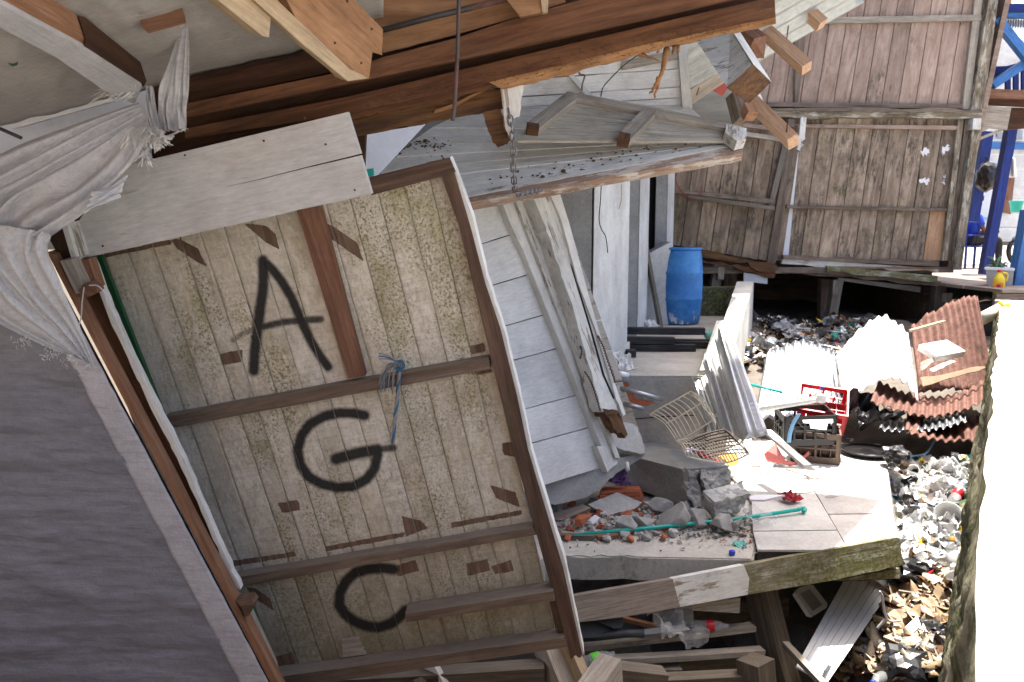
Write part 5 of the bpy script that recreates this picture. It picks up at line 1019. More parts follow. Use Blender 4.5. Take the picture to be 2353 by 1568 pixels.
# ------------------------------------------------------------------ crates
def crate(name, mat, loc, rz, rx, ry, label, sx=.40, sy=.30, sz=.25, bars=3, inner=None):
    t = thing(name, loc, label, 'crate'); Mx = rotM(loc, rz, rx, ry)
    def bx(bm, x0, x1, y0, y1, z0, z1):
        v = [bm.verts.new((x, y, z)) for x in (x0, x1) for y in (y0, y1) for z in (z0, z1)]
        for f in ((0, 1, 3, 2), (4, 6, 7, 5), (0, 4, 5, 1), (2, 3, 7, 6), (0, 2, 6, 4), (1, 5, 7, 3)): bm.faces.new([v[i] for i in f])
    w = .012
    for ax in range(4):
        bm = bmesh.new(); long = sx if ax < 2 else sy
        seg = [(0, long, 0, .05), (0, long, sz - .045, sz), (0, .035, .05, sz - .045), (long - .035, long, .05, sz - .045)]
        nb = bars if ax < 2 else bars - 1
        for i in range(1, nb + 1):
            c = long * i / (nb + 1); seg.append((c - .008, c + .008, .05, sz - .10 if i % 2 else sz - .045))
        seg.append((.03, long - .03, .11, .122))
        for a, b, z0, z1 in seg:
            if ax == 0: bx(bm, a - sx / 2, b - sx / 2, -sy / 2, -sy / 2 + w, z0, z1)
            if ax == 1: bx(bm, a - sx / 2, b - sx / 2, sy / 2 - w, sy / 2, z0, z1)
            if ax == 2: bx(bm, -sx / 2 - .001, -sx / 2 + w, a - sy / 2, b - sy / 2, z0, z1 - .001)
            if ax == 3: bx(bm, sx / 2 - w, sx / 2 + .001, a - sy / 2, b - sy / 2, z0, z1 - .001)
        link('side', bm_me(bm, 'side', .002), M[mat], t, Mx)
    bm = bmesh.new()
    for i in range(9): y = -sy / 2 + .02 + i * (sy - .04) / 8; bx(bm, -sx / 2 + .01, sx / 2 - .01, y - .004, y + .004, .004, .014)
    for i in range(11): x = -sx / 2 + .02 + i * (sx - .04) / 10; bx(bm, x - .004, x + .004, -sy / 2 + .01, sy / 2 - .01, .006, .012)
    link('base', bm_me(bm, 'base'), M[inner or mat], t, Mx)
    bm = bmesh.new()
    for i in range(1, 5): x = -sx / 2 + i * sx / 5; bx(bm, x - .003, x + .003, -sy / 2 + w, sy / 2 - w, .015, sz * .55)
    for i in range(1, 4): y = -sy / 2 + i * sy / 4; bx(bm, -sx / 2 + w, sx / 2 - w, y - .003, y + .003, .015, sz * .55)
    link('divider', bm_me(bm, 'divider'), M[inner or mat], t, Mx); return t
crate('bottle_crate', 'red', P(1882, 962, 6.45), -.32, .62, .1, 'red plastic bottle crate tipped forward with bottles in it', .38, .30, .24)
crate('bottle_crate', 'blk', P(1848, 1010, 6.15), -.05, .1, -.05, 'black plastic bottle crate between the red and brown crates', .40, .28, .24, 4)
crate('bottle_crate', 'brown', PZ(1872, 1052, .04), -.34, .04, .0, 'brown plastic bottle crate standing in front on the tiles', .36, .28, .24, 1)
BOT = [(.0, 0), (.028, .001), (.032, .012), (.032, .05), (.029, .07), (.032, .09), (.032, .135), (.026, .165), (.013, .195), (.0125, .215), (0, .215)]
botm = lathe_me('bottle', BOT, 16, False)
def bottle(loc, rz, ry, label, body='clear', lab='red', cap='capblue', s=1.0, group=None, loclab=True, rx=0):
    t = thing('bottle', loc, label, 'bottle', group); Mx = rotM(loc, rz, rx, ry, s)
    link('body', botm, M[body], t, Mx, True)
    if lab: link('label', lathe_me('label', [(.0325, .088), (.0332, .09), (.0332, .132), (.0325, .134)], 16, False), M[lab], t, Mx, True)
    if cap: link('cap', lathe_me('cap', [(.0145, .205), (.0145, .222), (.013, .225), (0, .225)], 12, False), M[cap], t, Mx, True)
    return t
bottle(P(1862, 935, 6.42), .2, .15, 'small bottle with blue cap standing in the red crate', lab=None, rx=.55)
bottle(P(1851, 945, 6.44), .4, .05, 'second blue capped bottle leaning in the red crate', lab=None, s=.9, rx=.6)
o = tube('pvc_pipe', [P(1742, 941, 6.05), P(1868, 920, 6.0), P(1886, 914, 6.0)], .024, M['whitep'], None, 12); tag(o, 'white plastic pipe lying across the red and black crates', 'pipe')
link('elbow', lathe_me('elbow', [(.034, 0), (.036, .01), (.036, .05), (.034, .06)], 14), M['whitep'], o, Matrix.Translation(P(1886, 925, 5.98))); par(o.children[0], o, Matrix.Translation(P(1886, 925, 5.98)))
o = beam('white_lath', P(1762, 990, 5.6), P(1856, 1072, 5.05), .06, .02, M['white'], up=(0, 0, 1)); tag(o, 'white lath propped between the ribbed sheets and the tiles', 'lath')
o = tube('teal_lath', [P(1722, 883, 6.75), P(1798, 902, 6.6)], .012, M['teal'], None, 6); tag(o, 'thin teal lath lying by the galvanised sheet', 'lath')
o = slab('paper_sheet', k(6, (960, 1228), (1150, 1222), (1152, 1245), (1118, 1248), (1110, 1290), (1010, 1280), (1005, 1248), (965, 1246)), Plane.p3(P(1845, 968, 5.75), P(1912, 965, 5.75), P(1880, 985, 5.7)), .003, M['paper'], bev=0); tag(o, 'white cut paper label sticking out of the brown crate', 'paper')
o = link('blue_strap', grid_me('blue_strap', (lambda pts: lambda u, v: smoothpts(pts, 12)[min(int(u * 36), 36)] + Vector((.03 * v, .0, 0)) - pts[0])([P(*q, 5.85) for q in k(6, (925, 1190), (890, 1250), (870, 1310), (862, 1370))]), 36, 3, .004), M['ltblue'], None, Matrix.Translation(P(*k(6, (925, 1190))[0], 5.85))); tag(o, 'curved blue plastic strap hanging between the black and brown crates', 'strap')
tr = thing('tray', PZ(1992, 1039, .05), 'round black rimmed tray lying on the tiles before the rusty sheets', 'tray')
link('rim', lathe_me('rim', [(.185, .0), (.2, .012), (.207, .018), (.207, .024), (.197, .024), (.18, .012), (.175, .008)], 40, False), M['blk'], tr, Matrix.Translation(tr.location), True)
link('dish', lathe_me('dish', [(.178, .009), (.12, .008), (.05, .018), (.03, .03), (.0, .03)], 40, False), M['steel'], tr, Matrix.Translation(tr.location), True)
for nm, c, pts, z, m, lab, cat in (('red_dustpan', 6, ((720, 1440), (790, 1372), (850, 1480), (930, 1500), (1000, 1420), (1006, 1445), (900, 1512), (735, 1480)), .10, 'pinkred', 'broken red plastic dustpan beside the brown crate', 'dustpan'),
                              ('plastic_shard', 6, ((640, 1550), (700, 1520), (785, 1500), (770, 1525), (660, 1562)), .07, 'ltblue', 'blue plastic shard lying on the sunlit tiles', 'plastic shard'),
                              ('lid', 6, ((218, 1405), (250, 1398), (300, 1410), (285, 1435), (230, 1430)), .22, 'lilac', 'lilac plastic lid under the wire dish rack', 'lid'),
                              ('orange_shard', 6, ((410, 1445), (545, 1430), (560, 1500), (500, 1520), (470, 1480)), .12, 'orangep', 'orange plastic piece under the wire dish rack', 'plastic shard'),
                              ('red_shard', 6, ((270, 1430), (330, 1428), (400, 1470), (470, 1500), (380, 1490)), .14, 'red', 'red plastic piece under the wire dish rack', 'plastic shard')):
    o = slab(nm, k(c, *pts), Plane(PZ(*max(k(c, *pts), key=lambda q: q[1]), .05 if z < .11 else z), (.1, -.75, .7)), .012, M[m], bev=.003); tag(o, lab, cat)
put('clear_cup', cupm, M['clear'], PZ(1738, 1052, .05), 'clear plastic cup lying below the ribbed sheets', 'cup', 1.2, 0, 1.5, 1.1, smooth=True)
o = beam('string', PZ(1806, 1080, .045), PZ(1890, 1108, .045), .006, .006, M['grey'], jit=.003); tag(o, 'thin brown string lying on the sunlit tiles', 'string')
# ------------------------------------------------------------------ corrugated sheets
def csheet(name, cs_, waves, mat, label, arch=0, tear=.05, amp=.017, bend=None, seed=0, along='u'):
    c00, c10, c11, c01 = cs_; nrm = (c10 - c00).cross(c01 - c00).normalized(); nrm = -nrm if nrm.dot(EYE - c00) < 0 else nrm; L = (c10 - c00).length; Hh = (c01 - c00).length
    def fn(u, v):
        v2 = v * (1 + arch * math.sin(math.pi * min(1, max(0, u)))) + tear * (nz((u * 7, 0, seed), 1) * v + nz((u * 7, 9, seed), 1) * (1 - v))
        p = c00.lerp(c10, u).lerp(c01.lerp(c11, u), v2); d = amp * math.sin(u * waves * 2 * math.pi + .25 * nz((u * 3, v * 3, seed), 1)) + .03 * nz((u * 2, v * 2, seed + 4), 1)
        if bend: d += bend(u, v)
        return p + nrm * d - c00
    return tag(link(name, grid_me(name, fn, int(waves * 9), 18, .003), M[mat], None, Matrix.Translation(c00)), label, 'metal sheet')
Q = lambda *a: [P(x, y, Y) for x, y, Y in a]
csheet('corrugated_sheet', Q((1733, 965, 6.75), (1938, 948, 6.75), (1918, 812, 7.5), (1762, 812, 7.5)), 8, 'tin', 'bright galvanised corrugated sheet leaning between the ribbed sheets and rusty sheets', .22, .04)
csheet('corrugated_sheet', Q((1945, 900, 6.55), (2118, 900, 6.6), (2092, 742, 7.4), (1924, 800, 7.4)), 8, 'tin_white', 'white curled corrugated sheet lying on the rusty sheets', .12, .05, .015, lambda u, v: .22 * math.sin(math.pi * u) - .1, 5)
csheet('corrugated_sheet', Q((2110, 905, 7.0), (2290, 908, 7.2), (2246, 680, 7.8), (2094, 748, 7.8)), 11, 'tin_rust', 'tall rust-brown corrugated sheet leaning on the street wall', .03, .04, .016, lambda u, v: .06 * math.sin(math.pi * u), 9)
csheet('corrugated_sheet', Q((2000, 925, 6.25), (2290, 905, 6.55), (2286, 860, 6.9), (2018, 878, 6.9)), 15, 'tin_rust', 'curved rusty corrugated sheet lying below the white curled sheet', -.1, .08, .014, lambda u, v: -.16 * math.sin(math.pi * u), 13)
csheet('corrugated_sheet', Q((2020, 985, 6.15), (2222, 968, 6.35), (2215, 945, 6.6), (2030, 955, 6.6)), 12, 'tin', 'narrow galvanised corrugated strip between two rusty sheets', -.05, .1, .014, lambda u, v: -.05 * math.sin(math.pi * u), 17)
csheet('corrugated_sheet', Q((2080, 990, 6.1), (2282, 1000, 6.35), (2280, 945, 6.7), (2084, 950, 6.7)), 10, 'tin_rust', 'lowest rusty corrugated sheet resting on the litter by the street wall', -.05, .06, .014, lambda u, v: -.07 * math.sin(math.pi * u), 19)
o = link('foam_slab', bm_me((lambda bm: (bmesh.ops.create_cube(bm, size=1), bm)[1])(bmesh.new()), 'foam_slab', .06, 2), M['whitep'], None, rotM(P(2163, 806, 7.0), .3, .35, -.1) @ Matrix.Diagonal((.32, .22, .06, 1))); tag(o, 'white foam box lid lying on the tall rusty sheet', 'foam lid')
for nm, pts, Y, m, lab, cat in (('torn_cardboard', ((1700, 960), (1850, 940), (2060, 890), (2140, 885), (2040, 925), (1880, 965), (1720, 1015)), 6.75, 'card', 'torn brown cardboard strip lying across the rusty sheets', 'cardboard'),
                           ('white_board', ((1760, 905), (1900, 850), (1925, 860), (1810, 910), (1780, 925)), 6.8, 'whitep', 'white broken board piece on the rusty sheets', 'board'), ('wood_chip', ((1700, 870), (1780, 830), (1790, 860), (1710, 920)), 6.85, 'pale', 'pale wood chip on the rusty sheets beside the foam lid', 'wood chip')):
    o = slab(nm, k(6, *pts), Plane(P(*k(6, pts[0])[0], Y), (0, -.8, .6)), .015, M[m], rag={i: (1.5, 4) for i in range(len(pts))}); tag(o, lab, cat)
o = beam('stick', P(*k(6, (1640, 668))[0], 7.1), P(*k(6, (1852, 608))[0], 7.2), .03, .02, M['sawn']); tag(o, 'pale broken stick lying across the top of the rusty sheet', 'stick')
o = tube('drain_pipe', [P(*q, Y) for q, Y in zip(k(6, (2090, 590), (2215, 525)), (8.1, 8.3))], .065, M['cream'], None, 14); tag(o, 'yellowed drain pipe sticking out from the end of the street wall', 'pipe')
link('collar', lathe_me('collar', [(.07, 0), (.075, .005), (.075, .06), (.07, .065)], 14), M['yellow'], o, Matrix.Translation(P(*k(6, (2208, 528))[0], 8.25)) @ Matrix.Rotation(1.3, 4, 'Y'))
put('black_plastic', crumple(31, 22, .5, .8), M['bagblack'], P(1990, 948, 6.45), 'crumpled black plastic sheet under the white curled sheet', 'plastic sheet', .3, .4, .2, .38)
# ------------------------------------------------------------------ mossy board and the timbers under the floor
MB = Plane.p3(P(1320, 1371, 3.92), P(2063, 1235, 4.44), P(1320, 1430, 3.89))
mbt = thing('mossy_plank', MB.hit(1700, 1380), 'long mossy plank lying askew along the front of the broken slab', 'plank')
slab('bare_section', [(1314, 1371), (1546, 1331), (1552, 1355), (1563, 1395), (1494, 1408), (1433, 1418), (1318, 1432)], MB.off(.002), .05, M['greyplank'], mbt, grain=((1320, 1400), (1560, 1350)), bev=.003)
slab('painted_section', [(1546, 1331), (1709, 1299), (1722, 1330), (1718, 1367), (1563, 1395), (1552, 1355)], MB, .05, M['white_worn'], mbt, grain=((1320, 1400), (1560, 1350)), bev=.003)
slab('mossy_section', [(1709, 1299), (2063, 1235), (2079, 1297), (1931, 1331), (1718, 1367), (1722, 1330)], MB.off(-.001), .05, M['mossboard'], mbt, grain=((1320, 1400), (1560, 1350)), bev=.004, rag={1: (1.5, 5), 2: (1.2, 8)})
o = slab('dark_board', k('a', (1150, 930), (1570, 850), (1572, 915), (1300, 925)), MB.off(-.12), .05, M['mossboard']); tag(o, 'dark damp board under the far end of the mossy plank', 'board')
o = slab('block', k('g', (1580, 640), (2030, 570), (2020, 715), (1580, 690)), MB.off(-.06), .08, M['pale']); tag(o, 'beige wooden block tucked under the mossy plank', 'block')
UB = lambda nm, a, b, Ya, Yb, w, h, m, lab, **kw: tag(beam(nm, P(*a, Ya), P(*b, Yb), w, h, M[m], **kw), lab, 'timber')
UB('floor_plank', (1320, 1486), (1731, 1441), 4.0, 4.25, .07, .028, 'pale', 'long pale plank carrying the clear bag and red labelled bottle')
UB('floor_plank', (1390, 1517), (1752, 1495), 3.95, 4.2, .06, .03, 'pale', 'second pale plank below the bottle plank, dark wood under it')
UB('floor_joist', (1390, 1536), (1740, 1512), 4.1, 4.3, .06, .12, 'under', 'dark joist beneath the two pale planks')
UB('floor_joist', (1400, 1580), (1760, 1565), 3.8, 4.0, .08, .10, 'under', 'lowest dark joist at the broken floor')
UB('floor_joist', (1280, 1560), (1560, 1555), 3.95, 4.05, .08, .12, 'under', 'dark joist behind the green labelled bottle')
UB('dark_lath', (1500, 1492), (1665, 1482), 4.35, 4.4, .10, .03, 'blackwood', 'dark slat lying between the two pale planks')
UB('diagonal_post', (1250, 1470), (1335, 1680), 3.85, 3.6, .10, .12, 'pale', 'pale diagonal post below the corner of the sprayed wall')
UB('diagonal_post', (1298, 1470), (1372, 1640), 3.8, 3.6, .05, .10, 'sawn', 'thin pale strut beside the diagonal post under the sprayed wall')
UB('beam_end', (1405, 1535), (1330, 1640), 3.72, 3.45, .12, .14, 'pale', 'sawn pale beam end pointing out under the broken floor')
UB('beam_stub', (1400, 1560), (1520, 1575), 3.75, 3.8, .10, .16, 'under', 'brown beam stub beside the sawn pale beam end')
UB('support_post', (1748, 1355), (1820, 1640), 4.42, 4.2, .12, .14, 'under', 'thick grey support post under the mossy plank')
UB('splintered_post', (1735, 1515), (1750, 1700), 3.95, 3.9, .14, .14, 'under', 'splintered grey post end below the support post')
UB('cross_beam', (1560, 1420), (1800, 1395), 4.9, 5.0, .15, .2, 'house_frame', 'dark cross beam deep under the tiled slab')
UB('wall_foot_beam', (700, 1590), (1250, 1560), 3.7, 3.75, .10, .16, 'under', 'dark beam under the foot of the sprayed wall')
UB('wall_foot_beam', (980, 1520), (1060, 1660), 3.75, 3.6, .03, .10, 'white', 'white painted splintered lath under the foot of the sprayed wall')
UB('wall_foot_post', (965, 1555), (1010, 1700), 3.72, 3.6, .14, .10, 'under', 'brown post stump under the foot of the sprayed wall')
for i, (a, b) in enumerate((((560, 1388), (510, 1400)), ((600, 1370), (625, 1350)), ((690, 1390), (705, 1450)))): pass
rub = thing('rubber_sheet', P(1380, 1440, 4.0), 'dusty black rubber sheet folded over under the mossy plank', 'rubber sheet')
RB = Plane.p3(P(1321, 1396, 3.95), P(1433, 1430, 4.0), P(1387, 1362, 4.05))
slab('fold', k('g', (455, 680), (600, 590), (740, 520), (775, 545), (870, 690), (935, 800), (915, 850), (850, 862), (700, 800)), RB, .02, M['rubber'], rub, bev=.008, seg=2)
slab('sheet', k('g', (440, 760), (560, 740), (860, 850), (960, 880), (940, 930), (520, 950)), RB.off(-.035), .02, M['rubber'], rub, bev=.006)
tube('roll', [P(*q, 3.97) for q in k('g', (500, 950), (700, 935), (950, 905), (1120, 905))], .022, M['rubber'], rub, 10)
put('clear_bag', crumple(41, 34, .5, .9), M['clear'], P(*k('g', (1400, 790))[0], 4.1), 'clear crumpled plastic bag lying on the pale plank', 'bag', .2, .5, .1, .27)
o = slab('clear_tray', k('g', (1000, 880), (1500, 820), (1560, 870), (1130, 915)), Plane(P(1500, 1452, 4.05), (0, -.4, 1)), .01, M['baggrey']); tag(o, 'greyish plastic tray lying beside the clear bag', 'tray')
bottle(P(*k('g', (1560, 830))[0], 4.16), -.12, 1.52, 'clear bottle with red label lying on the pale plank', lab='red', cap=None, s=.95)
bottle(P(*k('g', (470, 1200))[0], 3.78), .25, 1.42, 'clear bottle with green label under the corner of the sprayed wall', lab='lime', cap=None, s=1.0)
o = beam('brown_lath', P(*k('g', (920, 765))[0], 4.15), P(*k('g', (1240, 840))[0], 4.12), .03, .02, M['strip']); tag(o, 'brown lath lying behind the black rubber sheet', 'lath')
WPn = Plane.p3(P(1940, 1335, 4.78), P(2060, 1332, 4.86), P(1830, 1530, 4.05))
wpt = thing('fallen_ceiling_piece', WPn.hit(1860, 1540), 'white slatted plastic panel sliding down into the pit under the mossy plank', 'panel')
fan('slat', [(1937, 1337), (2064, 1331)], [(1829, 1531), (1862, 1549), (1902, 1568)], 6, WPn, .012, 'sheetwhite', wpt, .05, .001, 4)
fb = thing('foam_tray', P(1866, 1410, 4.6), 'white foam food tray standing against the white slatted panel', 'food tray')
FBp = Plane.p3(P(1828, 1361, 4.68), P(1862, 1342, 4.78), P(1866, 1415, 4.6))
slab('rim', k('a', (915, 1005), (935, 975), (1005, 950), (1030, 960), (1118, 1075), (1110, 1100), (1030, 1150), (1005, 1142)), FBp, .03, M['whitep'], fb, bev=.008, seg=2)
slab('well', k('a', (945, 1010), (1005, 980), (1085, 1080), (1025, 1120)), FBp.off(.003), .004, M['baggrey'], fb, bev=.001)
o = beam('metal_angle', P(*k('a', (1152, 1345))[0], 4.1), P(*k('a', (1062, 1552))[0], 3.9), .02, .012, M['steel']); tag(o, 'short slotted metal angle lying on the white slatted panel', 'metal angle')
o = beam('stick', P(*k('a', (850, 1330))[0], 4.15), P(*k('a', (1100, 1590))[0], 3.7), .035, .03, M['grey']); tag(o, 'dark weathered stick crossing below the white slatted panel', 'stick')
hg = tube('hanger', smoothpts([P(*q, 4.25) for q in k('a', (1445, 995), (1462, 1030), (1470, 1100), (1490, 1165), (1520, 1185), (1575, 1180))], 6), .007, M['baggrey']); tag(hg, 'bent grey plastic hanger beside the white slatted panel', 'hanger')
tube('arm', smoothpts([P(*q, 4.25) for q in k('a', (1490, 1165), (1465, 1190), (1430, 1230))], 6), .008, M['baggrey'], hg)
o = beam('charred_post', P(*k('a', (1728, 935))[0], 4.62), P(*k('a', (1722, 1480))[0], 4.42), .055, .06, M['blackwood'], taper=1.1); tag(o, 'short dark upright post in the litter by the street wall', 'post')
o = tube('branch', smoothpts([P(*q, Y) for q, Y in zip(k('a', (1760, 1045), (1830, 1130), (1890, 1210), (1945, 1300)), (4.6, 4.5, 4.42, 4.36))], 5), .024, M['rotten'], None, 7); tag(o, 'thick dead branch leaning beside the dark post', 'branch')
bx_ = thing('red_box', PZ(2136, 1560, -.35), 'red plastic box with white inside at the foot of the street wall', 'box')
Mx = rotM(P(2135, 1590, 3.95), .15, .35, 0)
for nm, s_, l_, m in (('base', (.19, .30, .01), (0, 0, 0), 'whitep'), ('side', (.012, .30, .09), (-.095, 0, .045), 'pinkred'), ('side', (.012, .30, .09), (.095, 0, .045), 'pinkred'), ('back', (.178, .012, .09), (0, .15, .045), 'orange'), ('front', (.178, .012, .09), (0, -.15, .045), 'pinkred')):
    bm = bmesh.new(); bmesh.ops.create_cube(bm, size=1); bmesh.ops.scale(bm, verts=bm.verts, vec=s_); link(nm, bm_me(bm, nm, .003), M[m], bx_, Mx @ Matrix.Translation(l_))
# ------------------------------------------------------------------ rubble on the slab
tl = thing('broom_handle', PZ(1600, 1200, .03), 'long teal green plastic broom handle lying across the rubble', 'broom handle')
tube('shaft', [PZ(1318, 1231, .03), PZ(1500, 1213, .045), PZ(1700, 1192, .05), PZ(1832, 1172, .065)], .0125, M['teal'], tl, 10)
tube('hook', smoothpts([PZ(1832, 1172, .065), PZ(1845, 1168, .065), PZ(1850, 1171, .06), PZ(1846, 1177, .05)], 4), .0125, M['teal'], tl, 10)
hb_ = hexa('clay_block', P4('e', ((790, 935), (1195, 905), (1238, 1050), (760, 1050)), (5.1, 5.15, 5.05, 5.0)), P4('e', ((830, 905), (1180, 893), (1240, 980), (830, 960)), (5.4, 5.4, 5.4, 5.4)), M['brick'], None); tag(hb_, 'hollow orange clay block in the rubble under the footing', 'clay block')
for t_ in (.25, .55, .8):
    a, b = lerp(*k('e', (790, 935), (765, 1050)), t_), lerp(*k('e', (1198, 905), (1238, 1050)), t_)
    beam('rib', P(*a, 5.03), P(*b, 5.06), .02, .014, M['brick'], hb_)
RBp = lambda Y, pt, n=(0, -.55, .85): Plane(P(*pt, Y), n)
for nm, pts, Y, n_, th, m, lab, cat in (('plaster_plate', ((655, 1092), (965, 965), (1228, 1072), (1145, 1142), (960, 1180), (870, 1215)), 4.95, (.1, -.75, .7), .02, 'concrete_light', 'flat grey plaster plate leaning on the orange clay block', 'plaster'),
                                   ('grey_plank', ((262, 1200), (330, 1175), (600, 1085), (690, 1130), (390, 1258), (280, 1250)), 4.85, (0, -.6, .8), .03, 'greyplank', 'short grey plank lying in the rubble under the footing', 'plank'),
                                   ('paper_sheet', ((652, 1278), (690, 1230), (738, 1200), (830, 1262), (822, 1332), (740, 1312)), 4.78, (0, -.6, .8), .003, 'paper', 'crumpled white paper lying on the brick rubble', 'paper'),
                                   ('tile_shard', ((1655, 1335), (1740, 1312), (1895, 1310), (1800, 1382), (1690, 1370)), 4.72, (0, -.15, 1), .012, 'tile', 'pale tile shard beside the teal broom handle', 'tile'),
                                   ('tile_shard', ((1898, 1392), (1985, 1350), (2205, 1355), (2050, 1420)), 4.66, (0, -.15, 1), .012, 'tile', 'pointed tile shard near the edge of the tiled slab', 'tile'),
                                   ('plaster_plate', ((1235, 1062), (1480, 1058), (1520, 1090), (1300, 1100)), 5.0, (0, -.3, 1), .015, 'concrete_light', 'thin plaster flake beneath the broken beam', 'plaster'),
                                   ('white_card', ((525, 1352), (655, 1342), (660, 1368), (530, 1380)), 4.75, (0, -.5, 1), .006, 'paper', 'small white card in the brick rubble', 'card'),
                                   ('red_tile', ((300, 1345), (420, 1365), (450, 1395), (305, 1410)), 4.72, (0, -.5, 1), .012, 'brick', 'red tile piece beside the sprayed wall edge', 'tile')):
    o = slab(nm, k('e', *pts), Plane(P(*k('e', pts[0])[0], Y), n_), th, M[m], rag={0: (.8, 4), 1: (.8, 4), 2: (.8, 4)}, bev=.002); tag(o, lab, cat)
o = beam('wood_strip', PZ(1262, 1233, .02), PZ(1368, 1236, .02), .05, .03, M['under']); tag(o, 'brown wood strip on the slab beside the sprayed wall', 'wood strip')
o = beam('wood_strip', PZ(1371, 1237, .02), PZ(1418, 1231, .02), .05, .025, M['stud']); tag(o, 'short reddish wood strip at the end of the brown strip', 'wood strip')
def stone(px, z, s, m, label, group=None, rz=None, i=0):
    p = PZ(*px, z); o = put('stone', STN[i % 12].copy() if m not in CACHE or True else None, M[m], p, label, 'stone', px[0] if rz is None else rz, .3 * (i % 3), .2 * (i % 4), s, group); return o
CACHE = {}
for i, (c, s, lab) in enumerate((((1175, 1240), .24, 'upright pointed concrete lump among the brick rubble'), ((1062, 1305), .17, 'grey concrete lump left of the pointed lump'), ((1490, 1225), .33, 'large rough concrete lump behind the teal handle'), ((1660, 1125), .16, 'broken concrete lump against the beam end'), ((1775, 1235), .2, 'crumbly concrete lump below the beam fracture'), ((1435, 1125), .2, 'flat concrete lump beneath the broken beam'), ((2070, 1295), .2, 'concrete lump just below the loose block'), ((2195, 1300), .12, 'pale concrete lump by the tiled slab edge'), ((600, 1260), .13, 'orange brick lump beside the white paper'))):
    stone(k('e', c)[0], .06, s, 'brick' if 'brick lump' in lab else 'concrete_broken', lab, None, i * 1.3, i)
rr_ = random.Random(17)
SH = {}
def shared(m, i):
    if (m, i) not in SH: me_ = STN[i].copy(); me_.materials.append(M[m]); SH[(m, i)] = me_
    return SH[(m, i)]
for j in range(230):
    x = rr_.uniform(1265, 1730); t = (x - 1265) / 465; y = rr_.uniform(1150 + 20 * t, 1240 - 5 * t)
    if x > 1560: y = rr_.uniform(1190, 1235)
    br = rr_.random() < .42 and x < 1540; m = 'brick' if br else ('concrete_broken' if rr_.random() < .7 else 'concrete_light'); s = rr_.uniform(.025, .085) if x < 1560 else rr_.uniform(.015, .05)
    o = bpy.data.objects.new('brick_chip' if br else 'rubble_chip', shared(m, j % 12)); COL.objects.link(o)
    o.matrix_world = rotM(PZ(x, y, .01 + s * .25), rr_.uniform(0, 6), rr_.uniform(-.5, .5), rr_.uniform(-.5, .5), s)
    tag(o, 'small orange brick chip in the rubble on the slab' if br else 'small grey rubble chip on the slab', 'rubble', 'brick chips on the slab' if br else 'grey chips on the slab')
bm = bmesh.new()
for j in range(1500):
    x = rr_.uniform(1255, 1760); t = (x - 1255) / 505; y = rr_.gauss(1200 + 10 * t, 24); p = PZ(x, y, .012); s = rr_.uniform(.003, .014) * (1.6 if rr_.random() < .1 else 1)
    vs = [bm.verts.new(p + Vector((rr_.uniform(-1, 1), rr_.uniform(-1, 1), rr_.uniform(-.3, 1))) * s) for _ in range(5)]
    r_h = bmesh.ops.convex_hull(bm, input=vs); mi = rr_.choices((0, 1, 2), (6, 2, 3))[0]
    for f in [g_ for g_ in r_h['geom'] if isinstance(g_, bmesh.types.BMFace)]: f.material_index = mi
tag(link('gravel', bm_me(bm, 'gravel'), [M['concrete_broken'], M['brick'], M['soil']]), 'fine grey and orange rubble grit strewn over the slab', 'grit', None, 'stuff')
put('loose_stopper', lathe_me('stopper', [(.0, 0), (.017, 0), (.018, .004), (.018, .02), (.015, .022), (0, .022)], 16, False), M['capblue'], PZ(1682, 1274, .012), 'blue bottle cap lying on the dusty slab', 'bottle cap')
put('foil_scrap', CRU[5], M['mint'], PZ(1700, 1252, .012), 'tiny mint wrapper on the dusty slab', 'wrapper', 1, .1, 0, .07)
o = slab('booklet', k('a', (625, 400), (660, 388), (850, 388), (720, 420), (630, 418)), Plane((0, 0, .055), (0, -.05, 1)), .012, M['paper']); tag(o, 'white booklet lying on the shaded tiles', 'booklet')
put('red_cloth', CRU[6], M['cloth_red'], PZ(1816, 1144, .06), 'small dark red rag on the tiles', 'rag', .4, .2, 0, .12)
put('clear_wrapper', CRU[1], M['clear'], PZ(1738, 1190, .06), 'clear wrapper caught on the teal handle', 'wrapper', .4, .2, 0, .18)
o = slab('oil_stain', k('a', (1098, 398), (1140, 390), (1185, 397), (1150, 407), (1110, 406)), Plane((0, 0, .0345), (0, 0, 1)), .001, M['baggrey'], tslab, bev=0, rag={i: (.5, 3) for i in range(5)})
put('glove', CRU[0], M['purple'], P(1418, 1092, 5.1), 'dark purple rag stuffed between the footing and the beam', 'rag', .4, .8, .3, .15)
# ------------------------------------------------------------------ litter in the pit
rt = random.Random(99)
leaf_me = []
for s in range(4):
    def fl(u, v, s=s):
        x = u - .5; w = .22 * math.sin(math.pi * min(1, max(0, u))) ** .8 + .004; return Vector((x, (v - .5) * 2 * w + .05 * nz((u, s, 0), 3), .12 * math.cos((v - .5) * 4) + .25 * x * x * 2 + .08 * nz((u, v, s), 3)))
    leaf_me.append(grid_me('leaf', fl, 10, 4, .002))
def box_me(sx, sy, sz, b=.01):
    bm = bmesh.new(); bmesh.ops.create_cube(bm, size=1); bmesh.ops.scale(bm, verts=bm.verts, vec=(sx, sy, sz)); return bm_me(bm, 'box', b)
cardm = [box_me(1, .7, .03, .008), box_me(1, .4, .05, .008), crumple(51, 10, .25, .5)]
stick_me = []
for s in range(3):
    bm = bmesh.new(); sweep(bm, [(-.5, .02 * s, 0), (-.15, .03, .01), (.2, -.02, .02), (.5, .02 * s, 0)], .02, 5, rr=[.022, .02, .017, .010]); stick_me.append(bm_me(bm, 'stick'))
MS = {}
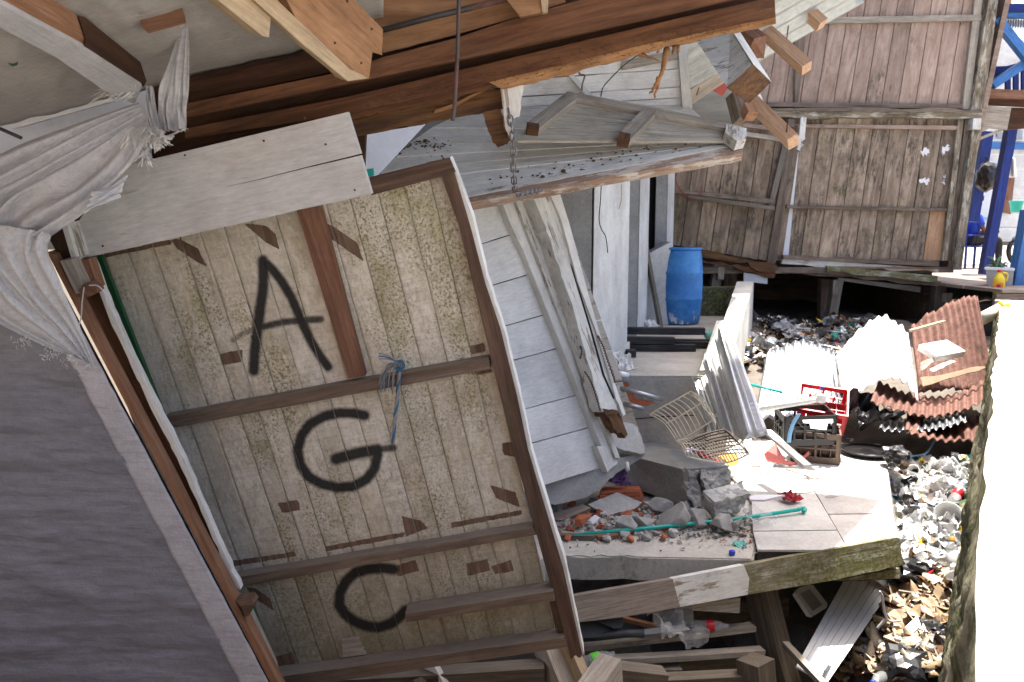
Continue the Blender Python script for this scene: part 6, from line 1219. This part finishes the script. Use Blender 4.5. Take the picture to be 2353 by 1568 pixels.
def inst(name, me, mat, Mx, label, cat, group):
    key = (me.name, mat)
    if key not in MS: m2 = me.copy(); m2.materials.clear(); m2.materials.append(M[mat]); MS[key] = m2
    o = bpy.data.objects.new(name, MS[key]); COL.objects.link(o); o.matrix_world = Mx; return tag(o, label, cat, group)
def spot(zone):
    for _ in range(60):
        if zone == 'bank': x, y = rt.uniform(2040, 2262), rt.uniform(1072, 1330)
        elif zone == 'low': x, y = rt.uniform(1880, 2215), rt.uniform(1320, 1568)
        elif zone == 'far': x, y = rt.uniform(1650, 2010), rt.uniform(735, 850)
        else: x, y = rt.uniform(1620, 1760), rt.uniform(850, 1000)
        if zone == 'low' and x < 2010 - (y - 1330) * .62: continue
        # walk the sight line down to the ground of the pit
        r = ray(x, y)
        for i in range(30, 600):
            p = EYE + r * (i * .025)
            if p.z < terr(p.x, p.y) + .02: break
        if p.x > PW(p.y) - .08 or p.y > 12: continue
        return Vector((p.x, p.y, terr(p.x, p.y)))
    return None
def scatter(n, zones, fn):
    for i in range(n):
        p = spot(rt.choice(zones))
        if p is not None: fn(i, p)
rm = lambda p, s, up=.03, tilt=.5: rotM(p + Vector((0, 0, up)), rt.uniform(0, 6.28), rt.uniform(-tilt, tilt), rt.uniform(-tilt, tilt), s)
BK, LO, FA = 'bank', 'low', 'far'
scatter(95, [BK, BK, BK, BK, BK, BK, FA], lambda i, p: inst('plastic_scrap', CRU[i % 8], 'bagwhite', rm(p, rt.uniform(.10, .26), .05, .7), 'crumpled white plastic scrap lying in the litter of the pit', 'litter', 'white plastic scraps'))
scatter(34, [BK, FA, FA], lambda i, p: inst('plastic_scrap', CRU[(i + 3) % 8], 'baggrey', rm(p, rt.uniform(.12, .3), .05, .7), 'crumpled grey plastic scrap lying in the litter of the pit', 'litter', 'grey plastic scraps'))
scatter(16, [BK, LO, FA, FA], lambda i, p: inst('black_bag', LMP[i % 8], 'bagblack', rm(p, rt.uniform(.16, .34), .05, .3), 'crumpled black bin bag lying in the litter of the pit', 'bag', 'black bags in the pit'))
scatter(12, [BK, FA], lambda i, p: inst('white_bag', LMP[(i + 2) % 8], 'bagwhite', rm(p, rt.uniform(.14, .26), .04, .3), 'knotted white bag lying in the litter of the pit', 'bag', 'white bags in the pit'))
for col, lab in (('ltblue', 'pale blue'), ('red', 'red'), ('yellow', 'yellow'), ('teal', 'teal'), ('orangep', 'orange'), ('lime', 'bright green'), ('paper', 'white paper')):
    scatter(9 if col != 'paper' else 26, [BK, BK, FA], lambda i, p: inst('wrapper', CRU[(i * 3 + len(col)) % 8], col, rm(p, rt.uniform(.05, .13) if col != 'paper' else rt.uniform(.08, .18), .06, .6), lab + ' wrapper scrap in the litter of the pit', 'litter', lab + ' wrappers in the pit'))
scatter(22, [BK, BK, LO], lambda i, p: bottle(p + Vector((0, 0, .06)), rt.uniform(0, 6.3), 1.4 + rt.uniform(-.3, .3), 'empty clear plastic bottle lying in the litter of the pit', lab=None, cap=rt.choice(['capblue', 'red', 'whitep', None]), s=rt.uniform(.8, 1.15), group='clear bottles in the pit'))
scatter(12, [BK], lambda i, p: inst('cup', cupm, 'whitep', rm(p, rt.uniform(.9, 1.3), .06, 1.5), 'white disposable cup lying in the litter of the pit', 'cup', 'white cups in the pit'))
scatter(30, [LO, LO, BK], lambda i, p: inst('cardboard', cardm[i % 3], 'card', rm(p, rt.uniform(.1, .28), .05, .5), 'torn cardboard piece lying in the litter of the pit', 'cardboard', 'cardboard pieces in the pit'))
scatter(95, [LO], lambda i, p: inst('dry_leaf', leaf_me[i % 4], 'leaf' if i % 2 else 'leafpale', rm(p, rt.uniform(.09, .24), .05, .6), ('dark' if i % 2 else 'pale') + ' curled dry leaf at the bottom of the pit', 'leaf', ('dark' if i % 2 else 'pale') + ' dry leaves in the pit'))
scatter(30, [LO, BK, FA], lambda i, p: inst('stick', stick_me[i % 3], 'under' if i % 3 else 'sawn', rm(p, rt.uniform(.2, .5), .06, .3), ('grey' if i % 3 else 'pale') + ' broken stick lying in the litter of the pit', 'stick', ('grey' if i % 3 else 'pale') + ' sticks in the pit'))
scatter(12, [FA], lambda i, p: inst('lath', box_me(1, .05, .02, .004) if i == 0 else LATH, 'white', rm(p, rt.uniform(.4, .8), .06, .15), 'white lath lying in the litter under the wooden house', 'lath', 'white laths under the house')) if False else None
LATH = box_me(1, .05, .02, .004)
scatter(10, [FA], lambda i, p: inst('lath', LATH, 'white', rm(p, rt.uniform(.4, .8), .07, .15), 'white lath lying in the litter under the wooden house', 'lath', 'white laths under the house'))
# a few that stand out
def ground_at(x, y):
    r = ray(x, y)
    for i in range(30, 600):
        p = EYE + r * (i * .02)
        if p.z < terr(p.x, p.y) + .05: break
    return p
g = ground_at(*k('a', (1880, 600))[0]); put('foam_cup', lathe_me('foam_cup', [(.045, 0), (.07, .09), (.074, .09), (.07, .085), (.044, .005), (0, .005)], 20, False), M['whitep'], g + Vector((0, 0, .08)), 'large white foam cup tipped over beside the green brush', 'cup', .5, .4, -1.1, 1.2, smooth=True)
br = thing('brush', ground_at(*k('a', (2010, 560))[0]), 'green bristle brush with white rim by the street wall', 'brush')
for q in ((1960, 520), (2020, 500), (2060, 545), (1965, 570)):
    p = ground_at(*k('a', q)[0]); link('bristles', LMP[3].copy(), M['grn_moss'], br, rotM(p + Vector((0, 0, .06)), q[0], .3, 0, .13))
link('rim', crumple(77, 10, .4, .8), M['cream'], br, rotM(ground_at(*k('a', (2040, 600))[0]) + Vector((0, 0, .07)), .4, .6, .2, .2))
bottle(ground_at(*k('a', (1880, 520))[0]) + Vector((0, 0, .08)), .6, 1.0, 'clear bottle with red label standing out in the white litter', lab='red', cap='whitep', s=1.1)
put('black_bag', LMP[5].copy(), M['bagblack'], P(*k('a', (1950, 1090))[0], 4.75), 'large shiny black bag wedged against the street wall by the branch', 'bag', .3, 0, 0, .42)
put('ribbon_bag', LMP[2].copy(), M['bagblack'], P(*k('a', (1545, 130))[0], 5.95), 'black shredded bag hanging over the tile edge behind the tray', 'bag', .3, 0, 0, .2)
bottle(ground_at(*k('a', (1890, 1080))[0]) + Vector((0, 0, .15)), 1.2, .5, 'clear bottle leaning in the black bag by the street wall', lab='whitep', cap='orangep', s=1.1)
o = tube('wire', smoothpts([ground_at(*q) + Vector((0, 0, .06)) for q in k('a', (1570, 200), (1680, 185), (1740, 165), (1790, 90))], 6), .008, M['ltblue']); tag(o, 'blue wire looping over the dark soil below the rusty sheets', 'wire')
# fine scraps nobody could count
bm = bmesh.new(); mats = ['bagwhite', 'paper', 'card', 'leafpale', 'baggrey', 'ltblue', 'red', 'bagblack', 'leaf', 'yellow', 'rotten', 'teal']
for i in range(2600):
    p = spot(rt.choice([BK, BK, LO, FA]))
    if p is None: continue
    s = rt.uniform(.012, .06); a = rt.uniform(0, 6.28); e1 = Vector((math.cos(a), math.sin(a), rt.uniform(-.5, .7))) * s; e2 = Vector((-math.sin(a), math.cos(a), rt.uniform(-.5, .7))) * s * rt.uniform(.4, 1); c = p + Vector((0, 0, .02 + rt.uniform(0, .06)))
    f1 = [bm.verts.new(c + q) for q in (-e1 - e2, e1 * .8 - e2, e1 + e2 * .2 + Vector((0, 0, s * .5)), e2, -e1 + e2 * .5)]
    zo = p.y; mi = rt.choices(range(12), [9, 7, 3, 5, 5, 1, 1, 1, 2, 1, 2, 1] if 8 > zo > 4.85 else [1, 1, 2, 1, 3, .3, .3, 5, 3, .4, 5, .3] if zo >= 8 else [2, 1, 6, 8, 2, .4, .4, 2, 7, .4, 5, .4])[0]  # scraps under the house picked darker to stand for its shade
    f = bm.faces.new((f1[0], f1[1], f1[2])); f.material_index = mi; f = bm.faces.new((f1[0], f1[2], f1[3], f1[4])); f.material_index = mi
me = bm_me(bm, 'litter'); lo = link('litter', me, [M[q] for q in mats]); tag(lo, 'loose mixed scraps of plastic, paper and leaves covering the pit', 'litter', None, 'stuff')
# ------------------------------------------------------------------ porch and street at the right
dk = thing('porch', (6.9, 10.5, .9), 'grey plank porch on dark beams beside the leaning wooden house', 'porch')
rp2 = random.Random(5)
for i in range(18):
    Y = 9.7 + i * .42
    beam('plank', (5.85 + (i % 2) * .02, Y, 1.13), (13.0, Y, 1.13), .40, .04, M['greyplank'], dk, seed=i, bev=.006)
beam('beam', (5.8, 9.56, 1.02), (12, 9.56, 1.02), .08, .16, M['house_frame'], dk)
for x in (6.0, 8.2): beam('post', (x, 9.7, -.9), (x, 9.7, .94), .14, .14, M['house_frame'], dk)
prism('void_screen', [(5.8, 10.0), (12, 10.0), (12, 10.05), (5.8, 10.05)], -.9, .94, M['black'], dk, bev=0)  # black screen added to keep the space under the porch dark
def bpost(a, b, Ya, Yb, w, m, label): return tag(beam('blue_post', P(*k('f', a)[0], Ya), P(*k('f', b)[0], Yb), w, w, M[m], bev=.01), label, 'post')
bpost((440, 1436), (585, 640), 12.0, 12.0, .13, 'bluewood', 'dark blue leaning porch post in front of the seated person')
bpost((375, 1160), (452, 690), 13.6, 13.6, .16, 'bluewood', 'dark blue porch post beside the black backpack')
bpost((600, 1545), (680, 1100), 10.4, 10.4, .16, 'bluelight', 'greenish blue post behind the yellow jug')
bpost((478, 448), (690, 305), 11.3, 11.3, .11, 'bluelight', 'lower light blue diagonal brace of the balcony')
bpost((500, 100), (690, 335), 11.2, 11.2, .11, 'bluelight', 'upper light blue diagonal brace of the balcony')
bl = thing('balcony', P(2300, 240, 11.3), 'upper balcony with brown floor boards and dark blue railing beside the wooden house', 'balcony')
S11 = Plane((0, 11.35, 0), (0, -1, 0)); f_ = lambda nm, pts, off, th, m, **kw: slab(nm, k('f', *pts), S11.off(off), th, M[m], kw.pop('parent', bl), **kw)
f_('floor_edge', ((438, 462), (760, 478), (760, 520), (438, 512)), .1, .1, 'stud'); f_('floor_edge', ((438, 515), (760, 524), (760, 560), (436, 545)), .02, .1, 'beam_dark'); f_('joist', ((500, 560), (760, 566), (760, 660), (560, 680)), -.1, .1, 'beam_dark')
f_('bracket_board', ((434, 550), (582, 565), (560, 680), (470, 670), (430, 690)), .05, .03, 'pale'); f_('stub', ((430, 500), (460, 500), (460, 556), (430, 556)), .12, .1, 'white_worn'); f_('strut', ((415, 720), (535, 672), (540, 684), (420, 732)), .03, .05, 'pale')
for i in range(4): f_('baluster', ((555 + i * 42, 380 - i * 8), (580 + i * 42, 372 - i * 8), (580 + i * 42, 470), (555 + i * 42, 470)), -.1, .04, 'bluewood')
f_('rail', ((455, 350), (560, 345), (760, 290), (760, 330), (560, 395), (455, 440)), -.25, .03, 'bluewood')
corr('awning', (P(*k('f', (505, 88))[0], 12.2), P(*k('f', (800, 92))[0], 12.2), P(*k('f', (800, 150))[0], 11.6), P(*k('f', (505, 142))[0], 11.6)), 22, .02, 'tin', bl)
corr('awning', (P(*k('f', (480, 205))[0], 13.5), P(*k('f', (800, 215))[0], 13.5), P(*k('f', (800, 178))[0], 14.2), P(*k('f', (495, 168))[0], 14.2)), 24, .02, 'tin_white', bl)
f_('fascia', ((508, 66), (760, 70), (760, 98), (508, 92)), -.6, .05, 'bluelight'); f_('roof_lining', ((515, 20), (760, 20), (760, 66), (512, 64)), -.7, .05, 'bluewood'); f_('orange_sign', ((520, -20), (585, -20), (583, 18), (520, 16)), -.5, .03, 'orangep')
# houses across the street
fh = thing('far_house', P(2310, 560, 22), 'pale blue and white clapboard house across the street', 'house')
FH = Plane((0, 22, 0), (0, -1, 0)); ff = lambda nm, pts, off, th, m, **kw: slab(nm, k('f', *pts), FH.off(off), th, M[m], fh, **kw)
for i in range(14): ff('board', ((250, 200 + i * 76), (900, 205 + i * 76), (900, 278 + i * 76), (250, 273 + i * 76)), 0, .05, 'siding', bev=.01, seed=i)
ff('sill', ((300, 738), (900, 752), (900, 785), (300, 775)), .15, .12, 'bluelight'); ff('window', ((508, 690), (540, 690), (540, 720), (508, 718)), .06, .05, 'steel'); ff('window', ((610, 680), (640, 680), (640, 730), (610, 730)), .06, .05, 'steel')
ff('door', ((410, 840), (500, 840), (480, 1140), (400, 1140)), .08, .06, 'sheetwhite'); ff('door_trim', ((395, 1135), (490, 1138), (490, 1150), (395, 1147)), .1, .05, 'ltblue'); ff('shutter', ((555, 930), (600, 930), (580, 1120), (540, 1110)), .1, .05, 'stud'); ff('blue_trim', ((490, 855), (520, 855), (518, 880), (488, 880)), .1, .05, 'ltblue')
flat('street', [(7, 17.3), (40, 17.3), (40, 60), (7, 60)], 1.0, M['road'])
# hanging backpack, shirt, planter, jug
bpk = thing('backpack', P(*k('f', (455, 975))[0], 13.3), 'black backpack hanging on the dark blue post', 'backpack')
link('bag', lump(61, .25, 3, 1.35), M['bagblack'], bpk, rotM(P(*k('f', (456, 925))[0], 13.3), .4, 0, 0, .36)); tube('strap', smoothpts([P(*q, 13.3) for q in k('f', (440, 880), (452, 820), (470, 880))], 5), .012, M['bagblack'], bpk, 6)
o = link('shirt', grid_me('shirt', (lambda c: lambda u, v: P(*lerp(lerp(*k('f', (565, 815), (602, 830)), u), lerp(*k('f', (550, 930), (610, 925)), u), v), 14.5 + .06 * math.sin(u * 14)) - c)(P(*k('f', (565, 815))[0], 14.5)), 20, 14, .006), M['bagwhite'], None, Matrix.Translation(P(*k('f', (565, 815))[0], 14.5))); tag(o, 'white shirt hung up to dry on the porch', 'shirt')
tube('hanger_hook', [P(*q, 14.5) for q in k('f', (575, 820), (580, 790), (572, 770))], .01, M['iron'], o, 5)
pl = thing('planter', P(*k('f', (520, 1528))[0], 10.3), 'clear plastic storage box used as a planter with spiky plant', 'planter')
hexa('box', P4('f', ((448, 1405), (596, 1412), (585, 1525), (455, 1520)), 10.2), P4('f', ((452, 1398), (590, 1403), (582, 1512), (458, 1508)), 10.6), M['baggrey'], pl)
hexa('rim', P4('f', ((442, 1398), (600, 1405), (600, 1416), (442, 1410)), 10.18), P4('f', ((450, 1392), (595, 1396), (595, 1406), (450, 1403)), 10.62), M['sheetwhite'], pl)
M['agave'] = plas('agave_green', (.10, .16, .09), .6)
for i in range(16):
    a = (515 + rp2.uniform(-25, 30), 1400); b = (a[0] + rp2.uniform(-75, 60), 1335 + rp2.uniform(-5, 70)); mid = ((a[0] + b[0]) / 2 + rp2.uniform(-6, 6), (a[1] + b[1]) / 2 - 14)
    w = smoothpts([P(*q, 10.4 + rp2.uniform(-.08, .08)) for q in k('f', a, mid, b)], 4); tube('leaf', w, .02, M['agave'], pl, 5, rr=[.022 * (1 - .85 * j / len(w)) for j in range(len(w))])
jg = thing('jug', P(*k('f', (513, 1530))[0], 10.0), 'yellow plastic jug with red cap standing before the planter', 'jug')
pj = jg.location.copy()
link('body', lathe_me('body', [(0, 0), (.072, 0), (.078, .01), (.078, .15), (.07, .18), (.045, .22), (.026, .245), (.024, .262), (0, .262)], 20, False), M['yellow'], jg, rotM(pj, .3) @ Matrix.Diagonal((1, .75, 1, 1)), True)
link('cap', lathe_me('cap', [(.027, .258), (.027, .285), (0, .287)], 14, False), M['red'], jg, Matrix.Translation(pj), True)
tube('handle', smoothpts([pj + Vector(v) for v in ((.03, 0, .245), (.085, 0, .24), (.098, 0, .19), (.082, 0, .14))], 5), .014, M['yellow'], jg, 8)
slab('label', k('f', (487, 1478), (540, 1478), (538, 1518), (489, 1516)), Plane(pj + Vector((0, -.064, 0)), (0, -1, 0)), .004, M['orangep'], jg); slab('label_mark', k('f', (505, 1488), (524, 1486), (528, 1500), (515, 1508), (503, 1500)), Plane(pj + Vector((0, -.066, 0)), (0, -1, 0)), .003, M['red'], jg, bev=0)
o = tube('yellow_rope', smoothpts([P(*q, 10.0) for q in k('f', (545, 1528), (575, 1510), (600, 1507), (640, 1508))], 5), .01, M['yellow'], None, 6); tag(o, 'yellow rope tied round the greenish blue post', 'rope')
# seated person in a blue shirt on a blue plastic chair
YS = 15.6
def skin(name, verts, edges, rad, mat, parent, sub=2):
    c = verts[0]; me_ = bpy.data.meshes.new(name); me_.from_pydata([v - c for v in verts], edges, []); o2 = link(name, me_, M[mat], parent, Matrix.Translation(c))
    me_.skin_vertices.new(name='') if hasattr(me_.skin_vertices, 'new') else None
    md = o2.modifiers.new('skin', 'SKIN'); md.use_smooth_shade = True
    for i, r in enumerate(rad):
        sv = me_.skin_vertices[0].data[i]; sv.radius = (r, r) if not isinstance(r, tuple) else r; sv.use_root = (i == 0)
    o2.modifiers.new('sub', 'SUBSURF').levels = sub; o2.modifiers['sub'].render_levels = sub; return o2
M['skin'] = plas('skin', (.12, .06, .04), .55, .1, 0); M['shirtblue'] = plas('blue_shirt', (.02, .06, .45), .85, .15, 0); M['trouser'] = plas('dark_trousers', (.03, .03, .032), .9, .2, 0); M['hair'] = plas('black_hair', (.01, .009, .008), .8, .1, 0)
seat = P(*k('f', (372, 1268))[0], YS); seat.z = 1.15 + .55
S = lambda dx, dy, dz: seat + Vector((dx, dy, dz))
pe = thing('person', (seat.x, seat.y, 1.15), 'person in a blue shirt and dark trousers sitting on a blue chair on the porch', 'person')
skin('body', [S(0, 0, .1), S(0, 0, .42), S(.03, -.02, .56), S(.05, -.03, .66), S(.06, -.03, .78), S(.02, -.18, .40), S(.1, -.22, .18), S(.3, -.24, .16), S(.4, -.22, .16), S(.02, .18, .40), S(.1, .22, .18), S(.3, .2, .16), S(.4, .16, .16)], [(0, 1), (1, 2), (2, 3), (3, 4), (1, 5), (5, 6), (6, 7), (7, 8), (1, 9), (9, 10), (10, 11), (11, 12)], [.1, .1, .055, .095, .085, .05, .045, .036, .03, .05, .045, .036, .03], 'skin', pe)
skin('shirt', [S(0, 0, .02), S(0, 0, .22), S(0, 0, .42), S(.02, 0, .5), S(.02, -.17, .43), S(.07, -.21, .25), S(.02, .17, .43), S(.07, .21, .25)], [(0, 1), (1, 2), (2, 3), (2, 4), (4, 5), (2, 6), (6, 7)], [(.13, .17), (.13, .17), (.12, .17), .07, .075, .068, .075, .068], 'shirtblue', pe)
skin('trousers', [S(0, 0, .03), S(.05, -.1, 0), S(.46, -.13, .02), S(.48, -.13, -.46), S(.05, .1, 0), S(.46, .13, .02), S(.46, .13, -.46)], [(0, 1), (1, 2), (2, 3), (0, 4), (4, 5), (5, 6)], [.14, .095, .08, .055, .095, .08, .055], 'trouser', pe)
link('hair', lump(3, .1, 3, .9), M['hair'], pe, rotM(S(.05, -.03, .80), 0, 0, 0, .21))
for dy in (-.13, .13): link('shoe', lump(5, .1, 3, .5), M['blk'], pe, Matrix.Translation(S(.54, dy, -.51)) @ Matrix.Diagonal((.27, .1, .14, 1)))
chr_ = thing('chair', (seat.x, seat.y, 1.15), 'dark blue plastic chair under the seated person', 'chair')
Mc = Matrix.Translation(Vector((seat.x, seat.y, 1.15)))
def cbox(nm, s_, l_): bm = bmesh.new(); bmesh.ops.create_cube(bm, size=1); bmesh.ops.scale(bm, verts=bm.verts, vec=s_); return link(nm, bm_me(bm, nm, .008), M['bluewood'], chr_, Mc @ Matrix.Translation(l_))
cbox('seat', (.46, .46, .03), (0, 0, .43)); cbox('backrest', (.03, .44, .45), (-.22, 0, .68))
for sx in (-1, 1):
    for sy in (-1, 1): cbox('leg', (.04, .04, .415), (sx * .2, sy * .2, .208))
    cbox('armrest', (.42, .05, .03), (0, sx * .24, .64))
# motorbike parked on the street side
mb = thing('motorbike', (P(*k('f', (640, 1250))[0], 15.5).x, 15.5, 1.15), 'dark parked motorbike at the edge of the porch', 'motorbike'); pm = mb.location.copy() + Vector((.15, 0, 0))
for dx in (-.1, 1.15):
    link('wheel', (lambda bm: (sweep(bm, [(.3 * math.cos(a), 0, .3 * math.sin(a)) for a in [2 * math.pi * i / 24 for i in range(24)]], .045, 8, True), bm_me(bm, 'wheel'))[1])(bmesh.new()), M['blk'], mb, Matrix.Translation(pm + Vector((dx, 0, .345))), True)
tube('fork', [pm + Vector((-.1, 0, .35)), pm + Vector((.1, 0, .85)), pm + Vector((.13, 0, .98))], .03, M['steel'], mb); tube('handlebar', smoothpts([pm + Vector((.1, -.35, 1.02)), pm + Vector((.13, -.1, .98)), pm + Vector((.13, .1, .98)), pm + Vector((.1, .35, 1.02))], 4), .015, M['blk'], mb)
link('tank', lump(8, .15, 3, .7), M['blk'], mb, rotM(pm + Vector((.42, 0, .78)), 0, 0, 0, .5)); link('seat', lump(9, .1, 3, .35), M['blk'], mb, rotM(pm + Vector((.9, 0, .8)), 0, 0, 0, .55)); link('engine', lump(12, .3, 3, .9), M['iron'], mb, rotM(pm + Vector((.5, 0, .45)), 0, 0, 0, .38)); link('tail_light', lump(2, .1, 2, .8), M['red'], mb, rotM(pm + Vector((-.02, -.1, .9)), 0, 0, 0, .1))
bpot = put('plant_pot', lathe_me('plant_pot', [(0, 0), (.1, 0), (.14, .22), (.15, .22), (.15, .25), (.12, .25), (0, .2)], 18, False), M['teal'], P(*k('f', (605, 1110))[0], 18), 'teal pot hanging by the far house', 'pot', smooth=True)

# house across the street behind the viewpoint, added to keep the sky off the shaded wall
nb = thing('sky_block_house', (-5.5, -7, .1), 'plank house added behind the viewpoint to block sky light', 'house')
prism('wall', [(-14, -8.5), (1.2, -8.5), (1.2, -5.2), (-14, -5.2)], .1, 6.4, M['house'], nb)
prism('roof', [(-14.5, -9), (1.7, -9), (1.7, -4.6), (-14.5, -4.6)], 6.4, 6.5, M['tin_rust'], nb, top=(7.4, 7.4, 6.5, 6.5))
prism('door', [(-2.2, -5.2), (-1.2, -5.2), (-1.2, -5.16), (-2.2, -5.16)], .12, 2.2, M['bluewood'], nb)
for x in (-5, -8): prism('window', [(x, -5.2), (x + 1.1, -5.2), (x + 1.1, -5.16), (x, -5.16)], 1.1, 2.2, M['steel'], nb)
